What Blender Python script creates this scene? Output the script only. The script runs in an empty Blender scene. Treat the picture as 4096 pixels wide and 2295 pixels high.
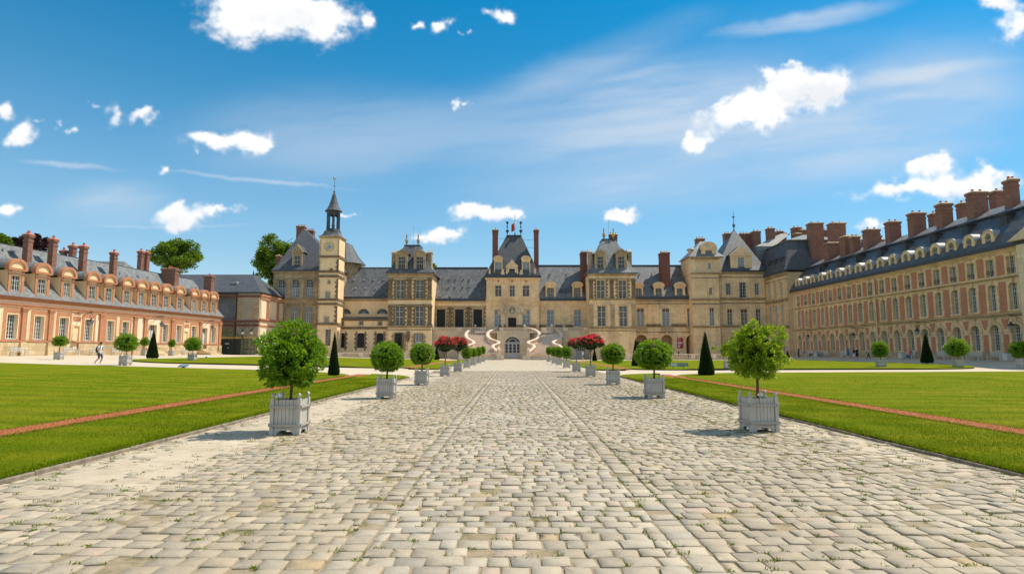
import bpy, bmesh, math, random
import numpy as np
from mathutils import Vector, Matrix, noise as mnoise
random.seed(11); rng = np.random.default_rng(11)
sc = bpy.context.scene; COL = sc.collection
R_ = math.radians

# ------------------------------------------------------------------ camera
FPX, CXP, CYP, EYE = 2400., 2048., 1147.5, 1.65
PITCH = math.atan(255.5/FPX); YAW = R_(.19)
cam = bpy.data.cameras.new('camera'); camo = bpy.data.objects.new('camera', cam); COL.objects.link(camo)
cam.sensor_width = 36; cam.lens = 36*FPX/4096; cam.clip_start = .1; cam.clip_end = 3000
camo.location = (0, 0, EYE); camo.rotation_euler = (math.pi/2+PITCH, 0, YAW); sc.camera = camo

# ------------------------------------------------------------------ light, exposure
SUN_AZ, SUN_EL = math.atan2(1, .40), R_(58)          # azimuth from +Y towards +X
w = bpy.data.worlds.new('World'); sc.world = w; w.use_nodes = True
SKY_STRENGTH = .115
sun = bpy.data.lights.new('sun', 'SUN'); sun.energy = 4.0; sun.angle = R_(.5); sun.color = (1, .93, .80)
suno = bpy.data.objects.new('sun', sun); COL.objects.link(suno)
tos = Vector((math.sin(SUN_AZ)*math.cos(SUN_EL), math.cos(SUN_AZ)*math.cos(SUN_EL), math.sin(SUN_EL)))
suno.rotation_euler = tos.to_track_quat('Z', 'Y').to_euler(); suno.location = tos*60
sc.view_settings.view_transform = 'Standard'; sc.view_settings.look = 'None'
sc.view_settings.exposure = .40; sc.view_settings.gamma = 1; sc.view_settings.use_curve_mapping = False

# photogrammetry: a pixel of the 4096 px photograph seen on a plane of the place
def ray(x, y):
    u = (x-CXP)/FPX; v = (CYP-y)/FPX
    fy = math.cos(PITCH)-v*math.sin(PITCH); fz = math.sin(PITCH)+v*math.cos(PITCH)
    return (u*math.cos(YAW)-fy*math.sin(YAW), u*math.sin(YAW)+fy*math.cos(YAW), fz)
def onY(x, y, Y):
    r = ray(x, y); t = Y/r[1]; return r[0]*t, EYE+r[2]*t
def onX(x, y, X):
    r = ray(x, y); t = X/r[0]; return r[1]*t, EYE+r[2]*t
ZN = dict(a=(0, 880, 2.404), b=(600, 880, 2.405), c=(1000, 700, 1.85), d=(1500, 880, 2.405), e=(2000, 880, 2.405),
          f=(2500, 880, 2.405), g=(2900, 860, 2.327), h=(3396, 680, 1.804))
def zp(z, x, y): o = ZN[z]; return o[0]+x/o[2], o[1]+y/o[2]
def P(z, x, y, Y): return onY(*zp(z, x, y), Y)
def R(z, x0, y0, x1, y1, Y):          # rectangle on the plane Y: x0, x1, z0, z1
    xm, ym = (x0+x1)/2, (y0+y1)/2
    return P(z, x0, ym, Y)[0], P(z, x1, ym, Y)[0], P(z, xm, y1, Y)[1], P(z, xm, y0, Y)[1]
def HX(z, x, y, Y): return P(z, x, y, Y)[0]
def HZ(z, x, y, Y): return P(z, x, y, Y)[1]
def ground_z(x, y):
    k = min(1., max(0., (y-6)/24.))
    if x < -7:
        a = min(-x, 32)-7; b = max(0, -x-32)
        return (.0235*a+.028*min(b, 25))*k
    if x > 7:
        a = min(x, 42)-7; b = min(max(0, x-42), 10)
        return (.003*a+.06*b)*k
    return 0.

# ------------------------------------------------------------------ sky
def vnoise(x, y, seed):
    """smooth value noise on arrays"""
    t = np.random.default_rng(seed).random((256, 256)).astype(np.float32); xi = np.floor(x).astype(int); yi = np.floor(y).astype(int); fx = (x-xi).astype(np.float32); fy = (y-yi).astype(np.float32)
    fx = fx*fx*fx*(fx*(fx*6-15)+10); fy = fy*fy*fy*(fy*(fy*6-15)+10); a, b, c, d = t[yi % 256, xi % 256], t[yi % 256, (xi+1) % 256], t[(yi+1) % 256, xi % 256], t[(yi+1) % 256, (xi+1) % 256]
    return (a*(1-fx)+b*fx)*(1-fy)+(c*(1-fx)+d*fx)*fy
def fbm2(x, y, octs, rough, seed):
    s = 0; a = 1; n = 0
    for k in range(octs): s = s+a*vnoise(x*2**k*(1+.013*k)+17.3*k, y*2**k+9.1*k, seed+k); n += a; a *= rough
    return s/n
def sstep(v, lo, hi): t = np.clip((v-lo)/(hi-lo), 0, 1); return t*t*(3-2*t)
def cloud_image():
    """cloud cover of the whole sky dome (R cumulus, G its shading, B cirrus) on a latitude-longitude sheet"""
    W, H = 4096, 1024; az = (np.arange(W)+.5)/W*2*np.pi-np.pi; el = (np.arange(H)+.5)/H*np.pi/2      # upper half only
    AZ, EL = np.meshgrid(az.astype(np.float32), el.astype(np.float32)); dx, dy, dz = np.cos(EL)*np.sin(AZ), np.cos(EL)*np.cos(AZ), np.sin(EL)      # azimuth 0 = +Y
    AL = np.zeros((H, W), np.float32); SH = np.ones((H, W), np.float32); CI = np.zeros((H, W), np.float32)
    S = 1/1.2578
    cum = [(1360, 50, 370, 135, 0), (1180, 150, 185, 95, 0), (1560, 140, 160, 115, 0), (1480, 60, 260, 110, 0), (590, 553, 70, 55, 0), (765, 590, 95, 44, 0), (475, 530, 34, 20, 0), (1110, 698, 205, 50, 0), (1265, 712, 115, 66, 0), (75, 690, 95, 70, 35), (5, 540, 50, 55, 0), (925, 1085, 145, 66, 0), (1105, 1050, 85, 34, 0), (2195, 158, 72, 42, 30),
           (2520, 78, 90, 48, -15), (1860, 128, 42, 36, 40), (2048, 145, 26, 22, 0), (2298, 555, 30, 36, 0), (2440, 1060, 215, 50, 8), (2220, 1182, 150, 38, 6), (1765, 1080, 56, 20, 0), (15, 1060, 75, 52, 0), (1005, 775, 26, 26, 0), (2325, 195, 22, 18, 0), (2275, 195, 15, 18, 0), (835, 862, 60, 26, 0), (310, 685, 26, 18, 0), (268, 638, 16, 13, 0), (200, 624, 14, 8, 0)]
    cu2 = [(1280, 525, 320, 95, 14), (1510, 415, 185, 92, 12), (1130, 545, 150, 66, 0), (1310, 625, 80, 70, 0), (975, 705, 112, 55, 22), (935, 650, 52, 28, 30), (1000, 505, 50, 34, 30), (1265, 385, 70, 55, 0), (1415, 335, 34, 18, 20), (2560, 120, 105, 88, 0), (2440, 5, 125, 32, 0), (2080, 848, 205, 44, 6), (2150, 800, 60, 40, 20), (2140, 950, 350, 58, 4), (2400, 905, 130, 58, 10), (1930, 960, 110, 40, 0), (565, 1062, 95, 32, 0), (545, 1105, 70, 26, 0), (1790, 1135, 95, 36, 8), (40, 1050, 70, 26, 0)]
    cir = [(1320, 908, 620, 16, -5, .55), (340, 832, 340, 18, -5, .42), (850, 1135, 580, 9, 0, .42), (560, 1020, 430, 150, 0, .42), (1700, 680, 1000, 360, 0, .34)]
    ci2 = [(1560, 90, 560, 62, 12, .62), (1130, 150, 200, 40, 8, .25), (420, 290, 860, 130, 22, .22), (2050, 370, 660, 60, 8, .26), (600, 380, 300, 30, 14, .12), (700, 650, 1400, 480, 4, .50), (1900, 620, 900, 400, 14, .48), (600, 950, 1300, 200, 3, .28), (2300, 420, 700, 420, 0, .26), (1300, 500, 1300, 600, 10, .14)]
    m = dy > .5; u = (dx[m]/dy[m]).astype(np.float32); v = (dz[m]/dy[m]).astype(np.float32)
    n1 = fbm2(u*9, v*11, 6, .6, 3); n2 = fbm2(u*9+40, v*11+7, 6, .6, 9); s1 = fbm2(u*30, v*34, 5, .6, 13); s2 = fbm2(u*30+8, v*34+5, 5, .6, 17)
    uw = u+(n1-.5)*.085+(s1-.5)*.035; vw = v+(n2-.5)*.05+(s2-.5)*.028
    det = fbm2(u*26, v*32, 7, .62, 21); d = np.zeros_like(u); rel = np.zeros_like(u); wt = np.ones_like(u)
    def basis(px, py):
        r0 = ray(px, py); r1 = ray(px+10, py); r2 = ray(px, py-10); g = lambda r: (r[0]/r[1], r[2]/r[1]); g0, g1, g2 = g(r0), g(r1), g(r2)
        return g0, math.hypot(g1[0]-g0[0], g1[1]-g0[1])/10, math.hypot(g2[0]-g0[0], g2[1]-g0[1])/10
    for lst, ox in ((cum, 0), (cu2, 2048)):
        for cx, cy, rx, ry, rot in lst:
            g0, kx, ky = basis(cx*S+ox, cy*S); c, s = math.cos(R_(rot)), math.sin(R_(rot)); a, b = uw-g0[0], vw-g0[1]
            p_ = (a*c+b*s)/(rx*S*kx*1.04); q_ = (-a*s+b*c)/(ry*S*ky*1.04); e = np.exp(-1.15*(p_*p_+q_*q_)); w0 = min(1, .62+rx/200)
            d = 1-(1-d)*(1-e*w0); k = e > .35; rel[k] = q_[k]; wt[k] = np.maximum(wt[k]*0+w0, 0)
    base_ = d+(det-.5)*.95
    AL[m] = np.clip(sstep(base_, .42, 1.02)*.9+.34*sstep(base_, .24, .74), 0, 1)*sstep(d, .06, .30)
    SH[m] = np.clip(.86+.20*rel+.5*(fbm2(u*16+5, v*20, 5, .55, 33)-.45), .66, 1)
    st = fbm2(u*2.4+v*1.5, v*17-u*2.2, 6, .55, 51); br = fbm2(u*2.2+7, v*4.5, 4, .5, 61); ca = np.zeros_like(u)
    for lst, ox in ((cir, 0), (ci2, 2048)):
        for cx, cy, rx, ry, rot, w_ in lst:
            g0, kx, ky = basis(cx*S+ox, cy*S); c, s = math.cos(R_(rot)), math.sin(R_(rot)); a, b = (u+(n1-.5)*.03)-g0[0], (v+(n2-.5)*.02)-g0[1]
            p_ = (a*c+b*s)/(rx*S*kx); q_ = (-a*s+b*c)/(ry*S*ky); ca = ca+w_*sstep(1-np.sqrt(p_*p_+q_*q_), 0, .85)
    CI[m] = np.clip(ca*.8*(.75+.75*sstep(st, .30, .70))*(.8+.4*br), 0, 1)
    # overhead and behind the camera: denser clouds added unseen for neutral fill light
    q = 4; zc = np.maximum(dz[::q, ::q], .06); pu, pv = dx[::q, ::q]/zc, dy[::q, ::q]/zc; big = lambda a: np.repeat(np.repeat(a, q, 0), q, 1)
    AL = np.maximum(AL, big(sstep(fbm2(pu*1.6+9, pv*1.6+3, 6, .6, 71), .52, .66))*sstep(-dy, -.62, -.40)*sstep(dz, .04, .25)); CI = np.maximum(CI, .35*big(sstep(fbm2(pu*.9+2, pv*3.1, 5, .6, 81), .35, .7))*sstep(-dy, -.62, -.4))
    hz = np.exp(-(np.clip(dz, 0, 1)/.27)**2)*.66; CI = np.clip(CI+hz*(1-CI), 0, 1)
    px = np.zeros((2*H, W, 4), np.float32); px[..., 3] = 1; px[H:, :, 0] = AL; px[H:, :, 1] = SH; px[H:, :, 2] = CI; px[:H, :, 2] = .42
    im = bpy.data.images.new('cloud_cover', W, 2*H, alpha=False, float_buffer=False); im.colorspace_settings.name = 'Non-Color'; im.pixels.foreach_set(px.ravel()); im.update(); return im
def build_world():
    nt = w.node_tree; nt.nodes.clear(); N = nt.nodes; L = nt.links
    def n(t, **k):
        q = N.new(t)
        for a, b in k.items(): setattr(q, a, b)
        return q
    sky = n('ShaderNodeTexSky', sky_type='NISHITA'); sky.sun_disc = False
    sky.sun_elevation = SUN_EL; sky.sun_rotation = SUN_AZ
    sky.altitude = 80; sky.air_density = 1.0; sky.dust_density = .4; sky.ozone_density = 3.0
    hs = n('ShaderNodeHueSaturation'); hs.inputs['Saturation'].default_value = 1.85; hs.inputs['Hue'].default_value = .481; hs.inputs['Value'].default_value = .93
    L.new(sky.outputs[0], hs.inputs['Color'])
    tc = n('ShaderNodeTexCoord'); mp = n('ShaderNodeMapping'); mp.inputs['Rotation'].default_value = (0, 0, 0); L.new(tc.outputs['Generated'], mp.inputs[0])
    # latitude-longitude lookup: azimuth measured from +Y towards +X
    sep = n('ShaderNodeSeparateXYZ'); L.new(tc.outputs['Generated'], sep.inputs[0])
    at = n('ShaderNodeMath', operation='ARCTAN2'); L.new(sep.outputs[0], at.inputs[0]); L.new(sep.outputs[1], at.inputs[1])
    u = n('ShaderNodeMath', operation='MULTIPLY_ADD'); L.new(at.outputs[0], u.inputs[0]); u.inputs[1].default_value = 1/(2*math.pi); u.inputs[2].default_value = .5
    ac = n('ShaderNodeMath', operation='ARCSINE'); L.new(sep.outputs[2], ac.inputs[0]); v = n('ShaderNodeMath', operation='MULTIPLY_ADD'); L.new(ac.outputs[0], v.inputs[0]); v.inputs[1].default_value = 1/math.pi; v.inputs[2].default_value = .5
    cb = n('ShaderNodeCombineXYZ'); L.new(u.outputs[0], cb.inputs[0]); L.new(v.outputs[0], cb.inputs[1])
    im = n('ShaderNodeTexImage', interpolation='Cubic'); im.image = cloud_image(); L.new(cb.outputs[0], im.inputs[0]); rgb = n('ShaderNodeSeparateColor'); L.new(im.outputs[0], rgb.inputs[0])
    def mix(f, a, b):
        q = n('ShaderNodeMix', data_type='RGBA'); L.new(f, q.inputs[0])
        for i, c in ((6, a), (7, b)):
            if isinstance(c, tuple): q.inputs[i].default_value = (*c, 1)
            else: L.new(c, q.inputs[i])
        return q.outputs[2]
    k = .84/SKY_STRENGTH
    c1 = mix(rgb.outputs[2], hs.outputs[0], (.60*k, .68*k, .78*k)); cl = mix(rgb.outputs[1], (.35*k, .42*k, .52*k), (1.0*k, 1.0*k, 1.0*k)); c2 = mix(rgb.outputs[0], c1, cl)
    bg = n('ShaderNodeBackground'); bg.inputs[1].default_value = SKY_STRENGTH; L.new(c2, bg.inputs[0])
    out = n('ShaderNodeOutputWorld'); L.new(bg.outputs[0], out.inputs[0])
build_world()

# ------------------------------------------------------------------ materials
MT = {}
class NT:
    def __init__(s, name):
        s.m = bpy.data.materials.new(name); s.m.use_nodes = True; s.t = s.m.node_tree; s.N = s.t.nodes; s.L = s.t.links
        s.b = s.N['Principled BSDF']; MT[name] = s.m
        s.geo = s.N.new('ShaderNodeNewGeometry')
    def n(s, t, **k):
        q = s.N.new(t)
        for a, b in k.items(): setattr(q, a, b)
        return q
    def noise(s, scale, detail=4, rough=.55, vs=(1, 1, 1), vec=None):
        mp = s.n('ShaderNodeMapping'); s.L.new(vec or s.geo.outputs['Position'], mp.inputs[0]); mp.inputs['Scale'].default_value = vs
        q = s.n('ShaderNodeTexNoise'); s.L.new(mp.outputs[0], q.inputs['Vector']); q.inputs['Scale'].default_value = scale
        q.inputs['Detail'].default_value = detail; q.inputs['Roughness'].default_value = rough
        return q.outputs['Fac']
    def ramp(s, v, lo, hi, a=0., b=1.):
        q = s.n('ShaderNodeMapRange'); s.L.new(v, q.inputs[0]); q.inputs[1].default_value = lo; q.inputs[2].default_value = hi
        q.inputs[3].default_value = a; q.inputs[4].default_value = b; return q.outputs[0]
    def mix(s, f, a, b, bt='MIX'):
        q = s.n('ShaderNodeMix', data_type='RGBA', blend_type=bt)
        for i, v in ((0, f), (6, a), (7, b)):
            if isinstance(v, tuple): q.inputs[i].default_value = (*v, 1)
            elif isinstance(v, (int, float)): q.inputs[i].default_value = v
            else: s.L.new(v, q.inputs[i])
        return q.outputs[2]
    def math(s, op, a, b):
        q = s.n('ShaderNodeMath', operation=op)
        for i, v in enumerate((a, b)):
            if isinstance(v, (int, float)): q.inputs[i].default_value = v
            else: s.L.new(v, q.inputs[i])
        return q.outputs[0]
    def bump(s, h, strength=.3, dist=.02):
        q = s.n('ShaderNodeBump'); q.inputs['Strength'].default_value = strength; q.inputs['Distance'].default_value = dist
        s.L.new(h, q.inputs['Height']); s.L.new(q.outputs[0], s.b.inputs['Normal'])
    def done(s, col, rough=.8, spec=.3, metal=0.):
        if isinstance(col, tuple): s.b.inputs['Base Color'].default_value = (*col, 1)
        else: s.L.new(col, s.b.inputs['Base Color'])
        s.b.inputs['Roughness'].default_value = rough; s.b.inputs['Specular IOR Level'].default_value = spec; s.b.inputs['Metallic'].default_value = metal
        return s.m
    def wallvec(s):
        sp = s.n('ShaderNodeSeparateXYZ'); s.L.new(s.geo.outputs['Position'], sp.inputs[0])
        cb = s.n('ShaderNodeCombineXYZ'); s.L.new(s.math('ADD', sp.outputs[0], sp.outputs[1]), cb.inputs[0]); s.L.new(sp.outputs[2], cb.inputs[1])
        return cb.outputs[0]
    def brick(s, bw, bh, mortar, c1, c2, cm, vec=None, off=.5, bias=0):
        q = s.n('ShaderNodeTexBrick'); s.L.new(vec or s.wallvec(), q.inputs['Vector'])
        q.inputs['Scale'].default_value = 1; q.inputs['Brick Width'].default_value = bw; q.inputs['Row Height'].default_value = bh
        q.inputs['Mortar Size'].default_value = mortar; q.inputs['Bias'].default_value = bias; q.offset = off; q.inputs['Mortar Smooth'].default_value = .3
        for k, c in (('Color1', c1), ('Color2', c2), ('Mortar', cm)): q.inputs[k].default_value = (*c, 1)
        return q.outputs['Color'], q.outputs['Fac']

def plain(name, c, rough=.7, var=.25, scale=3, spec=.3, metal=0., bump=0, bscale=30):
    t = NT(name); f = t.noise(scale, 5, .6)
    a = tuple(v*(1-var) for v in c); b = tuple(min(1, v*(1+var)) for v in c)
    col = t.mix(t.ramp(f, .3, .7), a, b)
    if bump: t.bump(t.noise(bscale, 5), bump, .02)
    return t.done(col, rough, spec, metal)
def ashlar(name, c, dark, bw=.75, bh=.36, stain=.5, var=.1):
    t = NT(name)
    bc, bf = t.brick(bw, bh, .012, tuple(v*(1-var) for v in c), tuple(v*(1+var) for v in c), tuple(v*.62 for v in c))
    f = t.noise(.35, 6, .65); col = t.mix(t.ramp(f, .42, .72, 0, stain), bc, dark)
    s2 = t.noise(1.6, 5, .7, (1, 1, .12)); col = t.mix(t.ramp(s2, .50, .74, 0, stain), col, dark)
    f3 = t.noise(9, 4, .6); col = t.mix(t.ramp(f3, .35, .7, .0, .22), col, tuple(v*1.25 for v in c))
    t.bump(t.math('SUBTRACT', t.noise(14, 5), t.math('MULTIPLY', bf, .6)), .35, .02)
    return t.done(col, .86, .2)
ashlar('stone', (.74, .515, .29), (.24, .165, .095), stain=.5)
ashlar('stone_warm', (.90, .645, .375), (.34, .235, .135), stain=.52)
ashlar('stone_grey', (.50, .37, .22), (.13, .10, .065), stain=.6, bw=.5, bh=.32, var=.22)
ashlar('stone_pale', (.70, .56, .38), (.34, .26, .165), stain=.35, bw=1.2, bh=.5)
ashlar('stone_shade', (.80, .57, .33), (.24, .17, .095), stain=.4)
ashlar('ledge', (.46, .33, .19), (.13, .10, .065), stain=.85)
ashlar('plinth', (.60, .45, .26), (.22, .165, .10), stain=.45, bw=.9, bh=.42, var=.28)
plain('stair_stone', (.70, .56, .42), .8, .14, 1.2, bump=.2)
plain('tread', (.74, .58, .45), .85, .14, 2, bump=.2)
plain('quoin_stone', (.21, .145, .085), .9, .38, 1.3, bump=.3, bscale=12)
def render_mat(name, c, dark, stain=.3):
    t = NT(name); f = t.noise(.5, 6, .65); col = t.mix(t.ramp(f, .4, .75, 0, stain), c, dark)
    s2 = t.noise(1.4, 5, .7, (1, 1, .15)); col = t.mix(t.ramp(s2, .5, .8, 0, stain), col, dark)
    t.bump(t.noise(20, 4), .15, .02); return t.done(col, .9, .15)
render_mat('plaster', (.92, .67, .39), (.46, .33, .20), .40)
render_mat('plaster_pink', (.86, .68, .48), (.60, .43, .28), .25)
render_mat('plaster_grey', (.42, .36, .26), (.22, .19, .14), .5)
def brickmat(name, c, cm, bw=.23, bh=.075, var=.18):
    t = NT(name); bc, bf = t.brick(bw, bh, .011, tuple(v*(1-var) for v in c), tuple(v*(1+var) for v in c), cm)
    f = t.noise(.8, 6, .65); col = t.mix(t.ramp(f, .4, .75, 0, .4), bc, tuple(v*.55 for v in c))
    t.bump(t.math('SUBTRACT', t.noise(25, 4), bf), .35, .01); return t.done(col, .88, .2)
brickmat('brick_orange', (.50, .20, .10), (.55, .33, .2))
brickmat('brick_red', (.255, .108, .073), (.30, .20, .15), var=.35)
brickmat('brick_wall', (.56, .20, .115), (.40, .27, .19))
brickmat('brick_dark', (.22, .075, .05), (.22, .13, .1))
def slatemat(name, c, light, amt=.5, rough=.4, moss=0.):
    t = NT(name); v = t.wallvec()
    bc, bf = t.brick(.24, .17, .012, tuple(x*.72 for x in c), tuple(x*1.3 for x in c), tuple(x*.45 for x in c), v)
    s = t.noise(.9, 6, .72, (1.6, 1.6, .22)); col = t.mix(t.ramp(s, .45, .78, 0, amt), bc, light)
    s2 = t.noise(.3, 5, .6); col = t.mix(t.ramp(s2, .4, .75, 0, .35), col, tuple(x*.6 for x in c))
    if moss:
        s3 = t.noise(1.3, 6, .7); col = t.mix(t.ramp(s3, .52, .7, 0, moss), col, (.26, .235, .15))
    t.bump(t.math('SUBTRACT', t.noise(8, 5, .7), bf), .45, .03)
    return t.done(col, rough, .32)
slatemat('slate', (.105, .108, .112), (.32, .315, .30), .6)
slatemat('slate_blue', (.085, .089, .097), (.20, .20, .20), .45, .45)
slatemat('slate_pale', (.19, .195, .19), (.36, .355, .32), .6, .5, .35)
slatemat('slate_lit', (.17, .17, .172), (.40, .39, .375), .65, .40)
plain('lead', (.045, .05, .062), .45, .3, 2, .5)
plain('lead_pale', (.34, .35, .35), .5, .2, 2, .5); plain('lead_mid', (.17, .17, .165), .6, .3, 2, .3)
plain('bronze_green', (.07, .15, .13), .6, .3, 4)
plain('gilt', (.60, .40, .10), .38, .2, 6, .5, .7)
plain('white_frame', (.60, .60, .57), .55, .1, 3)
plain('stone_frame', (.52, .49, .43), .8, .12, 3)
plain('grey_door', (.42, .44, .44), .6, .1, 3)
plain('dark_door', (.035, .018, .012), .55, .3, 4)
plain('iron', (.02, .022, .025), .5, .3, 6, .5)
plain('gate_green', (.012, .03, .027), .45, .3, 3, .5)
plain('shutter_black', (.02, .024, .024), .6, .35, 5)
plain('terracotta', (.50, .16, .09), .85, .2, 8)
t = NT('glass'); oi = t.n('ShaderNodeObjectInfo')
col = t.mix(t.ramp(oi.outputs['Random'], 0, 1), (.010, .013, .016), (.035, .042, .048)); col = t.mix(t.ramp(t.noise(2.2, 3), .45, .7, 0, .5), col, (.07, .075, .075)); t.done(col, .10, .28)
t = NT('glass_blind'); oi = t.n('ShaderNodeObjectInfo')
col = t.mix(t.ramp(oi.outputs['Random'], 0, 1), (.20, .225, .255), (.30, .325, .35)); col = t.mix(t.ramp(t.noise(3, 4, .6, (1, 1, .3)), .4, .7, 0, .5), col, (.15, .17, .19)); t.done(col, .2, .5)
t = NT('glass_curtain'); oi = t.n('ShaderNodeObjectInfo')
col = t.mix(t.ramp(oi.outputs['Random'], 0, 1), (.09, .075, .06), (.24, .20, .15)); t.done(col, .2, .5)
t = NT('glass_red'); t.done(t.mix(t.ramp(t.noise(3, 4), .4, .65), (.06, .045, .045), (.20, .09, .05)), .15, .5)
t = NT('planter_paint'); col = t.mix(t.ramp(t.noise(5, 5, .6), .3, .7), (.48, .45, .385), (.56, .52, .45)); col = t.mix(t.ramp(t.noise(3, 6, .7, (9, 9, .8)), .52, .75, 0, .45), col, (.25, .225, .18)); t.bump(t.noise(12, 5, .7, (6, 6, .6)), .25, .006); t.done(col, .6, .3)
plain('strap_paint', (.40, .37, .32), .5, .12, 9, .45)
plain('soil', (.055, .035, .022), .95, .4, 20, bump=.4)
plain('bark', (.10, .07, .05), .9, .35, 18, bump=.5, bscale=40)
plain('bark_grey', (.25, .22, .18), .9, .25, 14, bump=.4, bscale=40)
plain('bench_paint', (.60, .58, .52), .6, .08, 6)
def leafmat(name, a, b, yel, trans=.35, rough=.38, spec=.45):
    t = NT(name); at = t.n('ShaderNodeAttribute', attribute_name='rnd')
    col = t.mix(t.ramp(at.outputs['Fac'], 0, .8), a, b); col = t.mix(t.ramp(at.outputs['Fac'], .82, 1), col, yel)
    t.done(col, rough, spec)
    tr = t.n('ShaderNodeBsdfTranslucent'); t.L.new(t.mix(.0, t.mix(.55, col, yel), col), tr.inputs[0])
    ms = t.n('ShaderNodeMixShader'); ms.inputs[0].default_value = trans
    t.L.new(t.b.outputs[0], ms.inputs[1]); t.L.new(tr.outputs[0], ms.inputs[2]); t.L.new(ms.outputs[0], t.N['Material Output'].inputs[0])
leafmat('leaf_bay', (.05, .155, .004), (.16, .35, .006), (.44, .56, .02), .45)
leafmat('leaf_bright', (.08, .19, .004), (.24, .42, .008), (.58, .62, .03), .45)
leafmat('leaf_oleander', (.03, .07, .02), (.08, .13, .035), (.14, .18, .04), .25)
leafmat('petal', (.80, .02, .05), (.90, .05, .09), (.95, .20, .20), .3, .6, .2)
leafmat('leaf_yew', (.012, .035, .008), (.032, .068, .012), (.06, .10, .016), .2, .6, .2)
leafmat('leaf_tree', (.05, .12, .006), (.15, .27, .010), (.34, .42, .02))
leafmat('leaf_copper', (.022, .010, .012), (.05, .02, .02), (.07, .03, .025), .2)
leafmat('leaf_ivy', (.03, .06, .012), (.08, .13, .02), (.15, .19, .03))
leafmat('grass_blade', (.08, .155, .002), (.17, .245, .003), (.30, .31, .012), .3, .9, .03)
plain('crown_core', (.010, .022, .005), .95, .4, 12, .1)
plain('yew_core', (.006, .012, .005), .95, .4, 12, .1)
t = NT('lawn'); a = t.noise(7, 6, .7); b2 = t.noise(.42, 6, .65); b3 = t.noise(1.6, 6, .7, (.35, 1.6, 1))
wv = t.n('ShaderNodeTexWave', wave_type='BANDS', bands_direction='Y'); mp = t.n('ShaderNodeMapping'); t.L.new(t.geo.outputs['Position'], mp.inputs[0]); mp.inputs['Rotation'].default_value = (0, 0, R_(9)); t.L.new(mp.outputs[0], wv.inputs['Vector'])
wv.inputs['Scale'].default_value = .22; wv.inputs['Distortion'].default_value = 2.6; wv.inputs['Detail'].default_value = 3
col = t.mix(t.ramp(a, .25, .75), (.095, .145, .002), (.20, .245, .003))
col = t.mix(t.ramp(b2, .42, .70, 0, .85), col, (.32, .265, .02)); col = t.mix(t.ramp(b3, .48, .74, 0, .55), col, (.075, .13, .002)); col = t.mix(t.ramp(wv.outputs['Fac'], .45, .8, 0, .26), col, (.30, .295, .008)); col = t.mix(t.ramp(wv.outputs['Fac'], .5, .15, 0, .2), col, (.085, .13, .003))
nn = t.noise(60, 5, .75); col = t.mix(t.ramp(nn, .3, .7, 0, .45), col, (.05, .09, .002)); t.bump(t.math('ADD', nn, t.noise(11, 4)), .8, .035); t.done(col, .95, .03)
plain('lawn_edge', (.045, .04, .022), .95, .5, 8, .1, bump=.5)
t = NT('crushed_brick'); vo = t.n('ShaderNodeTexVoronoi'); vo.inputs['Scale'].default_value = 26; t.L.new(t.geo.outputs['Position'], vo.inputs['Vector'])
col = t.mix(t.ramp(t.noise(20, 3), .3, .7), (.36, .12, .045), (.62, .26, .12)); col = t.mix(t.ramp(vo.outputs['Distance'], .1, .6, .0, .6), col, (.26, .08, .03)); t.bump(vo.outputs['Distance'], .8, .03); t.done(col, .9, .15)
t = NT('gravel'); col = t.mix(t.ramp(t.noise(.25, 6, .65), .35, .7), (.56, .46, .33), (.66, .55, .41)); col = t.mix(t.ramp(t.noise(30, 5, .7), .35, .7, 0, .35), col, (.34, .29, .22)); t.bump(t.noise(25, 5), .4, .02); t.done(col, .92, .15)
t = NT('far_cobbles'); v = t.geo.outputs['Position']
bc, bf = t.brick(.19, .16, .014, (.46, .39, .29), (.60, .51, .385), (.30, .235, .15), v)
col = t.mix(t.ramp(t.noise(.6, 5), .35, .7, 0, .4), bc, (.60, .50, .37)); t.bump(t.math('SUBTRACT', t.noise(20, 4), bf), .6, .03); t.done(col, .85, .2)
t = NT('joint_sand'); col = t.mix(t.ramp(t.noise(5, 6, .7), .3, .7), (.25, .19, .115), (.38, .30, .20)); col = t.mix(t.ramp(t.noise(2.2, 6, .75), .50, .64, 0, .85), col, (.085, .10, .018)); t.bump(t.noise(60, 4), .5, .01); t.done(col, .95, .1)
t = NT('sand'); col = t.mix(t.ramp(t.noise(1.3, 6, .7), .3, .7), (.44, .355, .25), (.58, .485, .36)); col = t.mix(t.ramp(t.noise(4, 6, .75), .48, .70, 0, .6), col, (.34, .26, .17)); t.bump(t.noise(40, 5), .4, .01); t.done(col, .95, .1)
t = NT('cobble'); at = t.n('ShaderNodeAttribute', attribute_name='tint'); f = t.noise(9, 6, .7); g2 = t.noise(45, 5, .7); g3 = t.noise(.55, 6, .65)
col = t.mix(t.ramp(f, .3, .7, 0, .45), at.outputs['Color'], (.53, .45, .345)); col = t.mix(t.ramp(g3, .40, .70, 0, .55), col, (.29, .225, .145)); col = t.mix(t.ramp(g2, .45, .75, 0, .4), col, (.21, .18, .135)); t.bump(t.math('ADD', t.noise(38, 6, .7), f), .6, .014); t.done(col, .72, .3)
plain('kerb', (.24, .195, .14), .9, .4, 5, bump=.4)
for nm, c in dict(skin=(.55, .33, .24), hair_dark=(.02, .014, .01), cloth_white=(.70, .72, .75), cloth_navy=(.03, .045, .09), cloth_black=(.015, .015, .018), cloth_red=(.55, .03, .04), cloth_blue=(.05, .13, .30), shoe_white=(.7, .7, .7), denim_pale=(.42, .52, .66), straw=(.7, .62, .45), banner_red=(.42, .03, .045), sign_grey=(.15, .21, .25), sign_white=(.72, .74, .76), ink=(.02, .02, .025), flag_blue=(.02, .05, .25), card_blue=(.03, .05, .25), dial_white=(.78, .78, .74), dial_grey=(.30, .34, .38)).items():
    plain(nm, c, .75, .08, 8)
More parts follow.
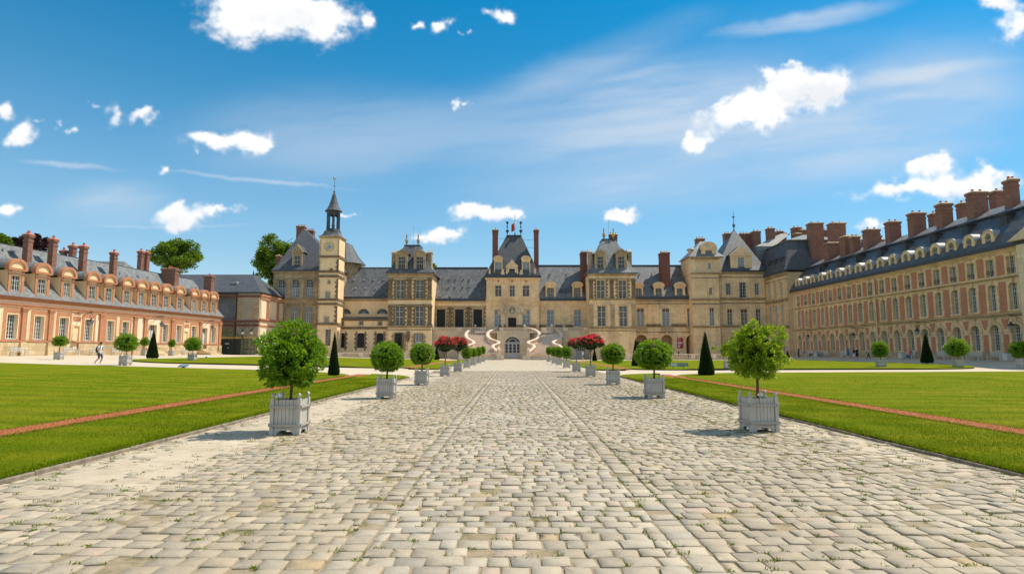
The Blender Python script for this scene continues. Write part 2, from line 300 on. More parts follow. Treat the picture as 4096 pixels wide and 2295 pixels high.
plain('blue_sheet', (.5, .5, .5), .8)
# ------------------------------------------------------------------ builders
WM = {}; I4 = Matrix.Identity(4)
class MB:
    def __init__(s): s.v = []; s.f = []
    def quad(s, a, b, c, d): i = len(s.v); s.v += [a, b, c, d]; s.f.append((i, i+1, i+2, i+3)); return s
    def poly(s, pts): i = len(s.v); s.v += list(pts); s.f.append(tuple(range(i, i+len(pts)))); return s
    def box(s, x0, x1, y0, y1, z0, z1):
        i = len(s.v); s.v += [(x0, y0, z0), (x1, y0, z0), (x1, y1, z0), (x0, y1, z0), (x0, y0, z1), (x1, y0, z1), (x1, y1, z1), (x0, y1, z1)]
        s.f += [tuple(i+k for k in q) for q in ((0, 3, 2, 1), (4, 5, 6, 7), (0, 1, 5, 4), (1, 2, 6, 5), (2, 3, 7, 6), (3, 0, 4, 7))]; return s
    def prism(s, pts, y0, y1):          # outline in x, z, extruded along y
        n = len(pts); i = len(s.v); s.v += [(x, y0, z) for x, z in pts]+[(x, y1, z) for x, z in pts]
        s.f.append(tuple(range(i, i+n))); s.f.append(tuple(range(i+2*n-1, i+n-1, -1)))
        s.f += [(i+k, i+n+k, i+n+(k+1) % n, i+(k+1) % n) for k in range(n)]; return s
    def loft(s, rings, cap0=True, cap1=True):
        i = len(s.v); n = len(rings[0])
        for r in rings: s.v += list(r)
        for k in range(len(rings)-1):
            for j in range(n): s.f.append((i+k*n+j, i+k*n+(j+1) % n, i+(k+1)*n+(j+1) % n, i+(k+1)*n+j))
        if cap0: s.f.append(tuple(range(i+n-1, i-1, -1)))
        if cap1: q = i+(len(rings)-1)*n; s.f.append(tuple(range(q, q+n)))
        return s
    def lathe(s, x, y, prof, n=10, rot=0):
        return s.loft([[(x+r*math.cos(rot+2*math.pi*k/n), y+r*math.sin(rot+2*math.pi*k/n), z) for k in range(n)] for r, z in prof])
    def tube(s, pts, r, n=6):
        rings = []; pts = [Vector(p) for p in pts]
        for k, p in enumerate(pts):
            d = (pts[min(k+1, len(pts)-1)]-pts[max(k-1, 0)]).normalized(); u = d.orthogonal().normalized()
            if k and u.dot(pu) < .99:
                u = (pu-d*pu.dot(d)).normalized()
            pu = u; v = d.cross(u); rr = r[k] if isinstance(r, (list, tuple)) else r
            rings.append([tuple(p+(u*math.cos(2*math.pi*j/n)+v*math.sin(2*math.pi*j/n))*rr) for j in range(n)])
        return s.loft(rings)
    def mesh(s, name, smooth=False):
        m = bpy.data.meshes.new(name); m.from_pydata([tuple(p) for p in s.v], [], s.f)
        if smooth: m.polygons.foreach_set('use_smooth', [True]*len(m.polygons))
        return m
def attach(o, parent, frame=I4):
    WM[o.name] = frame @ o.matrix_basis
    if parent is not None:
        o.parent = parent; o.matrix_parent_inverse = WM[parent.name].inverted() @ frame
def mk(name, mesh, mat=None, parent=None, frame=I4, loc=None, rot=None, scale=None):
    if isinstance(mesh, MB): mesh = mesh.mesh(name)
    if mat and not mesh.materials: mesh.materials.append(MT[mat])
    o = bpy.data.objects.new(name, mesh); COL.objects.link(o)
    B = Matrix.Identity(4)
    if loc is not None: o.location = loc
    if rot is not None: o.rotation_euler = rot
    if scale is not None: o.scale = scale
    o.matrix_basis = Matrix.LocRotScale(Vector(loc or (0, 0, 0)), o.rotation_euler.copy(), Vector(scale or (1, 1, 1)))
    attach(o, parent, frame); return o
def tag(o, label=None, cat=None, group=None, kind=None):
    for k, v in (('label', label), ('category', cat), ('group', group), ('kind', kind)):
        if v: o[k] = v
    return o
def empty(name, loc, label, cat, group=None, rotz=0):
    o = bpy.data.objects.new(name, None); COL.objects.link(o); o.empty_display_size = .3
    o.matrix_basis = Matrix.Translation(loc) @ Matrix.Rotation(rotz, 4, 'Z'); attach(o, None); return tag(o, label, cat, group)
def copy_tree(src, loc, rotz=0, label=None, scale=1):
    def rec(o, parent, m):
        c = o.copy(); COL.objects.link(c)
        if parent is None: c.matrix_basis = m
        else:
            inv = o.matrix_parent_inverse.copy(); bas = o.matrix_basis.copy(); c.parent = parent; c.matrix_parent_inverse = inv; c.matrix_basis = bas
        for ch in list(o.children): rec(ch, c, None)
        return c
    r = rec(src, None, Matrix.Translation(loc) @ Matrix.Rotation(rotz, 4, 'Z') @ Matrix.Scale(scale, 4))
    WM[r.name] = r.matrix_basis.copy()
    if label: r['label'] = label
    return r

class Bld:                                # one building: an Empty at its base with parts in a common frame
    def __init__(s, name, label, base, frame=I4, cat='building', group=None, rotz=0):
        s.frame = frame; s.root = empty(name, base, label, cat, group, rotz)
    def add(s, name, mb, mat, parent=None, **k): return mk(name, mb, mat, parent or s.root, s.frame, **k)
    def box(s, name, x0, x1, y0, y1, z0, z1, mat, parent=None): return s.add(name, MB().box(x0, x1, y0, y1, z0, z1), mat, parent)
    # front wall with openings, reveals and side returns
    def wall(s, x0, x1, z0, z1, y, holes=(), mat='stone', reveal=.3, depth=6., name='wall', parent=None):
        m = MB(); xs = sorted({x0, x1, *[v for h in holes for v in h[:2] if x0 < v < x1]}); zs = sorted({z0, z1, *[v for h in holes for v in h[2:4] if z0 < v < z1]})
        for i in range(len(xs)-1):
            for j in range(len(zs)-1):
                cx, cz = (xs[i]+xs[i+1])/2, (zs[j]+zs[j+1])/2
                if any(h[0] < cx < h[1] and h[2] < cz < h[3] for h in holes): continue
                m.quad((xs[i], y, zs[j]), (xs[i+1], y, zs[j]), (xs[i+1], y, zs[j+1]), (xs[i], y, zs[j+1]))
        for h in holes:
            a, b, c, d = h[:4]; rise = h[4] if len(h) > 4 else 0; yb = y+reveal
            zt = d-rise
            m.quad((a, y, c), (a, y, zt), (a, yb, zt), (a, yb, c)); m.quad((b, y, c), (b, yb, c), (b, yb, zt), (b, y, zt)); m.quad((a, y, c), (a, yb, c), (b, yb, c), (b, y, c))
            if not rise: m.quad((a, y, d), (b, y, d), (b, yb, d), (a, yb, d))
            else:
                n = 10; hw = (b-a)/2; xc = (a+b)/2
                pts = [(xc-hw*math.cos(math.pi*k/n), zt+rise*math.sin(math.pi*k/n)) for k in range(n+1)]
                for (p0, q0), (p1, q1) in zip(pts, pts[1:]):
                    m.quad((p0, y, q0), (p1, y, q1), (p1, y, d), (p0, y, d)); m.quad((p0, y, q0), (p0, yb, q0), (p1, yb, q1), (p1, y, q1))
        m.quad((x0, y, z0), (x0, y, z1), (x0, y+depth, z1), (x0, y+depth, z0)); m.quad((x1, y, z0), (x1, y+depth, z0), (x1, y+depth, z1), (x1, y, z1))
        m.quad((x0, y+depth, z0), (x0, y+depth, z1), (x1, y+depth, z1), (x1, y+depth, z0)); m.quad((x0, y, z1), (x1, y, z1), (x1, y+depth, z1), (x0, y+depth, z1))
        return s.add(name, m, mat, parent)
    def band(s, x0, x1, z0, z1, y, proj=.15, mat='stone', name='string_course', back=.05, steps=1):
        m = MB()
        for k in range(steps):
            f0, f1 = k/steps, (k+1)/steps; p = proj*(k+1)/steps
            m.box(x0-p*.9, x1+p*.9, y-p, y+back, z0+(z1-z0)*f0+(.002 if k else 0), z0+(z1-z0)*f1)
        return s.add(name, m, mat)
    def pilaster(s, x0, x1, z0, z1, y, proj=.12, mat='stone', cap=.3, base=.3):
        m = MB().box(x0, x1, y-proj, y+.05, z0, z1); e = .06
        if cap: m.box(x0-e, x1+e, y-proj-e, y+.04, z1-cap, z1-cap*.55); m.box(x0-e*2, x1+e*2, y-proj-e*1.6, y+.03, z1-cap*.5, z1-.002)
        if base: m.box(x0-e, x1+e, y-proj-e, y+.04, z0+.001, z0+base)
        return s.add('pilaster', m, mat)
    def window(s, r, y, lights=(2, 2), mun=(2, 2), glass='glass', frame='white_frame', parent=None, fw=.07, bw=.075, mw=.04, tops=None, arch=0):
        x0, x1, z0, z1 = r; wd, ht = x1-x0, z1-z0; key = ('win', round(wd, 2), round(ht, 2), lights, mun, fw, bw, mw, tops)
        rows = list(tops) if tops else [k/lights[1] for k in range(1, lights[1])]
        zc = [0]+[ht*v for v in rows]+[ht]; xc_ = [wd*k/lights[0] for k in range(lights[0]+1)]
        if key not in CACHE:
            m = MB(); hw, hh = wd/2, ht/2
            m.box(-hw, -hw+fw, -.05, .03, -hh, hh); m.box(hw-fw, hw, -.05, .03, -hh, hh)
            m.box(-hw+fw, hw-fw, -.05, .03, -hh, -hh+fw); m.box(-hw+fw, hw-fw, -.05, .03, hh-fw, hh)
            for x in xc_[1:-1]: m.box(x-hw-bw/2, x-hw+bw/2, -.06, .02, -hh+fw, hh-fw)
            for z in zc[1:-1]: m.box(-hw+fw, hw-fw, -.055, .018, z-hh-bw/2, z-hh+bw/2)
            for i in range(len(xc_)-1):
                for j in range(len(zc)-1):
                    for k in range(1, mun[0]): x = xc_[i]+(xc_[i+1]-xc_[i])*k/mun[0]-hw; m.box(x-mw/2, x+mw/2, -.035, .012, zc[j]-hh+.03, zc[j+1]-hh-.03)
                    mr = max(1, round(mun[1]*(zc[j+1]-zc[j])/(ht/(len(zc)-1))))
                    for k in range(1, mr): z = zc[j]+(zc[j+1]-zc[j])*k/mr-hh; m.box(xc_[i]-hw+.03, xc_[i+1]-hw-.03, -.034, .011, z-mw/2, z+mw/2)
            fr = m.mesh('window_frame'); fr.materials.append(MT[frame]); CACHE[key] = fr
        xm, zm = (x0+x1)/2, (z0+z1)/2
        fo = mk('window', CACHE[key], None, parent or s.root, s.frame, loc=(xm, y, zm))
        for i in range(len(xc_)-1):
            for j in range(len(zc)-1):
                gl = glass[j] if isinstance(glass, (list, tuple)) else glass
                a, b = xc_[i+1]-xc_[i], zc[j+1]-zc[j]; pk = ('pane', round(a, 2), round(b, 2), gl)
                if pk not in CACHE:
                    q = MB().box(-a/2, a/2, -.006, .006, -b/2, b/2).mesh('pane'); q.materials.append(MT[gl]); CACHE[pk] = q
                mk('pane', CACHE[pk], None, fo if parent is None else parent, s.frame, loc=(x0+(xc_[i]+xc_[i+1])/2, y+.022, z0+(zc[j]+zc[j+1])/2), rot=(random.uniform(-.012, .012), 0, random.uniform(-.012, .012)))
        return fo
    def surround(s, r, y, wd=.18, proj=.07, mat='stone', sill=True, top=True, hood=0):
        x0, x1, z0, z1 = r; m = MB().box(x0-wd, x0-.002, y-proj, y+.04, z0, z1).box(x1+.002, x1+wd, y-proj, y+.04, z0, z1)
        if top: m.box(x0-wd, x1+wd, y-proj, y+.04, z1+.002, z1+wd)
        if sill: m.box(x0-wd-.05, x1+wd+.05, y-proj-.08, y+.04, z0-.16, z0-.002)
        if hood: m.box(x0-wd-.15, x1+wd+.15, y-proj-.2, y+.04, z1+wd+.12, z1+wd+.12+hood)
        return s.add('window_surround', m, mat)
    def quoins(s, x, z0, z1, y, side=1, long=.62, short=.36, h=.34, mat='quoin_stone', proj=.05, parent=None):
        n = max(1, round((z1-z0)/h)); h = (z1-z0)/n
        for k in range(n):
            L = (long if k % 2 else short)*random.uniform(.92, 1.08); key = ('quoin', round(L, 1), round(h, 2), mat)
            if key not in CACHE:
                q = MB().box(-.5, .5, -proj, .03, -h*.47, h*.47).mesh('quoin'); q.materials.append(MT[mat]); CACHE[key] = q
            mk('quoin', CACHE[key], None, s.root, s.frame, loc=(x+side*L/2, y-random.uniform(0, .012), z0+(k+.5)*h), scale=(L, 1, 1))
    def roof(s, rings, mat='slate', name='roof'):
        return s.add(name, MB().loft([[(a, c, z), (b, c, z), (b, d, z), (a, d, z)] for a, b, c, d, z in rings]), mat)
    def chimney(s, x0, x1, y0, y1, z0, z1, mat='brick_dark', pots=2, capmat='stone_grey'):
        m = MB(); e = .09; c = min(.9, (z1-z0)*.3)
        m.box(x0, x1, y0, y1, z0, z1-c); m.box(x0-e*.5, x1+e*.5, y0-e*.5, y1+e*.5, z1-c+.001, z1-c*.75); m.box(x0+.01, x1-.01, y0+.01, y1-.01, z1-c*.75+.001, z1-c*.4)
        m.box(x0-e, x1+e, y0-e, y1+e, z1-c*.4+.001, z1-.12)
        o = s.add('chimney', m, mat)
        s.add('chimney_cap', MB().loft([[(a, b, z) for a, b in ((x0-g, y0-g), (x1+g, y0-g), (x1+g, y1+g), (x0-g, y1+g))] for g, z in ((e*1.3, z1-.119), (e*1.3, z1-.05), (-.12, z1+.1))]), capmat, o)
        for k in range(pots):
            px = x0+(x1-x0)*(k+.5)/pots; s.add('chimney_pot', MB().lathe(px, (y0+y1)/2, [(.15, z1+.05), (.12, z1+.32), (.15, z1+.34), (.15, z1+.4)], 8), 'terracotta', o)
        return o
    def dormer(s, xc, wd, z0, z1, y, win, depth=2.5, ped='tri', ph=.9, wallm='stone', trim='stone', roofm='slate', lights=(2, 3), mun=(2, 1), frame='white_frame', glass='glass', arch=0, cheek=None, over=.16, tops=None):
        x0, x1 = xc-wd/2, xc+wd/2; wx, wz0, wz1 = win; hole = (xc-wx/2, xc+wx/2, wz0, wz1, arch)
        d = s.wall(x0, x1, z0, z1, y, [hole], wallm, .22, .35, 'dormer')
        s.add('cheek', MB().box(x0+.01, x0+.12, y+.352, y+depth, z0+.01, z1-.01).box(x1-.12, x1-.01, y+.352, y+depth, z0+.01, z1-.01), cheek or roofm, d)
        s.add('pilaster', MB().box(x0-.03, xc-wx/2-.06, y-.07, y+.02, z0, z1-.01).box(xc+wx/2+.06, x1+.03, y-.07, y+.02, z0, z1-.01), trim, d)
        s.add('cornice', MB().box(x0-over, x1+over, y-.2, y+.34, z1+.001, z1+.18), trim, d)
        zc = z1+.181; hw = wd/2+over*1.2
        if ped == 'tri': out = [(xc-hw, zc), (xc+hw, zc), (xc, zc+ph)]; inn = [(xc-hw*.62, zc+.1), (xc+hw*.62, zc+.1), (xc, zc+ph*.72)]
        else:
            n = 12; out = [(xc+hw, zc)]+[(xc+hw*math.cos(math.pi*k/n), zc+ph*math.sin(math.pi*k/n)) for k in range(1, n)]+[(xc-hw, zc)]
            inn = [(xc+hw*.7, zc+.04)]+[(xc+hw*.7*math.cos(math.pi*k/n), zc+.04+ph*.68*math.sin(math.pi*k/n)) for k in range(1, n)]+[(xc-hw*.7, zc+.04)]
            out = out[::-1]; inn = inn[::-1]
        rim = MB(); n = len(out)
        for k in range(n):
            a, b, c, e = out[k], out[(k+1) % n], inn[(k+1) % n], inn[k]
            rim.quad((a[0], y-.22, a[1]), (b[0], y-.22, b[1]), (c[0], y-.22, c[1]), (e[0], y-.22, e[1]))
            rim.quad((a[0], y-.22, a[1]), (a[0], y+.3, a[1]), (b[0], y+.3, b[1]), (b[0], y-.22, b[1]))
            rim.quad((e[0], y-.22, e[1]), (c[0], y-.22, c[1]), (c[0], y-.05, c[1]), (e[0], y-.05, e[1]))
        s.add('pediment', rim, trim, d); s.add('tympanum', MB().poly([(p[0], y-.05, p[1]) for p in inn]), wallm, d)
        lift = [(p[0]+(p[0]-xc)*.03, p[1]+.02) for p in out]
        s.add('dormer_roof', MB().prism(lift, y+.301, y+depth+1.2), roofm, d)
        s.window((hole[0], hole[1], wz0, wz1), y+.17, lights, mun, glass, frame, d, .06, .06, .035, tops)
        return d
CACHE = {}
BAL = None
def baluster_mesh(h=.62, mat='stair_stone'):
    k = ('bal', h, mat)
    if k not in CACHE:
        m = MB().lathe(0, 0, [(.10, 0), (.10, .06*h), (.065, .1*h), (.115, .32*h), (.105, .45*h), (.06, .72*h), (.065, .86*h), (.095, .9*h), (.095, h)], 6).mesh('baluster'); m.materials.append(MT[mat]); CACHE[k] = m
    return CACHE[k]
def balustrade(b, x0, x1, y, z0, z1, mat='stair_stone', step=.3, piers=(), pierw=.5):
    """straight balustrade: plinth, rail, piers, balusters as parts"""
    h = z1-z0
    b.box('plinth', x0, x1, y-.16, y+.16, z0, z0+.16*h, mat); b.box('hand_rail', x0-.05, x1+.05, y-.2, y+.2, z1-.15*h, z1, mat)
    for p in piers: b.box('pier', p-pierw/2, p+pierw/2, y-.18, y+.18, z0+.161*h, z1-.151*h, mat)
    n = int((x1-x0)/step)
    for k in range(n):
        x = x0+(k+.5)*(x1-x0)/n
        if any(abs(x-p) < pierw/2+.08 for p in piers): continue
        mk('baluster', baluster_mesh(round(.69*h, 2), mat), None, b.root, b.frame, loc=(x, y, z0+.16*h))

def fast_mesh(name, V, F, mat, attr=None, smooth=False, color=None):
    V = np.asarray(V, np.float32); F = np.asarray(F, np.int32); m = bpy.data.meshes.new(name); k = F.shape[1]
    m.vertices.add(len(V)); m.vertices.foreach_set('co', V.ravel()); m.loops.add(F.size); m.loops.foreach_set('vertex_index', F.ravel())
    m.polygons.add(len(F)); m.polygons.foreach_set('loop_start', np.arange(0, F.size, k, dtype=np.int32)); m.polygons.foreach_set('loop_total', np.full(len(F), k, np.int32))
    if smooth: m.polygons.foreach_set('use_smooth', np.ones(len(F), bool))
    m.update(calc_edges=True)
    if attr is not None:
        a = m.attributes.new('rnd', 'FLOAT', 'POINT'); a.data.foreach_set('value', np.asarray(attr, np.float32))
    if color is not None:
        a = m.attributes.new('tint', 'FLOAT_COLOR', 'POINT'); c = np.ones((len(V), 4), np.float32); c[:, :3] = color; a.data.foreach_set('color', c.ravel())
    if mat: m.materials.append(MT[mat])
    return m
def norm(a): return a/np.maximum(np.linalg.norm(a, axis=1, keepdims=True), 1e-6)
def leaves(name, C, D, ln, wd, mat, rnd=None, fold=.25, droop=.0):
    """diamond leaves with a folded midrib at points C pointing along D"""
    n = len(C); D = norm(D); up = rng.normal(size=(n, 3)); S = norm(np.cross(D, up)); Nn = np.cross(S, D)
    ln = ln*rng.uniform(.7, 1.25, (n, 1)); wd = wd*rng.uniform(.75, 1.2, (n, 1))
    tip = C+D*ln; tip[:, 2] -= droop*ln[:, 0]; mid = C+D*ln*.48
    V = np.stack([C, mid+S*wd/2+Nn*wd*fold, tip, mid-S*wd/2+Nn*wd*fold], 1).reshape(-1, 3)
    i = np.arange(n)[:, None]*4; F = np.concatenate([i+np.array([[0, 1, 2]]), i+np.array([[0, 2, 3]])], 0)
    r = rng.random(n) if rnd is None else rnd
    return fast_mesh(name, V, F, mat, np.repeat(r, 4))
def sphere_dirs(n): return norm(rng.normal(size=(n, 3)))
def lump(d, seed, amp, freq=1.6):
    return np.array([1+amp*mnoise.noise(Vector((v[0]*freq+seed, v[1]*freq+seed*2, v[2]*freq-seed))) for v in d])
def crown_mesh(name, rx, ry, rz, n, per, ln, wd, mat, amp=.16, seed=0., shell=.62, flat=.0, stray=.0):
    d = sphere_dirs(n); r = lump(d, seed, amp)*(shell+(1-shell)*rng.random(n)**.55)
    if stray: r = r*(1+stray*(rng.random(n) < .05)*rng.random(n))
    c = d*r[:, None]
    if flat: c[:, 2] = np.where(c[:, 2] < -flat, -flat+(c[:, 2]+flat)*.35, c[:, 2])
    C = np.repeat(c*np.array([rx, ry, rz]), per, 0); dd = np.repeat(d, per, 0)
    D = dd*.75+rng.normal(size=C.shape)*.62; C = C+rng.normal(size=C.shape)*ln*.32
    rr = np.clip(np.repeat(rng.random(n), per)*.6+rng.random(n*per)*.35+.1*dd[:, 2], 0, 1)
    return leaves(name, C, D, ln, wd, mat, rr)
def blob_mesh(name, rx, ry, rz, mat, amp=.12, seed=0., flat=0):
    bm = bmesh.new(); bmesh.ops.create_icosphere(bm, subdivisions=3, radius=1)
    for v in bm.verts:
        q = v.co.normalized(); k = 1+amp*mnoise.noise(q*1.6+Vector((seed, seed*2, -seed))); v.co = Vector((q.x*rx*k, q.y*ry*k, q.z*rz*k))
        if flat and v.co.z < -flat*rz: v.co.z = -flat*rz+(v.co.z+flat*rz)*.35
    m = bpy.data.meshes.new(name); bm.to_mesh(m); bm.free(); m.materials.append(MT[mat])
    m.polygons.foreach_set('use_smooth', [True]*len(m.polygons)); return m
# ------------------------------------------------------------------ ground, paths, lawns
def sheet(name, xs, ys, zf, mat, kind='structure'):
    xs = np.asarray(xs, float); ys = np.asarray(ys, float); X, Y = np.meshgrid(xs, ys); Z = np.vectorize(zf)(X, Y)
    V = np.stack([X.ravel(), Y.ravel(), Z.ravel()], 1); nx = len(xs); i, j = np.meshgrid(np.arange(nx-1), np.arange(len(ys)-1)); a = (j*nx+i).ravel()
    return tag(mk(name, fast_mesh(name, V, np.stack([a, a+1, a+1+nx, a+nx], 1), mat, smooth=True)), kind=kind)
sheet('ground', [-900, -300, -120, -80, -57, -52, -47, -42, -37, -32, -27, -22, -17, -12, -7, 7, 12, 18, 24, 30, 36, 42, 44.5, 47, 49.5, 52, 80, 150, 400, 900],
      [-60, -20, 0, 4, 6, 9, 12, 15, 18, 21, 24, 27, 30, 40, 60, 80, 100, 120, 200, 500, 1500], lambda x, y: ground_z(x, y)-.035, 'gravel')
path = tag(mk('paved_path', MB().quad((-6.5, 0, -.011), (6.8, 0, -.011), (6.8, 50, -.011), (-6.5, 50, -.011)), 'joint_sand'), kind='structure')
def corner(y, y0, y1, r0, r1):
    if r0 and y < y0+r0: d = y0+r0-y; return r0-math.sqrt(max(0, r0*r0-d*d))
    if r1 and y > y1-r1: d = y-y1+r1; return r1-math.sqrt(max(0, r1*r1-d*d))
    return 0
LAWNS = []
def lawn(name, xin, xout, y0, y1, rin=(0, 0), rout=(0, 0), h=.10, nx=14, far_slope=0., parts=1):
    """xin: edge nearest the path axis, xout: the outer edge"""
    s = 1 if xout > xin else -1; ys = list(np.linspace(y0, y1, max(8, int((y1-y0)/1.2))))
    for ra, base, sg in ((max(rin[0], rout[0]), y0, 1), (max(rin[1], rout[1]), y1, -1)):
        if ra: ys += [base+sg*ra*k for k in (.005, .02, .06, .12, .2, .3, .42, .55, .7, .85, 1)]
    ys = sorted(set(round(v, 4) for v in ys)); V = []; F = []
    for y in ys:
        a = xin+s*corner(y, y0, y1, *rin); b = xout-s*corner(y, y0, y1, *rout)
        for k in range(nx+1):
            t = k/nx; x = a+(b-a)*t; ed = min(t, 1-t)*abs(b-a)
            yy = y+(far_slope*abs(x-xin) if y > y1-1.5 else 0)
            V.append((x, yy, ground_z(x, yy)+h+.012*mnoise.noise(Vector((x*1.3, yy*1.3, 0)))-(.03 if ed < .02 else 0)))
    n = nx+1; m = len(ys)
    for j in range(m-1):
        for k in range(nx): q = (j*n+k, j*n+k+1, (j+1)*n+k+1, (j+1)*n+k); F.append(q if s > 0 else q[::-1])
    o = tag(mk(name, fast_mesh(name, V, F, 'lawn', smooth=True)), kind='structure')
    rim = list(range(n))+[j*n+nx for j in range(1, m)]+[(m-1)*n+k for k in range(nx-1, -1, -1)]+[j*n for j in range(m-2, 0, -1)]
    W = []; G = []
    for q in rim: p = V[q]; W += [p, (p[0], p[1], p[2]-h-.06)]
    c = len(rim)
    for k in range(c): k2 = (k+1) % c; G.append((2*k, 2*k+1, 2*k2+1, 2*k2))
    e = mk('soil_edge', fast_mesh('soil_edge', W, G, 'lawn_edge'), None, o)
    LAWNS.append(V); return o
OL0, OL1, OR0, OR1 = -10.1, -9.35, 9.5, 10.25
lawn('lawn_border', -6.46, OL1, 1.5, 40, (0, 3.0), (0, 0)); lawn('lawn', OL0, -50, 1.5, 41.5, (0, 5.0), nx=26, far_slope=.06)
lawn('lawn_border', 6.72, OR0, 1.5, 42, (0, 3.4), (0, 0)); lawn('lawn', OR1, 50, 1.5, 42.6, (0, 5.0), nx=26, far_slope=.05)
lawn('lawn_border', -6.6, OL1, 53.5, 100, (2.2, 2)); lawn('lawn', OL0, -38.5, 54, 98, (4, 3), (9, 5), nx=20)
lawn('lawn_border', 6.9, OR0, 51.5, 100, (2.2, 2)); lawn('lawn', OR1, 44, 52, 98, (4, 3), (9, 5), nx=20)
for nm, x0, x1, y0, y1 in (('brick_strip', OL0-.05, OL1+.05, 1.5, 39.5), ('brick_strip', OR0-.05, OR1+.05, 1.5, 40.5), ('brick_strip', OL0-.05, OL1+.05, 55, 98), ('brick_strip', OR0-.05, OR1+.05, 53, 98)):
    sheet(nm, [x0, x0+.2, (x0+x1)/2, x1-.2, x1], np.linspace(y0, y1, 90), lambda x, y: ground_z(x, y)+.082+.012*mnoise.noise(Vector((x*3, y*2, 0))), 'crushed_brick')
def chips(xa, xb, ya, yb, n):
    C = np.stack([rng.uniform(xa, xb, n), ya+(yb-ya)*rng.random(n)**1.6, np.zeros(n)], 1); C[:, 2] = [ground_z(x, y)+.09 for x, y, _ in C]
    T = np.array([[1, 0, -.3], [-.6, .8, -.3], [-.5, -.8, -.3], [0, 0, .7]]); A = rng.uniform(.010, .026, (n, 1, 1))
    V = C[:, None]+T[None]*A*rng.uniform(.6, 1.4, (n, 4, 3)); i = np.arange(n)[:, None]*4
    F = np.concatenate([i+np.array([q]) for q in ((0, 1, 3), (1, 2, 3), (2, 0, 3))], 0)
    tag(mk('brick_chips', fast_mesh('brick_chips', V.reshape(-1, 3), F, 'crushed_brick')), 'loose orange brick chips on the strip '+('left' if xa < 0 else 'right')+' of the paved path', 'chips', None, 'stuff')
chips(OL0, OL1, 8, 34, 9000); chips(OR0, OR1, 8, 34, 9000)
# cobbles ------------------------------------------------------------
PAL = np.array([(.405, .342, .248), (.375, .325, .248), (.44, .37, .268), (.345, .305, .24), (.42, .36, .27), (.39, .325, .232), (.46, .385, .28), (.30, .27, .215)])
def stones_in(x0, x1, y0, y1, pitch, sw, skew=0., jit=.012):
    out = []; y = y0; row = 0
    while y < y1:
        p = pitch*rng.uniform(.86, 1.12); x = x0-rng.uniform(0, sw)*(1 if row % 2 else .5)
        first = True
        while x < x1:
            ww = sw*rng.uniform(.72, 1.5); a, b = max(x, x0), min(x+ww, x1)
            if b-a > sw*.35: out.append(((a+b)/2, y+p/2+skew*((a+b)/2-x0)+rng.normal()*jit*.3, (b-a)/2-.009, p/2-.006))
            x += ww
        y += p; row += 1
    return out
ST = []
for a in ((-6.38, -4.45, .2, .24, -.25), (-4.45, -1.47, .198, .205, -.06), (1.62, 4.65, .198, .205, .06), (4.65, 6.66, .2, .22, .22)): ST += stones_in(a[0], a[1], 2.2, 50, a[2], a[3], a[4])
ST += stones_in(-1.24, 1.36, 2.2, 50, .205, .2)
for xa, xb in ((-1.465, -1.245), (1.365, 1.615)): ST += stones_in(xa, xb, 2.2, 50, .2, .6)
ST = np.array(ST)
dist = np.hypot(ST[:, 0], ST[:, 1]); vis = (np.abs(ST[:, 0]) < ST[:, 1]*.87+.1) & (ST[:, 1] > 4.6)
order = np.argsort(dist+1000*(~vis)); ST = ST[order]; vis = vis[order]
NS = len(ST); th = rng.normal(size=NS)*.035; hh = rng.normal(size=NS)*.0045
hh = hh-.011*(rng.random(NS) < .07); edge = np.abs(ST[:, 0]) > 4.45; hh = np.where(edge, hh*1.3-.004, hh); tilt = rng.normal(size=(NS, 2))*.013
tint = PAL[rng.choice(len(PAL), NS, p=[.18, .14, .18, .1, .16, .14, .07, .03])]*rng.uniform(.90, 1.30, (NS, 1))
tint[np.abs(ST[:, 0]) > 1.5] *= np.array([.97, .925, .85]); tint[np.abs(ST[:, 0]) <= 1.5] *= np.array([1.0, .985, .97])
rare = rng.random(NS); tint = np.where((rare < .03)[:, None], np.array([.50, .36, .26]), tint); tint = np.where((rare > .985)[:, None], np.array([.47, .33, .15]), tint)
ang = np.array([math.atan2(sy*.62, sx) if k == 0 else 0 for k in (0,) for sx in (1,) for sy in (1,)])
def stone_verts(k, ringsets):
    """8 sided worn stones for indices k: returns V (n, rings*8+1, 3)"""
    n = len(k); S = ST[k]; base = np.array([(1, .82), (.88, 1), (-.88, 1), (-1, .82), (-1, -.82), (-.88, -1), (.88, -1), (1, -.82)])
    O = base[None]*S[:, None, 2:4]*(1+rng.normal(size=(n, 8, 2))*.06); c, s_ = np.cos(th[k])[:, None], np.sin(th[k])[:, None]
    O = np.stack([O[..., 0]*c-O[..., 1]*s_, O[..., 0]*s_+O[..., 1]*c], -1); V = []
    for f, dz in ringsets:
        q = O*f; z = hh[k][:, None]+dz+tilt[k][:, :1]*q[..., 0]+tilt[k][:, 1:]*q[..., 1]+rng.normal(size=(n, 8))*.0012
        V.append(np.concatenate([q+S[:, None, :2], z[..., None]], -1))
    ct = np.concatenate([S[:, :2], (hh[k]+.0015+rng.normal(size=n)*.0012)[:, None]], 1)[:, None]
    return np.concatenate(V+[ct], 1)
def stone_faces(nr):
    F = []
    for r in range(nr-1):
        for j in range(8): a, b = r*8+j, r*8+(j+1) % 8; F += [(a, b, b+8), (a, b+8, a+8)]
    c = nr*8
    for j in range(8): F.append(((nr-1)*8+j, (nr-1)*8+(j+1) % 8, c))
    return np.array(F)
RS3 = [(1.0, -.045), (.995, -.003), (.98, 0)]; RS2 = [(1.0, -.04), (.985, 0)]
dd = np.hypot(ST[:, 0], ST[:, 1]); near = np.arange(300); mid = np.where((np.arange(NS) >= 300) & (dd < 17))[0]; far = np.where(dd >= 17)[0]
V = stone_verts(near, RS3); F3 = stone_faces(3)
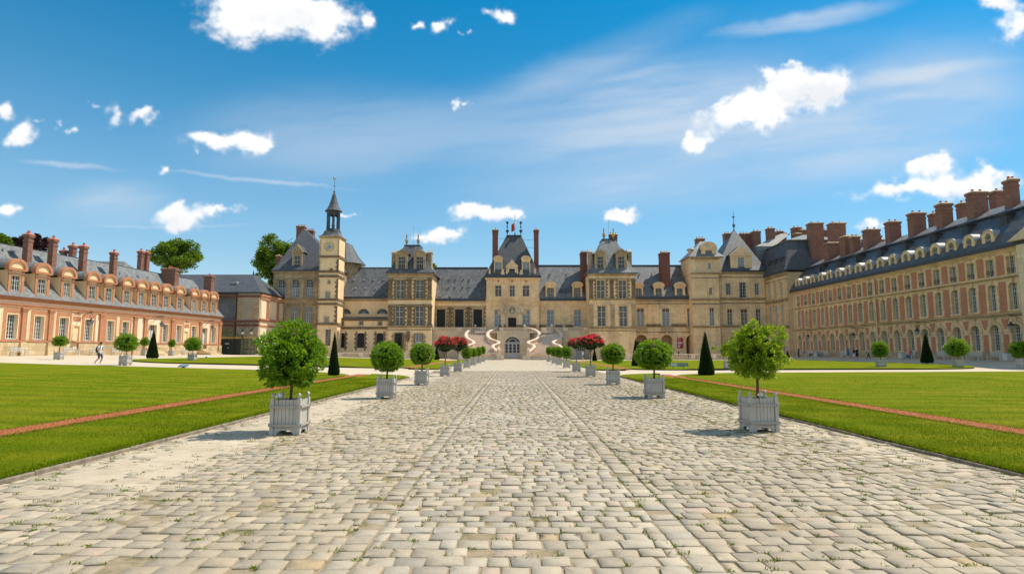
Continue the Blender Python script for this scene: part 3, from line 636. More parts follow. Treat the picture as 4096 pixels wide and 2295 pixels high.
for k in range(300):
    c = ST[k]; vv = V[k]-np.array([c[0], c[1], 0])
    mk('cobble', fast_mesh('cobble', vv, F3, 'cobble', smooth=False, color=np.repeat(tint[k][None], len(vv), 0)), None, path, loc=(c[0], c[1], 0))
for idx, rs, nm in ((mid, RS3, 'cobbles'), (far, RS2, 'distant_cobbles')):
    V = stone_verts(idx, rs); nv = V.shape[1]; f = stone_faces(len(rs)); F = (f[None]+np.arange(len(idx))[:, None, None]*nv).reshape(-1, 3)
    tag(mk(nm, fast_mesh(nm, V.reshape(-1, 3), F, 'cobble', smooth=False, color=np.repeat(tint[idx], nv, 0)), None, path), kind='stuff')
sheet('far_paving', [-6.7, 0, 7.0], [49.9, 60, 80, 100, 112], lambda x, y: .004+max(0, y-95)*.008, 'far_cobbles')
# pale crossing bands over the far paving
for y in (39.5, 47): pass
# kerbs --------------------------------------------------------------
def kerb(x, y0, y1, label, wd, h):
    root = tag(mk('kerb', MB().box(x-wd/2, x+wd/2, y0, y1, -.12, -.03), 'kerb'), kind='structure'); y = y0
    meshes = []
    for k in range(4):
        L = (.9, 1.1, .75, 1.0)[k]; m = MB(); ring = [(-wd/2, -.05), (wd/2, -.05), (wd/2, h-.012), (wd/2-.012, h), (-wd/2+.012, h), (-wd/2, h-.012)]
        m.prism(ring, -L/2, L/2); q = m.mesh('kerb_stone'); q.materials.append(MT['kerb']); meshes.append((L, q))
    while y < y1:
        L, q = random.choice(meshes); mk('kerb_stone', q, None, root, loc=(x+random.uniform(-.008, .008), y+L/2, random.uniform(-.008, .01)), rot=(0, 0, random.uniform(-.006, .006))); y += L+.012
kerb(-6.42, 3.5, 37, '', .06, .055); kerb(6.69, 3.5, 38.5, '', .06, .03)
sheet('sand_drift', np.linspace(-6.42, -4.35, 16), np.concatenate([np.linspace(5, 22, 90), np.linspace(22.4, 44, 50)]), lambda x, y: -.009+.018*math.exp(-((x+5.4)/.75)**2)*min(1, max(0, (y-6.5)/3))+.012*mnoise.noise(Vector((x*2.2, y*1.1, 3)))+.006*mnoise.noise(Vector((x*7, y*6, 9))), 'sand')
sheet('sand_drift', np.linspace(4.7, 6.66, 12), np.linspace(6, 40, 90), lambda x, y: -.016+.010*math.exp(-((x-6.2)/.5)**2)+.011*mnoise.noise(Vector((x*2.2, y*1.1, 13)))+.005*mnoise.noise(Vector((x*7, y*6, 19))), 'sand')
# grass blades on the lawns' near parts --------------------------------
def blades(name, xa, xb, ya, yb, n, h, wdt, label, pw=1.0, zoff=.095):
    x = rng.uniform(xa, xb, n); y = ya+(yb-ya)*rng.random(n)**pw; keep = (np.abs(x) < y*1.05+2); x, y = x[keep], y[keep]; n = len(x)
    z = np.array([ground_z(a, b) for a, b in zip(x, y)])+zoff; C = np.stack([x, y, z], 1); a = rng.uniform(0, 2*math.pi, n); S = np.stack([np.cos(a), np.sin(a), 0*a], 1)*wdt*rng.uniform(.7, 1.3, (n, 1))*(.6+y[:, None]/20)
    tip = C+rng.normal(size=(n, 3))*h*.35; tip[:, 2] = z+h*rng.uniform(.5, 1.2, n)
    V = np.stack([C-S/2, C+S/2, tip], 1).reshape(-1, 3); F = np.arange(3*n).reshape(-1, 3)
    tag(mk(name, fast_mesh(name, V, F, 'grass_blade', np.repeat(rng.random(n)*.97, 3))), label, 'grass', None, 'stuff')
blades('grass', -9.36, -6.44, 6.5, 34, 75000, .026, .010, 'short mown grass on the border left of the paved path', 1.7)
blades('grass', 6.70, 9.52, 6.5, 34, 75000, .026, .010, 'short mown grass on the border right of the paved path', 1.7)
blades('grass', -24, -10.02, 10.5, 36, 26000, .03, .014, 'short mown grass on the big lawn left of the brick strip', 1.5)
blades('grass', 10.18, 26, 10.5, 36, 26000, .03, .014, 'short mown grass on the big lawn right of the brick strip', 1.5)
for xe, lb in ((-6.47, 'left kerb'), (-9.35, 'left brick strip border side'), (-10.06, 'left brick strip lawn side'), (6.72, 'right kerb'), (9.49, 'right brick strip border side'), (10.21, 'right brick strip lawn side')):
    blades('edge_grass', xe-.07, xe+.07, 6, 36, 6500, .065, .013, 'ragged grass edge along the '+lb, 1.5, .06)
# weeds in the joints
n = 3200; k = rng.integers(0, NS, n*5); k = k[np.hypot(ST[k, 0], ST[k, 1]) < 30]; wgt = np.where(np.abs(ST[k, 0]) > 4.2, 1, .55); k = k[rng.random(len(k)) < wgt][:n]
C = np.stack([ST[k, 0]+ST[k, 2]*np.sign(rng.random(len(k))-.5), ST[k, 1]-ST[k, 3]*.9*np.sign(rng.random(len(k))-.3), np.full(len(k), -.006)], 1)
size = rng.uniform(.5, 1.5, len(k))*np.where(rng.random(len(k)) < .12, 1.9, 1); C = np.repeat(C, 12, 0)+rng.normal(size=(len(k)*12, 3))*np.array([.028, .014, 0])*np.repeat(size, 12)[:, None]
D = rng.normal(size=C.shape)*.8; D[:, 2] = np.abs(D[:, 2])+.45
tag(mk('joint_weeds', leaves('joint_weeds', C, D, .032, .010, 'grass_blade')), 'tufts of grass and moss growing between the cobbles', 'weeds', None, 'stuff')

# ------------------------------------------------------------------ planters
def planter_proto(detailed=True):
    root = empty('planter_box', (0, 0, 0), 'x', 'planter', 'grey planter boxes')
    hx, hy, top = .265, .25, .69
    if not detailed:
        m = MB()
        for sx in (-1, 1):
            for sy in (-1, 1): m.box(sx*hx-.035, sx*hx+.035, sy*hy-.035, sy*hy+.035, 0, top+.02); m.lathe(sx*hx, sy*hy, [(.02, top+.021), (.04, top+.07), (.028, top+.11), (.004, top+.13)], 8)
        for k in range(6):
            for s in (-1, 1):
                a = -hx+.04+k*(2*hx-.08)/6; m.box(a+.003, a+(2*hx-.08)/6-.003, s*hy-.015, s*hy+.012, .12, top)
                a = -hy+.04+k*(2*hy-.08)/6; m.box(s*hx-.015, s*hx+.012, a+.003, a+(2*hy-.08)/6-.003, .12, top)
        for z in (.2, .54):
            for s in (-1, 1): m.box(-hx-.05, hx+.05, s*(hy+.04)-.012, s*(hy+.04)+.012, z, z+.04); m.box(s*(hx+.04)-.012, s*(hx+.04)+.012, -hy-.03, hy+.03, z+.002, z+.038)
        mk('planter_body', m, 'planter_paint', root); mk('soil', MB().box(-hx+.03, hx-.03, -hy+.03, hy-.03, .1, top-.06), 'soil', root); return root
    if ('post') not in CACHE:
        def c(name, mb, mat, sm=False): q = mb.mesh(name, sm); q.materials.append(MT[mat]); CACHE[name] = q
        c('post', MB().loft([[(a*r, b*r, z) for a, b in ((-1, -1), (1, -1), (1, 1), (-1, 1))] for r, z in ((.042, 0), (.036, .05), (.036, top), (.03, top+.02))]), 'planter_paint')
        c('finial', MB().lathe(0, 0, [(.022, 0), (.016, .015), (.034, .04), (.042, .065), (.034, .09), (.014, .108), (.003, .115)], 10), 'planter_paint', True)
        pw = (2*hx-.085)/6; c('plank', MB().loft([[(a*(pw/2-.004), b*g, z) for a, b in ((-1, -1), (1, -1), (1, 1), (-1, 1))] for z, g in ((.135, .011), (top-.01, .011))]), 'planter_paint')
        ap = [(-hx+.04, 0.0), (-hx+.10, 0), (-hx+.125, .055), (-hx+.17, .085), (hx-.17, .085), (hx-.125, .055), (hx-.10, 0), (hx-.04, 0), (hx-.04, .13), (-hx+.04, .13)]
        c('apron', MB().prism(ap, -.014, .014), 'planter_paint')
        c('strap', MB().box(-hx-.035, hx+.035, -.010, .010, -.02, .02).box(-hx-.03, -hx+.012, -.02, .012, -.03, .03).box(hx-.012, hx+.03, -.02, .012, -.03, .03), 'strap_paint')
    for sx in (-1, 1):
        for sy in (-1, 1):
            p = mk('post', CACHE['post'], None, root, loc=(sx*hx, sy*hy, 0)); mk('finial', CACHE['finial'], None, p, loc=(sx*hx, sy*hy, top+.018))
    for side in range(4):
        a = side*math.pi/2; M = Matrix.Rotation(a, 4, 'Z'); off = hy if side % 2 == 0 else hx; sc_ = 1 if side % 2 == 0 else hy/hx
        F = M @ Matrix.Diagonal((sc_, 1, 1, 1))
        for k in range(6): mk('plank', CACHE['plank'], None, root, F, loc=(-hx+.0425+(k+.5)*(2*hx-.085)/6, -off+.004, random.uniform(-.003, .003)))
        mk('apron', CACHE['apron'], None, root, F, loc=(0, -off+.002, 0))
        for z in (.19, .545): mk('strap', CACHE['strap'], None, root, F, loc=(0, -off-.045 if True else 0, z))
    mk('soil', MB().box(-hx+.03, hx-.03, -hy+.03, hy-.03, .13, top-.05), 'soil', root); return root
def tree_obj(name, label, group, loc, crown_c, rx, rz, meshes, trunk_r=.022, z0=.6, trunk='bark', ry=None, rotz=0, forks=0, cat='tree'):
    """standard tree: trunk from z0 to the crown, leafy crown and its dark inner mass"""
    root = empty(name, (loc[0], loc[1], loc[2]), label, cat, group); x, y, z = loc; ry = ry or rx
    tr = MB(); r = trunk_r
    tr.tube([(x, y, z+z0), (x+.012, y, z+(z0+crown_c)*.5), (x+random.uniform(-.02, .02), y, z+crown_c)], [r*1.25, r, r*.85], 7)
    for k in range(5+forks):
        a = k*2.4+rotz; zz = z+crown_c-rz*(.62 if forks else .35); e = .62
        tr.tube([(x, y, zz-(.25 if forks else .05)), (x+math.cos(a)*rx*.3, y+math.sin(a)*ry*.3, zz+rz*.25), (x+math.cos(a)*rx*e, y+math.sin(a)*ry*e, zz+rz*.75)], [r*.7, r*.45, r*.2], 5)
    mk('trunk', tr, trunk, root)
    cr = mk('crown', meshes[0], None, root, loc=(x, y, z+crown_c), scale=(rx, ry, rz), rot=(0, 0, rotz))
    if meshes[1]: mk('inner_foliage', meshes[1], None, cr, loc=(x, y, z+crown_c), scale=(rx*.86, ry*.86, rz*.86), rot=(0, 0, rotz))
    for m in meshes[2:]: mk('blossom', m, None, cr, loc=(x, y, z+crown_c), scale=(rx, ry, rz), rot=(0, 0, rotz))
    return root
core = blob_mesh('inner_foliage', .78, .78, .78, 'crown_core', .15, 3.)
NEAR_L = crown_mesh('crown', 1, 1, 1, 620, 18, .115, .05, 'leaf_bay', .40, 1.3, .58, .75, .22)
NEAR_R = crown_mesh('crown', 1, 1, 1, 430, 19, .14, .064, 'leaf_bright', .62, 4.1, .52, .7, .35)
BALLS = [crown_mesh('crown', 1, 1, 1, 640, 12, .115, .05, 'leaf_bay', .13, 7.+k, .74, .80, .10) for k in range(4)]
LOOSE = [crown_mesh('crown', 1, 1, 1, 520, 7, .17, .07, 'leaf_bay', .2, 17.+k, .6, .75, .1) for k in range(2)]
def oleander(seed):
    n = 420; d = sphere_dirs(n); d[:, 2] = np.abs(d[:, 2])*1.0-.35; d = norm(d); r = lump(d, seed, .22)*(.55+.45*rng.random(n)**.5); c = d*r[:, None]
    C = np.repeat(c, 8, 0); D = np.repeat(d, 8, 0)*.6+rng.normal(size=(n*8, 3))*.5+np.array([0, 0, .25]); lf = leaves('crown', C, D, .30, .045, 'leaf_oleander')
    m = 105; e = sphere_dirs(m*5); e = e[e[:, 2] > .02+.25*rng.random(len(e))][:m]; cc = e*(lump(e, seed, .22)*rng.uniform(.96, 1.14, len(e)))[:, None]; C = np.repeat(cc, 16, 0)+rng.normal(size=(len(cc)*16, 3))*.05
    fl = leaves('blossom', C, rng.normal(size=C.shape)+np.repeat(e, 16, 0), .11, .10, 'petal'); return [lf, core, fl]
OLE = [oleander(2.), oleander(5.)]
LX, LY = [-4.54, -4.47, -4.49, -4.52, -4.46, -4.5, -4.57, -4.58, -4.61], [12.36, 21.3, 29.5, 39.7, 48.1, 57.6, 67.6, 78.2, 89.4]
RX, RY = [5.12, 5.02, 4.93, 4.97, 4.99, 5.05, 5.13, 5.09, 5.12], [12.80, 21.75, 30.2, 39.3, 48.4, 58.1, 68.7, 76.8, 89.4]
ORD = ['nearest', 'second', 'third', 'fourth', 'fifth', 'sixth', 'seventh', 'eighth', 'farthest']
PB = planter_proto(); PS = None; first = True
# crown boxes in photograph pixels: x0, x1, top, bottom
CRL = [(1034, 1317, 1292, 1563), (1475, 1607, 1364, 1493), (1639, 1737, 1370, 1463), (1746, 1822, 1348, 1420), (1806, 1876, 1350, 1416), (1846, 1890, 1384, 1437), (1884, 1918, 1390, 1429), (1909, 1936, 1386, 1426), (1926, 1949, 1383, 1417)]
CRR = [(2922, 3145, 1288, 1528), (2544, 2700, 1359, 1482), (2406, 2504, 1373, 1460), (2316, 2416, 1341, 1412), (2268, 2330, 1352, 1404), (2247, 2291, 1383, 1436), (2214, 2250, 1385, 1432), (2194, 2226, 1386, 1426), (2178, 2200, 1385, 1420)]
def tree_from_px(name, label, group, x, y, z, box, meshes, **k):
    x0, x1, t, b = box; xm = (x0+x1)/2; X0 = onY(x0, (t+b)/2, y)[0]; X1 = onY(x1, (t+b)/2, y)[0]; zt = onY(xm, t, y)[1]-z; zb = onY(xm, b, y)[1]-z
    return tree_obj(name, label, group, (x, y, z), (zt+zb)/2, (X1-X0)/2*k.pop('fit', .97), (zt-zb)/2*.95, meshes, **k)
for side, XS, YS, CR in (('left', LX, LY, CRL), ('right', RX, RY, CRR)):
    for i in range(9):
        x, y = XS[i], YS[i]; nm = ORD[i]; lab = 'grey slatted planter box, %s in the row %s of the paved path' % (nm, side)
        if i < 5:
            if first: PB.matrix_basis = Matrix.Translation((x, y, 0)); PB['label'] = lab; first = False
            else: copy_tree(PB, (x, y, 0), random.uniform(-.04, .04), lab)
        else:
            if PS is None: PS = planter_proto(False); PS.matrix_basis = Matrix.Translation((x, y, 0)); PS['label'] = lab
            else: copy_tree(PS, (x, y, 0), random.uniform(-.04, .04), lab)
        tl = ['large round bay tree with glossy leaves in the nearest planter', 'clipped round bay tree in the second planter', 'clipped round bay tree in the third planter', 'oleander with red blossom in the fourth planter', 'oleander with red blossom in the fifth planter'][i] if i < 5 else 'small clipped bay tree in the %s planter' % nm
        tl += ' of the %s row' % side; grp = 'clipped bay trees in planters' if i not in (3, 4) else 'oleanders in planters'
        if i == 0: mm = [NEAR_L if side == 'left' else NEAR_R, core]; kw = dict(trunk_r=.026, z0=.6, fit=.88)
        elif i in (3, 4): mm = OLE[i-3]; kw = dict(trunk_r=.04, z0=.6, trunk='bark_grey', forks=3, fit=1.0)
        else: mm = [BALLS[(i+(side == 'right')*2) % 4], core]; kw = dict(trunk_r=.03, z0=.6)
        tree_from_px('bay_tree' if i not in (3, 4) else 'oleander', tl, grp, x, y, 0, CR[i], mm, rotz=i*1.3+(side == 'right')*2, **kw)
# planters along the cross path
CX = [(-42.3, 56.0, (247, 301, 1342, 1387), 'by the left wing wall, leftmost of the cross path'), (-30.4, 47.2, (466, 549, 1333, 1408), 'on the left cross path beside the walking man'), (-32.8, 61.5, (742, 804, 1348, 1406), 'on the far left lawn in front of the wing steps'),
      (-49.0, 79.8, (572, 605, 1348, 1385), 'against the left wing beside the cone yew'), (-47.2, 83.0, (675, 702, 1356, 1389), 'against the left wing right of the cone yew'),
      (18.6, 52.5, (2885, 2939, 1371, 1429), 'half hidden behind the near right bay tree'), (34.4, 56.8, (3479, 3543, 1362, 1431), 'on the right cross path left of the cone yew'), (40.5, 55.3, (3787, 3871, 1352, 1428), 'on the right cross path right of the cone yew'), (44.0, 52.5, (4017, 4095, 1363, 1434), 'at the right edge of the picture by the right wing')]
for i, (x, y, bx_, wh) in enumerate(CX):
    z = ground_z(x, y)-.02; s = 1.1 if i in (5, 6, 7, 8, 1, 2) else 1.0
    copy_tree(PB, (x, y, z), random.uniform(-.1, .1), 'grey slatted planter box '+wh, s)
    tree_from_px('bay_tree', 'round bay tree '+wh, 'bay trees in the side planters', x, y, z, bx_, [LOOSE[i % 2] if i in (0, 1, 2, 3, 4, 7, 8) else BALLS[i % 3], core], rotz=i*2.1, trunk_r=.03, z0=.55)
# card labels on the nearest planters
def card(x, y, z, label, col):
    o = empty('name_card', (x, y, z), label, 'sign', 'small cards on the planters'); mk('stake', MB().box(x-.004, x+.004, y-.004, y+.004, z-.16, z), 'iron', o)
    m = MB(); a = .07; m.prism([(x-a, z), (x-a+.012, z), (x-.0, z+.068), (x+a-.04, z+.068), (x+a, z+.01), (x+a-.03, z)], y-.05, y+.05); mk('card', m, 'sign_white', o)
    mk('card_side', MB().quad((x-a-.002, y-.052, z), (x-.004, y-.052, z+.07), (x-.004, y+.05, z+.07), (x-a-.002, y+.05, z)), col, o)
    for k in range(4): mk('text_line', MB().box(x-.01, x+.03, y-.0525, y-.0505, z+.012+k*.012, z+.016+k*.012), 'ink', o)
card(-4.66, 12.02, .75, 'small white and blue name card on the nearest left planter', 'card_blue'); card(4.99, 12.42, .75, 'small white and red name card on the nearest right planter', 'banner_red')
# cone yews --------------------------------------------------------------
def yew_mesh(seed):
    n = 5200; t = 1-np.sqrt(rng.random(n)); a = rng.uniform(0, 2*math.pi, n); r = (1-t)*.98+.02; r = r*(1+.06*np.sin(a*3+seed)*np.sin(t*9+seed)); r = np.minimum(r, .55+.9*t*4+.2)
    C = np.stack([r*np.cos(a), r*np.sin(a), t], 1); D = np.stack([np.cos(a), np.sin(a), .35+0*a], 1)+rng.normal(size=C.shape)*.5; D[:, 2] *= .35
    return leaves('crown', C, D, .085, .03, 'leaf_yew')
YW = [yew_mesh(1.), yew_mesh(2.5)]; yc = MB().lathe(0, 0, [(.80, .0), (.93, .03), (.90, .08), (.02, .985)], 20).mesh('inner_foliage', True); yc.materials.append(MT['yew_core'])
for i, (x, y, wpx, t, b, lb) in enumerate([(-11.0, 36.9, 46, 1327, 1497, 'dark cone yew on the left lawn just behind the near left bay tree'), (12.3, 38.8, 64, 1329, 1501, 'tall dark cone yew on the right lawn left of the near right bay tree'), (-39, 65, 44, 1323, 1435, 'dark cone yew in front of the left wing'),
      (-11.4, 60, 36, 1341, 1460, 'cone yew behind the second left planter tree'), (-12.7, 99, 25, 1379, 1437, 'small cone yew behind the left oleanders'), (12.5, 62, 36, 1354, 1464, 'cone yew beside the second right planter tree'), (12.4, 93, 20, 1391, 1443, 'small cone yew behind the right oleanders'),
      (45, 66, 46, 1334, 1453, 'tall dark cone yew in front of the right wing'), (43, 95, 19, 1402, 1440, 'low cone yew behind the near right bay tree')]):
    z = ground_z(x, y)+.08; xm = onY(2048, 1400, y)[0]; h = (b-t)/FPX*y; r = wpx/2/FPX*y
    o = empty('cone_yew', (x, y, z), lb, 'topiary', 'cone yews on the lawns'); mk('trunk', MB().tube([(x, y, z-.1), (x, y, z+h*.5)], .04, 6), 'bark', o)
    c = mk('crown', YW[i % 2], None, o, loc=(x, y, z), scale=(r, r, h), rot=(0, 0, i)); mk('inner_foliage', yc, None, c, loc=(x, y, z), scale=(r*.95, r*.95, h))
# ------------------------------------------------------------------ left wing (brick and plaster, faces right)
LP0 = Vector((-53.1, 62.)); LD = Vector((.09, 1.)).normalized(); LTH = math.atan2(LD.y, LD.x)
LF = Matrix.Translation((LP0.x, LP0.y, 0)) @ Matrix.Rotation(LTH, 4, 'Z')
def lw(px, py, off=0.):                 # pixel -> local x, z on the wing's plane shifted back by off
    n = Vector((LD.y, -LD.x)); r = ray(px, py); p0 = LP0-n*off; t = n.dot(p0)/(n.x*r[0]+n.y*r[1])
    q = Vector((r[0]*t, r[1]*t)); return (q-LP0).dot(LD), EYE+r[2]*t
LW = Bld('brick_wing', 'long low brick and cream plaster wing with round-topped dormers, left side of the courtyard', (LP0.x, LP0.y, 1.2), LF, rotz=LTH)
XE = lw(882, 1300)[0]; X0L = -9.
wins = [43.7, 151.8, 251.7, 351.5, 438.9, 499, 659.5, 714, 774.6, 853.6]; doors = [609, 816]
wc = [lw(x, 1330)[0] for x in wins]; dc = [lw(x, 1340)[0] for x in doors]; wc = [wc[0]-8.3, wc[0]-4.2]+wc
WW, WZ0, WZ1 = 1.22, 2.90, 5.50
holes = [(c-WW/2, c+WW/2, WZ0, WZ1) for c in wc]+[(c-.75, c+.75, 2.0, 5.3) for c in dc]
sd = [lw(x, 1370)[0] for x in (301.6, 741)]; holes += [(c-.42, c+.42, 1.85, 4.6) for c in sd]
LW.wall(X0L, XE, 2.6, 7.0, 0, holes, 'plaster_pink', .42, 9.)
LW.wall(X0L, XE, .3, 2.6, -.10, [h for h in [(c-.75, c+.75, 2.0, 2.7) for c in dc]+[(c-.42, c+.42, 1.85, 2.7) for c in sd]], 'plinth', .5, 9.1, 'base_wall')
LW.band(X0L, XE, 2.62, 2.80, 0, .16, 'brick_orange', 'brick_band'); LW.band(X0L, XE, 6.28, 6.52, 0, .14, 'brick_orange', 'brick_band'); LW.band(X0L, XE, 6.522, 6.64, 0, .2, 'brick_orange', 'brick_band')
LW.band(X0L, XE, 6.98, 7.28, 0, .32, 'brick_orange', 'cornice', steps=3); LW.band(X0L, XE, 7.282, 7.40, 0, .42, 'brick_dark', 'gutter')
for k, x in enumerate([X0L+1.5+3.9*i for i in range(2)]): LW.pilaster(x-.3, x+.3, 1.25, 6.28, 0, .2, 'brick_orange', .35, 0)
for x in (91.5, 199.7, 403.5, 538.7, 580.3, 688.5, 801.7, 879):
    c = lw(x, 1300)[0]; LW.pilaster(c-.3, c+.3, 2.8, 6.28, 0, .2, 'brick_orange', .38, 0); LW.add('pedestal', MB().box(c-.36, c+.36, -.34, 0, .6, 2.6), 'plinth')
for i, c in enumerate(wc):
    m = MB(); a = WW/2+.10; b = a+.36
    m.box(c-b, c-a, -.06, .03, 2.81, WZ1+.1).box(c+a, c+b, -.06, .03, 2.81, WZ1+.1).box(c-b, c+b, -.06, .03, WZ1+.102, WZ1+.58); LW.add('brick_surround', m, 'brick_orange')
    LW.surround((c-WW/2, c+WW/2, WZ0, WZ1), 0, .10, .09, 'plaster', sill=False)
    LW.add('panel_frame', MB().box(c-b-.16, c-b-.002, -.03, .03, 2.82, WZ1+.74).box(c+b+.002, c+b+.16, -.03, .03, 2.82, WZ1+.74).box(c-b-.001, c+b+.001, -.03, .03, WZ1+.582, WZ1+.74), 'plaster')
    LW.window((c-WW/2, c+WW/2, WZ0, WZ1), .34, (2, 1), (2, 6), 'glass' if i % 3 else 'glass_curtain', fw=.09)
    LW.box('sill', c-WW/2, c+WW/2, -.05, .34, WZ0-.02, WZ0+.05, 'white_frame')
for c in dc:
    LW.surround((c-.75, c+.75, 2.0, 5.3), 0, .12, .08, 'plaster', sill=False)
    d = LW.add('door', MB().box(c-.74, c-.01, .3, .36, 2.02, 4.45).box(c+.01, c+.74, .3, .36, 2.02, 4.45), 'grey_door'); LW.add('door_panel', MB().box(c-.62, c-.13, .27, .299, 2.2, 3.1).box(c+.13, c+.62, .27, .299, 2.2, 3.1).box(c-.62, c-.13, .27, .299, 3.25, 4.3).box(c+.13, c+.62, .27, .299, 3.25, 4.3), 'white_frame', d)
    LW.window((c-.75, c+.75, 4.47, 5.3), .34, (2, 1), (2, 2), 'glass')
    gz = 1.12
    for k in range(5): LW.box('step', c-1.3, c+1.3, -.35-.36*(5-k), -.10, gz-.3+k*.002, gz+.17*(k+1), 'plinth')
    for s in (-1, 1): LW.add('step_wall', MB().prism([(0, 0)]*0+[(0, 0), (2.2, 0), (2.2, .15), (.25, 1.05), (0, 1.05)], -.14, .14), 'plinth', loc=(c+s*1.44, -.1, gz-.1), rot=(0, 0, -math.pi/2))
for c in sd:
    LW.surround((c-.42, c+.42, 1.85, 4.6), 0, .2, .05, 'plaster', sill=False); LW.box('side_door', c-.41, c+.41, .1, .16, 1.86, 4.59, 'plaster')
    LW.add('relief', MB().prism([(c-.95, 5.15), (c+.95, 5.15), (c+.8, 5.75), (c-.8, 5.75)], -.02, .03).prism([(c-.9, 5.9), (c+.9, 5.9), (c, 6.25)], -.02, .03), 'brick_orange')
# roof and dormers
LR = [(X0L-.2, XE+.25, -.42, 10.2, 7.402), (X0L-.2, XE-1.2, 4.7, 5.2, 13.55)]
LW.roof(LR, 'slate_pale'); LW.box('roof_ridge', X0L, XE-1.2, 4.85, 5.05, 13.5, 13.68, 'lead')
dm = [58, 164, 266, 368, 434.7, 507.5, 565.7, 617.7, 666, 720.6, 778.8, 818.3, 855.7]; dx = [lw(x, 1180)[0] for x in dm]; dx = [dx[0]-7.5, dx[0]-3.7]+dx
for i, c in enumerate(dx):
    LW.dormer(c, 1.78, 7.402, 10.15, -.02, (1.08, 7.5, 9.62), 4.0, 'seg', 1.12, 'plaster', 'brick_orange', 'slate_pale', (2, 1), (2, 4), 'white_frame', 'glass' if i % 4 else 'glass_curtain', cheek='plaster', over=.22)
    LW.box('dormer_band', c-.97, c+.97, -.16, -.021, 9.74, 9.86, 'brick_red')
for z, x0, y0, x1, y1, off, sz in (('a', 228, 130, 318, 360, 2.2, 1.0), ('a', 458, 175, 552, 420, 2.2, 1.0), ('a', 752, 243, 842, 455, 2.2, 1.0), ('a', 650, 240, 740, 350, 6.5, 1.0), ('a', 580, 290, 650, 350, 7.5, .9), ('a', 1050, 305, 1130, 510, 2.2, 1.0), ('a', 1330, 295, 1385, 495, 6.8, 1.0), ('a', 1388, 305, 1440, 495, 6.8, 1.0), ('b', 80, 450, 280, 640, 2.0, 1.6), ('b', 505, 527, 620, 690, 1.8, 1.2)):
    a = lw(*zp(z, x0, (y0+y1)/2), off); b = lw(*zp(z, x1, (y0+y1)/2), off); zt = lw(*zp(z, (x0+x1)/2, y0), off)[1]
    wlen = {1.0: .62, .9: .55, 1.6: 1.0, 1.2: .9}[sz]; LW.chimney(b[0]-wlen, b[0], off, off+{1.0: .66, .9: .6, 1.6: 2.3, 1.2: 1.35}[sz], 8.6, zt, 'brick_red', 1 if sz < 1.5 else 3, 'terracotta' if sz < 1.1 else 'brick_red')
for k in range(26):
    x = X0L+2+(XE-X0L-4)*random.random(); t = random.uniform(.5, .9); LW.add('roof_vent', MB().prism([(x-.1, 0), (x+.1, 0), (x, .2)], -.18, .2), 'lead_pale', loc=(0, -.42+5.1*t-.1, 7.402+6.15*t+.04))
# house roof seen over the left wing
bg = Bld('rear_house', 'small grey slate roofed house peeping over the left wing ridge', (-78, 110, 0)); bg.wall(-84, -69, 0, 13.5, 105, (), 'plaster_grey', depth=12); bg.roof([(-84.5, -68.5, 104.5, 117.5, 13.5), (-79, -73, 110.9, 111.1, 18.3)], 'slate_pale')

# ------------------------------------------------------------------ brick-trimmed side building and gate
Yb = 106.5
SB = Bld('side_building', 'grey-fronted building with sunlit brick-trimmed side wall and slate hip roof, right of the left wing', (-50, Yb, .9))
bx0, bx1 = HX('b', 838, 900, Yb), HX('b', 1048, 900, Yb); zE = HZ('b', 940, 705, Yb)
SB.wall(bx0, bx1, .4, zE, Yb, (), 'plaster_grey', depth=.4)
gx0 = HX('b', 560, 900, Yb+1); SB.wall(gx0-14, bx0, .4, zE, Yb+.9, [(HX('b', 660, 850, Yb+.9), HX('b', 818, 850, Yb+.9), HZ('b', 740, 960, Yb+.9), HZ('b', 740, 722, Yb+.9))], 'plaster_grey', .3, 10, 'rear_wall')
SB.window((HX('b', 660, 850, Yb+.9), HX('b', 818, 850, Yb+.9), HZ('b', 740, 960, Yb+.9), HZ('b', 740, 722, Yb+.9)), Yb+1.1, (2, 3), (7, 6), 'glass_blind', 'lead_pale', mw=.03)
for z0, z1, p in ((HZ('b', 940, 985, Yb), HZ('b', 940, 962, Yb), .12), (HZ('b', 940, 1022, Yb), HZ('b', 940, 1000, Yb), .1), (zE-.7, zE-.35, .08)): SB.band(bx0-8, bx1, z0, z1, Yb, p, 'brick_dark', 'brick_band')
zq0 = HZ('b', 940, 962, Yb); SB.quoins(bx0, zq0, zE-.75, Yb, 1, 1.0, .6, .42, 'stone_grey'); SB.quoins(bx1, zq0, zE-.75, Yb, -1, 1.25, .8, .42, 'stone_grey'); SB.quoins(bx1, .4, zq0-2.2, Yb, -1, .9, .6, .45, 'stone_grey')
SB.box('rain_pipe', bx0-.25, bx0-.1, Yb-.1, Yb+.05, .6, zE, 'iron')
SB.band(bx0-9, bx1+.02, zE+.001, zE+.22, Yb, .3, 'lead', 'gutter')
# sunlit right side wall (faces +X), built along Y
Y2 = 118.; SF = Matrix.Translation((bx1, 0, 0)) @ Matrix.Rotation(math.pi/2, 4, 'Z')   # local x = world Y, outward = +X
SB.frame = SF
SB.wall(Yb+.41, Y2, .4, zE, 0, [(Yb+1.9, Yb+2.5, 2.8, 4.7), (Yb+5.6, Yb+6.2, 2.8, 4.7)], 'plaster_pink', .2, .3, 'side_wall'); SB.quoins(Yb+.42, .5, zE-.8, 0, 1, .7, .45, .42, 'stone_pale')
for z0, z1, p in ((zq0-.1, zq0+.1, .22), (zq0+.102, zq0+.34, .34), (zq0-1.1, zq0-.8, .12), (zE-.95, zE-.7, .16), (zE-.4, zE-.1, .3)): SB.band(Yb+.45, Y2, z0, z1, 0, p, 'brick_orange', 'brick_band')
for x in (Yb+3.3, Yb+3.9, Yb+8.0, Yb+8.6): SB.pilaster(x-.14, x+.14, zq0+.35, zE-.95, 0, .14, 'brick_orange', .2, .2)
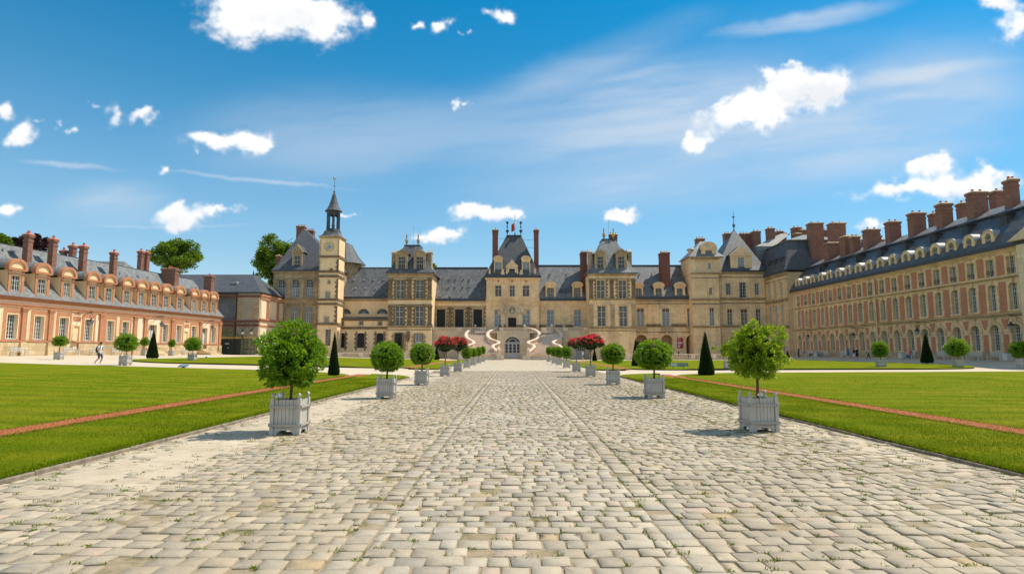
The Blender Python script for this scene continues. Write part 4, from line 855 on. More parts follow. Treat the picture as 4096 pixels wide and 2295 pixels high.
for x in (Yb+2.2, Yb+5.9): SB.window((x-.3, x+.3, 2.8, 4.7), .12, (1, 1), (1, 1), 'glass'); SB.box('sill', x-.42, x+.42, -.12, .05, 2.66, 2.798, 'stone_pale')
SB.band(Yb+.45, Y2, zE+.001, zE+.22, 0, .3, 'lead', 'gutter'); SB.frame = I4
ra = P('b', 990, 524, Yb+5); rl = HX('b', 275, 530, Yb+5)
SB.roof([(rl-16, bx1+.4, Yb-.35, Yb+12.5, zE+.222), (rl-16, ra[0], Yb+5, Yb+6.2, ra[1])], 'slate_blue'); SB.add('roof_finial', MB().lathe(ra[0], Yb+5.2, [(.2, ra[1]-.1), (.12, ra[1]+.3), (.05, ra[1]+.8)], 8), 'lead')
SB.add('skylight', MB().box(-.5, .5, -.5, .3, 0, .45), 'lead_pale', loc=(HX('b', 835, 612, Yb+2.8), Yb+2.3, HZ('b', 835, 620, Yb+2.8)))
# gate and railings
GY = 102.6; GT = Bld('garden_gate', 'dark green iron gate with gilded spikes between the left wing and the side building', (-49, GY, .9), cat='gate')
def gx(px): return onY(870+px/9.62, 1370, GY)[0]
def gz_(py): return onY(930, 1280+py/9.62, GY)[1]
for a, b in ((150, 640), (640, 900), (1000, 1450)):
    x0, x1 = gx(a), gx(b); zb, zt = gz_(1340), gz_(730); fr = MB()
    for z in (zb, gz_(1140), gz_(1110), zt): fr.box(x0, x1, GY-.03, GY+.03, z, z+.06)
    nn = 3; [fr.box(x0+(x1-x0)*k/nn-.035, x0+(x1-x0)*k/nn+.035, GY-.035, GY+.035, zb, zt) for k in range(nn+1)]
    leaf = GT.add('gate_leaf', fr, 'gate_green'); br = MB(); sp = MB(); k = 0; n = int((x1-x0)/.14)
    for k in range(n):
        x = x0+(k+.5)*(x1-x0)/n; br.box(x-.014, x+.014, GY-.015, GY+.015, zb+.06, zt); sp.lathe(x, GY, [(.03, zt+.06), (.03, zt+.12), (.055, zt+.2), (.004, zt+.46)], 5)
    GT.add('bars', br, 'gate_green', leaf); GT.add('spikes', sp, 'gilt', leaf)
    if a != 1000: GT.box('sheet_panel', x0+.02, x1-.02, GY+.018, GY+.03, zb+.07, zt-.02, 'gate_green', leaf)
GT.box('white_notice', gx(290), gx(450), GY-.05, GY-.04, gz_(920), gz_(885), 'sign_white'); GT.box('notice', gx(405), gx(435), GY-.05, GY-.04, gz_(1085), gz_(1050), 'sign_white')
def letters(parent, txt, x, y, z, size, mat, name='lettering', frame=I4):
    c = bpy.data.curves.new(name, 'FONT'); c.body = txt; c.size = size; c.align_x = 'CENTER'; c.align_y = 'CENTER'; c.extrude = .002
    o = bpy.data.objects.new(name, c); m = bpy.data.meshes.new_from_object(o); bpy.data.objects.remove(o); bpy.data.curves.remove(c)
    m.materials.clear(); return mk(name, m, mat, parent, frame, loc=(x, y, z), rot=(math.pi/2, 0, 0))
letters(GT.root, 'Jardin de Diane', (gx(290)+gx(450))/2, GY-.053, gz_(902), .22, 'ink')
for px, lb in ((665, 'left'), (1000, 'right')):
    x = gx(px); zb, zt = .6, gz_(250); o = Bld('lamp_post', 'dark scroll-topped lamp post, %s of the pair at the garden gate' % lb, (x, GY-.5, .9), cat='lamp post', group='gate lamp posts')
    arc = [(x, GY-.5, zb), (x, GY-.5, zt)]+[(x+1.0-1.0*math.cos(a), GY-.5, zt+.95*math.sin(a)*1.0) for a in np.linspace(.4, math.pi*1.0, 9)]; r = x+1.55
    sp = [(x+1.45+.62*math.cos(a)*(1-.0*a), GY-.5, zt+.25+.62*math.sin(a)) for a in np.linspace(math.pi*.95, -math.pi*.9, 16)]
    o.add('post', MB().tube([(x, GY-.5, zb), (x, GY-.5, zt), (x+.25, GY-.5, zt+.45)]+sp, .05, 6), 'iron'); lx, lz = x+1.5, gz_(450)
    o.add('hanger', MB().tube([(lx, GY-.5, zt-.35), (lx, GY-.5, lz+.4)], .025, 5), 'iron'); q = o.add('lantern', MB().lathe(lx, GY-.5, [(.05, lz+.5), (.12, lz+.3), (.42, lz+.06), (.40, lz), (.30, lz-.02)], 8), 'iron'); o.add('lamp_glass', MB().lathe(lx, GY-.5, [(.28, lz-.021), (.24, lz-.25), (.14, lz-.42)], 8), 'white_frame', q)
iv = crown_mesh('crown', 1, 1, 1, 500, 8, .06, .035, 'leaf_ivy', .2, 3.3, .6)
o = empty('ivy_hedge', (-50.5, 104, 1), 'pale green ivy hedge showing over the garden gate', 'hedge'); mk('stems', MB().tube([(-53, 104, .8), (-48, 104, 3.6)], .06, 5), 'bark', o); mk('crown', iv, None, o, loc=(-50.4, 104.2, 3.4), scale=(3.2, .9, 1.9)); mk('lower_foliage', iv, None, o, loc=(-47.2, 104.2, 2.4), scale=(1.4, .7, 2.0))

# ------------------------------------------------------------------ corner pavilion and clock tower
Ya = 117.5
A = Bld('corner_pavilion', 'grey stone pavilion with arched windows and steep slate hip roof behind the clock tower', (-41, Ya, .6))
ax0 = HX('c', 170, 900, Ya); ax1 = -34.6; zC = HZ('c', 340, 712, Ya); zG = HZ('c', 340, 1105, Ya)
up = [R('c', a, 772, b, 905, Ya) for a, b in ((207, 262), (308, 365), (413, 468))]; lo = [R('c', a, 975, b, 1103, Ya) for a, b in ((201, 256), (297, 358), (403, 460))]
A.wall(ax0, ax1, .0, zC, Ya, [(*r, (r[1]-r[0])/2) for r in up]+[tuple(r) for r in lo], 'stone_grey', .35, 16)
for r in up: A.window(r, Ya+.25, (2, 2), (2, 3), ('glass_blind', 'glass'), tops=(.55,)); A.surround(r, Ya, .2, .08, 'stone_grey', top=False)
for r in lo: A.window(r, Ya+.25, (2, 2), (2, 2), 'glass_blind', tops=(.68,)); A.surround(r, Ya, .2, .08, 'stone_grey')
for z0, z1, p in ((zC-.5, zC, .3), (zC-1.75, zC-1.45, .15), (HZ('c', 340, 925, Ya), HZ('c', 340, 908, Ya), .18), (HZ('c', 340, 965, Ya), HZ('c', 340, 950, Ya), .16), (zG-.7, zG-.35, .2)): A.band(ax0, ax1, z0, z1, Ya, p, 'ledge', steps=2)
for x in (185, 285, 388, 490): c = HX('c', x, 840, Ya); A.pilaster(c-.32, c+.32, HZ('c', 340, 905, Ya), zC-1.76, Ya, .14, 'stone_grey', .5)
for x in (280, 380, 482): c = HX('c', x, 1040, Ya); A.pilaster(c-.3, c+.3, zG, HZ('c', 340, 968, Ya), Ya, .14, 'stone_grey', .5)
ap = P('c', 402, 408, Ya+8); A.band(ax0, ax1, zC+.002, zC+.25, Ya, .4, 'lead', 'gutter')
A.roof([(ax0-.4, ax1+.4, Ya-.4, Ya+16.4, zC+.252), (ax0+.5, ax1-.5, Ya+.6, Ya+15.5, zC+1.6), (ap[0]-.4, ap[0]+.4, Ya+8, Ya+9, ap[1])], 'slate_blue')
wr = R('c', 328, 597, 375, 690, Ya+.5); dr = R('c', 308, 575, 398, 700, Ya+.5); A.dormer((wr[0]+wr[1])/2, dr[1]-dr[0]-.5, zC+.25, dr[3], Ya+.3, (wr[1]-wr[0], wr[2], wr[3]), 4, 'tri', 1.5, 'stone_grey', 'stone_grey', 'slate_blue', (2, 3), (2, 1))
c = R('c', 347, 378, 405, 470, Ya+9); A.chimney(c[0], c[1], Ya+8.6, Ya+10, zC+4, c[3], 'brick_red', 3); c = R('c', 415, 408, 468, 440, Ya+11); A.chimney(c[0], c[1], Ya+11, Ya+12.2, zC+3, c[3], 'brick_red', 4); c = R('c', 205, 600, 235, 660, Ya+6); A.chimney(c[0], c[1], Ya+5, Ya+6, zC, c[3], 'brick_red', 1)
# conical roofed turret behind
tc = HX('c', 752, 640, Ya+9); zt0, zt1 = HZ('c', 752, 665, Ya+9), HZ('c', 706, 515, Ya+9)
T2 = Bld('rear_turret', 'conical slate turret roof peeping out right of the clock tower', (tc-1.6, Ya+9, 0)); T2.add('wall', MB().lathe(tc-1.6, Ya+9, [(3.6, 0), (3.6, zt0)], 16), 'stone_grey'); T2.add('roof', MB().lathe(tc-1.6, Ya+9, [(4.6, zt0), (3.2, zt0+1.6), (1.6, zt0+4.3), (.05, zt1+.6)], 16), 'slate_blue')
# clock tower
Yt = 114.5; tx0, tx1 = HX('c', 512, 640, Yt), HX('c', 658, 640, Yt); TW = tx1-tx0; zT = HZ('c', 586, 462, Yt); tm = (tx0+tx1)/2
T = Bld('clock_tower', 'square cream clock tower with gilt-ringed dial and slate spire', (tm, Yt, .5), cat='tower')
hol = [R('c', 590, 692, 610, 720, Yt), R('c', 578, 780, 592, 800, Yt), R('c', 560, 862, 590, 913, Yt), R('c', 550, 1050, 582, 1100, Yt)]; dr = R('c', 556, 1140, 596, 1262, Yt)
T.wall(tx0, tx1, 0, zT, Yt, hol+[dr], 'plaster', .25, TW)
for k, r in enumerate(hol): T.window(r, Yt+.18, (1 if k < 2 else 2, 1), (1, 2), 'glass' if k < 2 else 'glass_blind', mw=.03); T.surround(r, Yt, .12, .05, 'stone_grey')
T.window(dr, Yt+.2, (2, 2), (2, 3), 'glass', 'stone_frame')
ys = [605, 705, 735, 925, 965, 1112]
for y_, p in zip((612, 722, 757, 930, 962, 1110), (.16, .14, .2, .14, .1, .22)):
    z = HZ('c', 586, y_, Yt); T.add('string_course', MB().box(tx0-p, tx1+p, Yt-p, Yt+TW+.05, z, z+.45), 'quoin_stone')
for za, zb in ((HZ('c', 586, 705, Yt), HZ('c', 586, 622, Yt)), (HZ('c', 586, 920, Yt), HZ('c', 586, 768, Yt)), (HZ('c', 586, 1100, Yt), HZ('c', 586, 968, Yt))): T.quoins(tx1, za, zb, Yt, -1, .62, .38, .42, 'quoin_stone'); T.quoins(tx0, za, zb, Yt, 1, .3, .2, .42, 'stone_grey')
T.add('panel_frame', MB().box(tx0+.12, tx0+.26, Yt-.05, Yt+.02, HZ('c', 586, 600, Yt), zT-.3).box(tx1-.26, tx1-.12, Yt-.05, Yt+.02, HZ('c', 586, 600, Yt), zT-.3), 'stone_grey')
cc = P('c', 586, 533, Yt); rr = 34/1.85/FPX*Yt*1.02
def disc(r0, r1, y, n=32):
    m = MB()
    for k in range(n):
        a, b = 2*math.pi*k/n, 2*math.pi*(k+1)/n; p = [(cc[0]+r*math.cos(t), y, cc[1]+r*math.sin(t)) for r, t in ((r0, a), (r1, a), (r1, b), (r0, b))]; m.quad(*p)
    return m
clock = T.add('clock', MB().loft([[(cc[0]+r*math.cos(t), y, cc[1]+r*math.sin(t)) for t in np.linspace(0, 2*math.pi, 33)[:-1]] for r, y in ((rr, Yt+.01), (rr*1.02, Yt-.14), (rr*.84, Yt-.14), (rr*.82, Yt-.04))], False, False), 'gilt')
T.add('dial', disc(0.01, rr*.83, Yt-.041), 'dial_white', clock); T.add('dial_center', disc(.005, rr*.5, Yt-.046), 'dial_grey', clock); hn = MB(); bar = MB()
for k in range(12):
    a = math.pi/2-2*math.pi*k/12; c_, s_ = math.cos(a), math.sin(a); nb = (3, 1, 2, 3, 2, 1, 2, 3, 4, 2, 1, 2)[k]
    for j in range(nb):
        o_ = (j-(nb-1)/2)*.075; pts = []
        for q, t_ in ((rr*.55, -.022), (rr*.55, .022), (rr*.77, .022), (rr*.77, -.022)): pts.append((cc[0]+c_*q-s_*(o_+t_), Yt-.05, cc[1]+s_*q+c_*(o_+t_)))
        bar.quad(*pts)
T.add('numerals', bar, 'ink', clock)
for a, L, wd in ((math.pi/2-R_(18), rr*.48, .05), (math.pi+R_(14), rr*.66, .04)):
    c_, s_ = math.cos(a), math.sin(a); T.add('clock_hand', MB().poly([(cc[0]-s_*wd, Yt-.07, cc[1]+c_*wd), (cc[0]+s_*wd, Yt-.07, cc[1]-c_*wd), (cc[0]+c_*L, Yt-.07, cc[1]+s_*L)]), 'gilt', clock)
yc_ = Yt+TW/2
T.add('cornice', MB().loft([[(tx0-p, Yt-p, z), (tx1+p, Yt-p, z), (tx1+p, Yt+TW+p, z), (tx0-p, Yt+TW+p, z)] for p, z in ((.02, zT-.2), (.15, zT-.1), (.2, zT+.15), (.3, zT+.2), (.3, zT+.3))]), 'stone_grey')
zl0 = HZ('c', 615, 412, yc_); zl1 = HZ('c', 615, 278, yc_); hw = TW/2
rings = []
for f, z in ((1.06, zT+.31), (.86, zT+.55), (.74, zT+1.0), (.68, zl0-.25)): rings.append([(tm+hw*f*sx, yc_+hw*f*sy, z) for sx, sy in ((-1, -1), (1, -1), (1, 1), (-1, 1))])
T.add('lantern_skirt', MB().loft(rings), 'slate_lit'); oct_ = lambda r, z: [(tm+r*math.cos(math.pi/8+math.pi/4*k), yc_+r*math.sin(math.pi/8+math.pi/4*k), z) for k in range(8)]
ln = T.add('lantern', MB().loft([oct_(1.5, zl0-.35), oct_(1.5, zl0-.1), oct_(1.34, zl0+.0), oct_(1.3, zl0+.25)]), 'lead')
for k in range(8):
    a = math.pi/8+math.pi/4*k; x, y = tm+1.15*math.cos(a), yc_+1.15*math.sin(a); T.add('column', MB().lathe(x, y, [(.19, zl0+.25), (.14, zl0+.5), (.13, zl1-.5), (.18, zl1-.2)], 8), 'lead', ln)
    b = a+math.pi/8; mid = Matrix.Translation((tm+1.06*math.cos(b), yc_+1.06*math.sin(b), 0)) @ Matrix.Rotation(b+math.pi/2, 4, 'Z')
    n = 8; m = MB(); z_ = zl1-.95
    for j in range(n):
        p0, p1 = [(.33*math.cos(math.pi*q/n), z_+.36*math.sin(math.pi*q/n)) for q in (j, j+1)]; m.quad((p0[0], 0, p0[1]), (p0[0], 0, zl1-.1), (p1[0], 0, zl1-.1), (p1[0], 0, p1[1]))
    mk('arch', m, 'lead', ln, mid)
T.add('bell', MB().lathe(tm, yc_, [(.4, zl0+.9), (.28, zl0+1.2), (.2, zl0+1.6), (.05, zl0+1.75)], 10), 'bronze_green', ln)
T.add('lantern_head', MB().loft([oct_(1.28, zl1-.2), oct_(1.32, zl1), oct_(1.52, zl1+.12), oct_(1.52, zl1+.2)]), 'lead', ln)
zs = HZ('c', 628, 135, yc_); T.add('spire', MB().lathe(tm, yc_, [(1.75, zl1+.2), (1.3, zl1+.65), (.95, zl1+1.35), (.62, zl1+2.4), (.32, zl1+3.6), (.14, zs-.1), (.2, zs), (.1, zs+.12)], 12, math.pi/12), 'slate_blue')
zk = HZ('c', 632, 32, yc_); va = T.add('weather_vane', MB().tube([(tm, yc_, zs), (tm+.03, yc_, zk)], .035, 5).lathe(tm, yc_, [(.02, zs+.1), (.22, zs+.3), (.02, zs+.52)], 8).box(tm-.35, tm+.35, yc_-.02, yc_+.02, zk-1.5, zk-1.42), 'iron')
T.add('weathercock', MB().prism([(tm-.3, zk), (tm-.05, zk-.15), (tm+.25, zk-.08), (tm+.42, zk+.35), (tm+.2, zk+.15), (tm-.1, zk+.2), (tm-.25, zk+.5), (tm-.4, zk+.25)], yc_-.03, yc_+.03), 'gilt', va)

# ------------------------------------------------------------------ gallery with lunette windows (between tower and left pavilion)
Yg, Yl = 120., 117.6
G1 = Bld('lunette_gallery', 'low gallery with half-moon windows under a long slate roof right of the clock tower', (-29, Yl, .3))
gx0, gx1 = tx1-.3, HX('d', 130, 900, 116.5)+.3
lun = []
for x in (705, 840, 978): c, z = P('c', x, 1030, Yg); r = 43/1.85/FPX*Yg; lun.append((c-r, c+r, z, z+r*.98, r*.98))
zE1 = HZ('c', 850, 932, Yg); zM = HZ('c', 850, 1052, Yg)
G1.wall(gx0, gx1, zM-2, zE1, Yg, lun, 'plaster', .25, 12)
for a in lun:
    xm = (a[0]+a[1])/2; r = (a[1]-a[0])/2; m = MB(); G1.add('window', disc(0, 0, 0) if False else MB().poly([(xm+r*math.cos(t), Yg+.2, a[2]+r*math.sin(t)) for t in np.linspace(0, math.pi, 14)]), 'glass')
    fr = MB()
    for k in range(1, 7): t = math.pi*k/7; fr.tube([(xm+.25*r*math.cos(t), Yg+.17, a[2]+.25*r*math.sin(t)), (xm+r*math.cos(t), Yg+.17, a[2]+r*math.sin(t))], .035, 4)
    for q in (.28, .97): fr.tube([(xm+q*r*math.cos(t), Yg+.17, a[2]+q*r*math.sin(t)) for t in np.linspace(0, math.pi, 12)], .04, 4)
    fr.box(a[0], a[1], Yg+.12, Yg+.18, a[2], a[2]+.1); G1.add('lunette_frame', fr, 'white_frame')
G1.band(gx0, gx1, zE1, zE1+.45, Yg, .35, 'stone_grey', 'cornice', steps=2); G1.band(gx0, gx1, zE1+.452, zE1+.9, Yg, .5, 'lead', 'gutter'); zr = HZ('c', 850, 690, Yg+6)
G1.roof([(gx0-2, gx1+1, Yg-.45, Yg+12, zE1+.902), (gx0-2, gx1+1, Yg+5.8, Yg+6.2, zr)], 'slate'); G1.box('roof_ridge', gx0-2, gx1+1, Yg+5.75, Yg+6.25, zr-.05, zr+.18, 'lead')
for k in range(10): x = gx0+1+(k % 5)*2.05+(k//5)*.9; t = .55 if k < 5 else .25; G1.add('roof_vent', MB().prism([(x-.16, 0), (x+.16, 0), (x, .28)], -.25, .3), 'lead_pale', loc=(0, Yg-.45+6.25*t-.1, zE1+.9+(zr-zE1-.9)*t+.02))
sm = [R('c', a, 1083, b, 1108, Yl) for a, b in ((665, 693), (808, 835), (948, 975))]; tall = [R('c', a, 1168, b, 1278, Yl) for a, b in ((650, 700), (792, 845), (935, 985))]
zLo = HZ('c', 820, 1066, Yl); lx0 = HX('c', 598, 1100, Yl)
G1.wall(lx0, gx1, 0, zLo, Yl, sm+[(*r, .22) for r in tall], 'plaster', .3, 3., 'lower_wall')
for r in sm: G1.window(r, Yl+.2, (2, 1), (1, 1), 'glass', 'stone_frame'); G1.surround(r, Yl, .12, .04, 'stone_grey')
for r in tall:
    G1.window(r, Yl+.25, (2, 2), (2, 3), 'glass', 'lead'); gr = MB()
    for k in range(7): x = r[0]+(r[1]-r[0])*(k+.5)/7; gr.box(x-.025, x+.025, Yl+.04, Yl+.09, r[2], r[3]-.05)
    G1.add('window_grille', gr, 'iron'); G1.quoins(r[0]-.02, r[2]-.5, r[3]+.3, Yl, -1, .52, .3, .42, 'quoin_stone'); G1.quoins(r[1]+.02, r[2]-.5, r[3]+.3, Yl, 1, .52, .3, .42, 'quoin_stone')
for y0_, y1_, p in ((1140, 1122, .18), (1078, 1070, .14)): G1.band(lx0, gx1, HZ('c', 820, y0_, Yl), HZ('c', 820, y1_, Yl), Yl, p, 'quoin_stone')
G1.add('lean_to_roof', MB().prism([(0, 0), (3.0, 0), (2.5, .75), (0, .12)], lx0-.2, gx1), 'lead', loc=(0, Yl-.45, zLo+.002), rot=(0, 0, 0)) if False else G1.add('lean_to_roof', MB().loft([[(lx0-.25, Yl-.4, zLo+.002), (gx1, Yl-.4, zLo+.002), (gx1, Yg-.01, zLo+.002), (lx0-.25, Yg-.01, zLo+.002)], [(lx0-.25, Yl-.4, zLo+.22), (gx1, Yl-.4, zLo+.22), (gx1, Yg-.01, zM+.1), (lx0-.25, Yg-.01, zM+.1)]]), 'lead')

# ------------------------------------------------------------------ the two big pavilions
def pavilion(b, z, Y, x0, x1, eave, rows, cols, roofpts, dorm, edge_d, roofmat, gl='glass', zb=0., mats=('plaster', 'quoin_stone')):
    X0, X1 = HX(z, x0, 700, Y), HX(z, x1, 700, Y); zE = HZ(z, (x0+x1)/2, eave, Y)
    wins = [R(z, a, t, bb, bt, Y) for t, bt, cc_ in rows for a, bb in cc_]
    b.wall(X0, X1, zb, zE, Y, wins, mats[0], .3, 11)
    for r in wins:
        b.window(r, Y+.22, (2, 3), (3, 2), gl, 'stone_frame', fw=.08, bw=.13, mw=.035, tops=(.42, .71))
        b.surround(r, Y, .16, .06, mats[1] if mats[0] == 'plaster' else 'stone', hood=.0)
    return X0, X1, zE, wins
def pav_roof(b, X0, X1, Y, zE, top, z, dorms, edges, wz, roofmat):
    (ta, tb, ty) = top; zt = HZ(z, (ta+tb)/2, ty, Y+3.6); xa, xb = HX(z, ta, ty, Y+3.6), HX(z, tb, ty, Y+3.6)
    b.band(X0, X1, zE-.5, zE-.05, Y, .4, 'stone_grey', 'cornice', steps=3)
    b.roof([(X0-.65, X1+.65, Y-.65, Y+11.6, zE-.03), (X0-.62, X1+.62, Y-.62, Y+11.5, zE+.12), (X0+.35, X1-.35, Y+.35, Y+10.6, zE+1.2), (xa, xb, Y+3.6, Y+7.4, zt)], roofmat); b.box('roof_ridge', xa-.1, xb+.1, Y+3.5, Y+7.5, zt-.02, zt+.14, 'lead')
    for a, c_, ap, w0, w1, wt, wb in dorms:
        xc = HX(z, (w0+w1)/2, (wt+wb)/2, Y+.25); ww = HX(z, w1, wt, Y+.25)-HX(z, w0, wt, Y+.25); z0 = zE+.25; zz1 = HZ(z, a, wt-22, Y+.25); za = HZ(z, a, ap, Y+.25)
        b.dormer(xc, HX(z, c_, wt, Y+.25)-HX(z, a, wt, Y+.25), z0, zz1, Y+.15, (ww, HZ(z, w0, wb, Y+.25), HZ(z, w0, wt, Y+.25)), 3.4, 'tri', za-zz1-.2, 'stone_grey', 'stone_grey', 'slate_blue', (2, 3), (2, 1), 'stone_frame', over=.22, tops=(.42, .72))
    for a, c_, t, bt, sgn in edges:      # dormers on the flanks seen edge-on
        xa_, xb_ = HX(z, a, t, Y+2), HX(z, c_, t, Y+2); zt_ = HZ(z, a, t, Y+2); z0 = zE+.6
        q = b.box('flank_dormer', xa_, xb_, Y+1.6, Y+3.4, z0, zt_-.55, 'stone_grey'); b.add('flank_pediment', MB().loft([[(xa_-.1, Y+1.4, zt_-.549), (xb_+.1, Y+1.4, zt_-.549), (xb_+.1, Y+3.6, zt_-.549), (xa_-.1, Y+3.6, zt_-.549)], [(xa_-.1, Y+2.4, zt_+.15), (xb_+.1, Y+2.4, zt_+.15), (xb_+.1, Y+2.6, zt_+.15), (xa_-.1, Y+2.6, zt_+.15)]]), 'lead_pale', q)
    for x in (xa+.35, xb-.35):
        b.add('roof_finial', MB().lathe(x, Y+3.9, [(.12, zt), (.1, zt+.3), (.28, zt+.7), (.34, zt+1.1), (.16, zt+1.5), (.1, zt+1.7), (.17, zt+1.9), (.03, zt+2.5)], 10), 'gilt' if b is PG and x > xa+1 else 'stone_grey')
    b.add('lightning_rod', MB().tube([((xa+xb)/2+.1, Y+4.5, zt), ((xa+xb)/2+.1, Y+4.5, HZ(z, ta, 65 if z == 'd' else 5, Y+4.5))], .02, 4), 'iron')
Yp = 116.5
PC = Bld('left_pavilion', 'square pavilion with dark rusticated window quoins left of the horseshoe stair', (-20.3, Yp, .1)); PG = None
ROWC = [(575, 752, ((203, 280), (393, 470))), (825, 1012, ((195, 272), (388, 466)))]
X0, X1, zE, wins = pavilion(PC, 'd', Yp, 130, 545, 512, ROWC, 2, None, None, None, 'slate')
def deco(b, z, Y, X0, X1, wins, levels, mids, qm='quoin_stone', ends=True):
    for r in wins: b.quoins(r[0]-.16, r[2], r[3]+.1, Y, -1, .46, .2, .37, qm); b.quoins(r[1]+.16, r[2], r[3]+.1, Y, 1, .46, .2, .37, qm)
    for y0_, y1_, p, m in levels: b.band(X0, X1, HZ(z, mids[0], y0_, Y), HZ(z, mids[0], y1_, Y), Y, p, m, steps=2)
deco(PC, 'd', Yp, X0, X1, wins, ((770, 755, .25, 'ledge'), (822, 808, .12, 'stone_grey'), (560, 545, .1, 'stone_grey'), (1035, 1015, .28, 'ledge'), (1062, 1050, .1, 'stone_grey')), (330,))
for t, bt in ((562, 752), (822, 1014)):
    for x, wd in ((148, .4), (331, .42), (527, .4)): c = HX('d', x, (t+bt)/2, Yp); PC.pilaster(c-wd, c+wd, HZ('d', x, bt, Yp), HZ('d', x, t, Yp), Yp, .12, 'quoin_stone', .5, .35)
gf = [R('d', 195, 1090, 260, 1250, Yp), R('d', 390, 1098, 453, 1172, Yp)]
PC.box('ground_floor_panel', *gf[0][:2], Yp-.03, Yp+.03, gf[0][2], gf[0][3], 'shutter_black'); PC.surround(gf[0], Yp, .2, .1, 'quoin_stone', sill=False)
fg = MB(); [fg.box(gf[0][0]+.2+k*.35, gf[0][0]+.25+k*.35, Yp-.07, Yp-.031, gf[0][2], gf[0][3]) for k in range(7)]; PC.add('window_grille', fg, 'iron')
PC.box('ground_floor_pane', gf[1][0], gf[1][1], Yp-.012, Yp+.03, gf[1][2]-2.2, gf[1][3], 'glass'); PC.window(gf[1], Yp-.05, (2, 1), (3, 4), 'glass'); PC.box('shutter_panel', gf[1][0], gf[1][1], Yp-.06, Yp-.013, gf[1][2]-2.2, gf[1][2], 'grey_door'); PC.surround((gf[1][0], gf[1][1], gf[1][2]-2.2, gf[1][3]), Yp, .2, .12, 'quoin_stone')
for r in gf: PC.quoins(r[0]-.22, .4, r[3]+.1, Yp, -1, .6, .35, .42, 'stone_grey'); PC.quoins(r[1]+.22, .4, r[3]+.1, Yp, 1, .6, .35, .42, 'stone_grey')
c = HX('d', 318, 1150, Yp); PC.add('console', MB().box(c-.35, c+.35, Yp-.25, Yp, 4.0, 5.4).lathe(c, Yp-.2, [(.1, 3.3), (.35, 3.8), (.2, 4.5)], 8), 'quoin_stone')
pav_roof(PC, X0, X1, Yp, zE, (285, 430, 245), 'd', ((200, 315, 278, 225, 290, 352, 470), (378, 490, 280, 398, 463, 352, 470)), ((165, 203, 292, 480, -1), (505, 547, 290, 480, 1)), None, 'slate')
PG = Bld('right_pavilion', 'square pavilion with stone cross windows right of the horseshoe stair', (19.2, Yp, .1))
ROWG = [(578, 752, ((932, 1008), (1140, 1217))), (825, 1018, ((938, 1017), (1148, 1225)))]
X0, X1, zE, wins = pavilion(PG, 'e', Yp, 860, 1300, 514, ROWG, 2, None, None, None, 'slate', mats=('stone_warm', 'quoin_stone'))
deco(PG, 'e', Yp, X0, X1, wins[:2], ((770, 755, .25, 'ledge'), (812, 798, .12, 'stone_warm'), (572, 560, .1, 'stone_grey'), (1045, 1025, .28, 'ledge'), (1070, 1060, .1, 'stone_grey')), (1080,))
for x in (876, 1074, 1284): c = HX('e', x, 660, Yp); PG.pilaster(c-.36, c+.36, HZ('e', x, 752, Yp), HZ('e', x, 573, Yp), Yp, .12, 'quoin_stone', .5, .35)
for x in (876, 1082, 1284): c = HX('e', x, 910, Yp); PG.pilaster(c-.38, c+.38, HZ('e', x, 1020, Yp), HZ('e', x, 812, Yp), Yp, .12, 'stone_grey', .3, .4)
for x in (915, 1050, 1120, 1250): c = HX('e', x, 910, Yp); PG.pilaster(c-.3, c+.3, HZ('e', x, 1020, Yp), HZ('e', x, 812, Yp), Yp, .09, 'stone_warm', .3, .4)
for x0_, x1_ in ((955, 1020), (1158, 1230)):
    r = R('e', x0_, 1108, x1_, 1240, Yp); xm = (r[0]+r[1])/2; hw_ = (r[1]-r[0])/2; PG.add('niche', MB().prism([(r[0], r[2]), (r[1], r[2])]+[(xm+hw_*math.cos(t), r[3]-hw_+hw_*math.sin(t)) for t in np.linspace(0, math.pi, 10)], Yp-.05, Yp+.02), 'plaster')
for z0_ in np.arange(.6, 5.6, .44):
    for x0_, x1_ in ((862, 935), (1040, 1140), (1245, 1298)): PG.box('rustic_block', HX('e', x0_, 1150, Yp), HX('e', x1_, 1150, Yp), Yp-.1, Yp+.02, z0_, z0_+.36, 'stone_shade')
pav_roof(PG, X0, X1, Yp, zE, (985, 1110, 187), 'e', ((915, 1020, 277, 935, 993, 350, 470), (1118, 1222, 270, 1137, 1197, 350, 470)), ((848, 886, 285, 480, -1), (1225, 1262, 285, 480, 1)), None, 'slate_lit')
c = R('e', 1047, 145, 1120, 200, Yp+6); PG.chimney(c[0], c[1], Yp+5, Yp+6, zE+3, c[3], 'brick_red', 3)
# ------------------------------------------------------------------ connecting wings of the main front
Yw = 122.; Yterr = 118.5
def wing_roof(b, x0, x1, zE, zr, mat, ridge=5.0):
    b.band(x0, x1, zE, zE+.55, Yw, .4, 'lead', 'gutter'); b.roof([(x0, x1, Yw-.35, Yw+10, zE+.552), (x0, x1, Yw+ridge-.2, Yw+ridge+.2, zr)], mat); b.box('roof_ridge', x0, x1, Yw+ridge-.3, Yw+ridge+.3, zr-.05, zr+.2, 'lead')
def vents(b, x0, x1, zE, zr, n, ts, ridge=5.0):
    for t in ts:
        for k in range(n):
            x = x0+(x1-x0)*(k+.5+random.uniform(-.1, .1))/n; b.add('roof_vent', MB().prism([(x-.14, 0), (x+.14, 0), (x, .26)], -.25, .3), 'lead_pale', loc=(0, Yw-.35+(ridge+.15)*t-.12, zE+.55+(zr-zE-.55)*t))
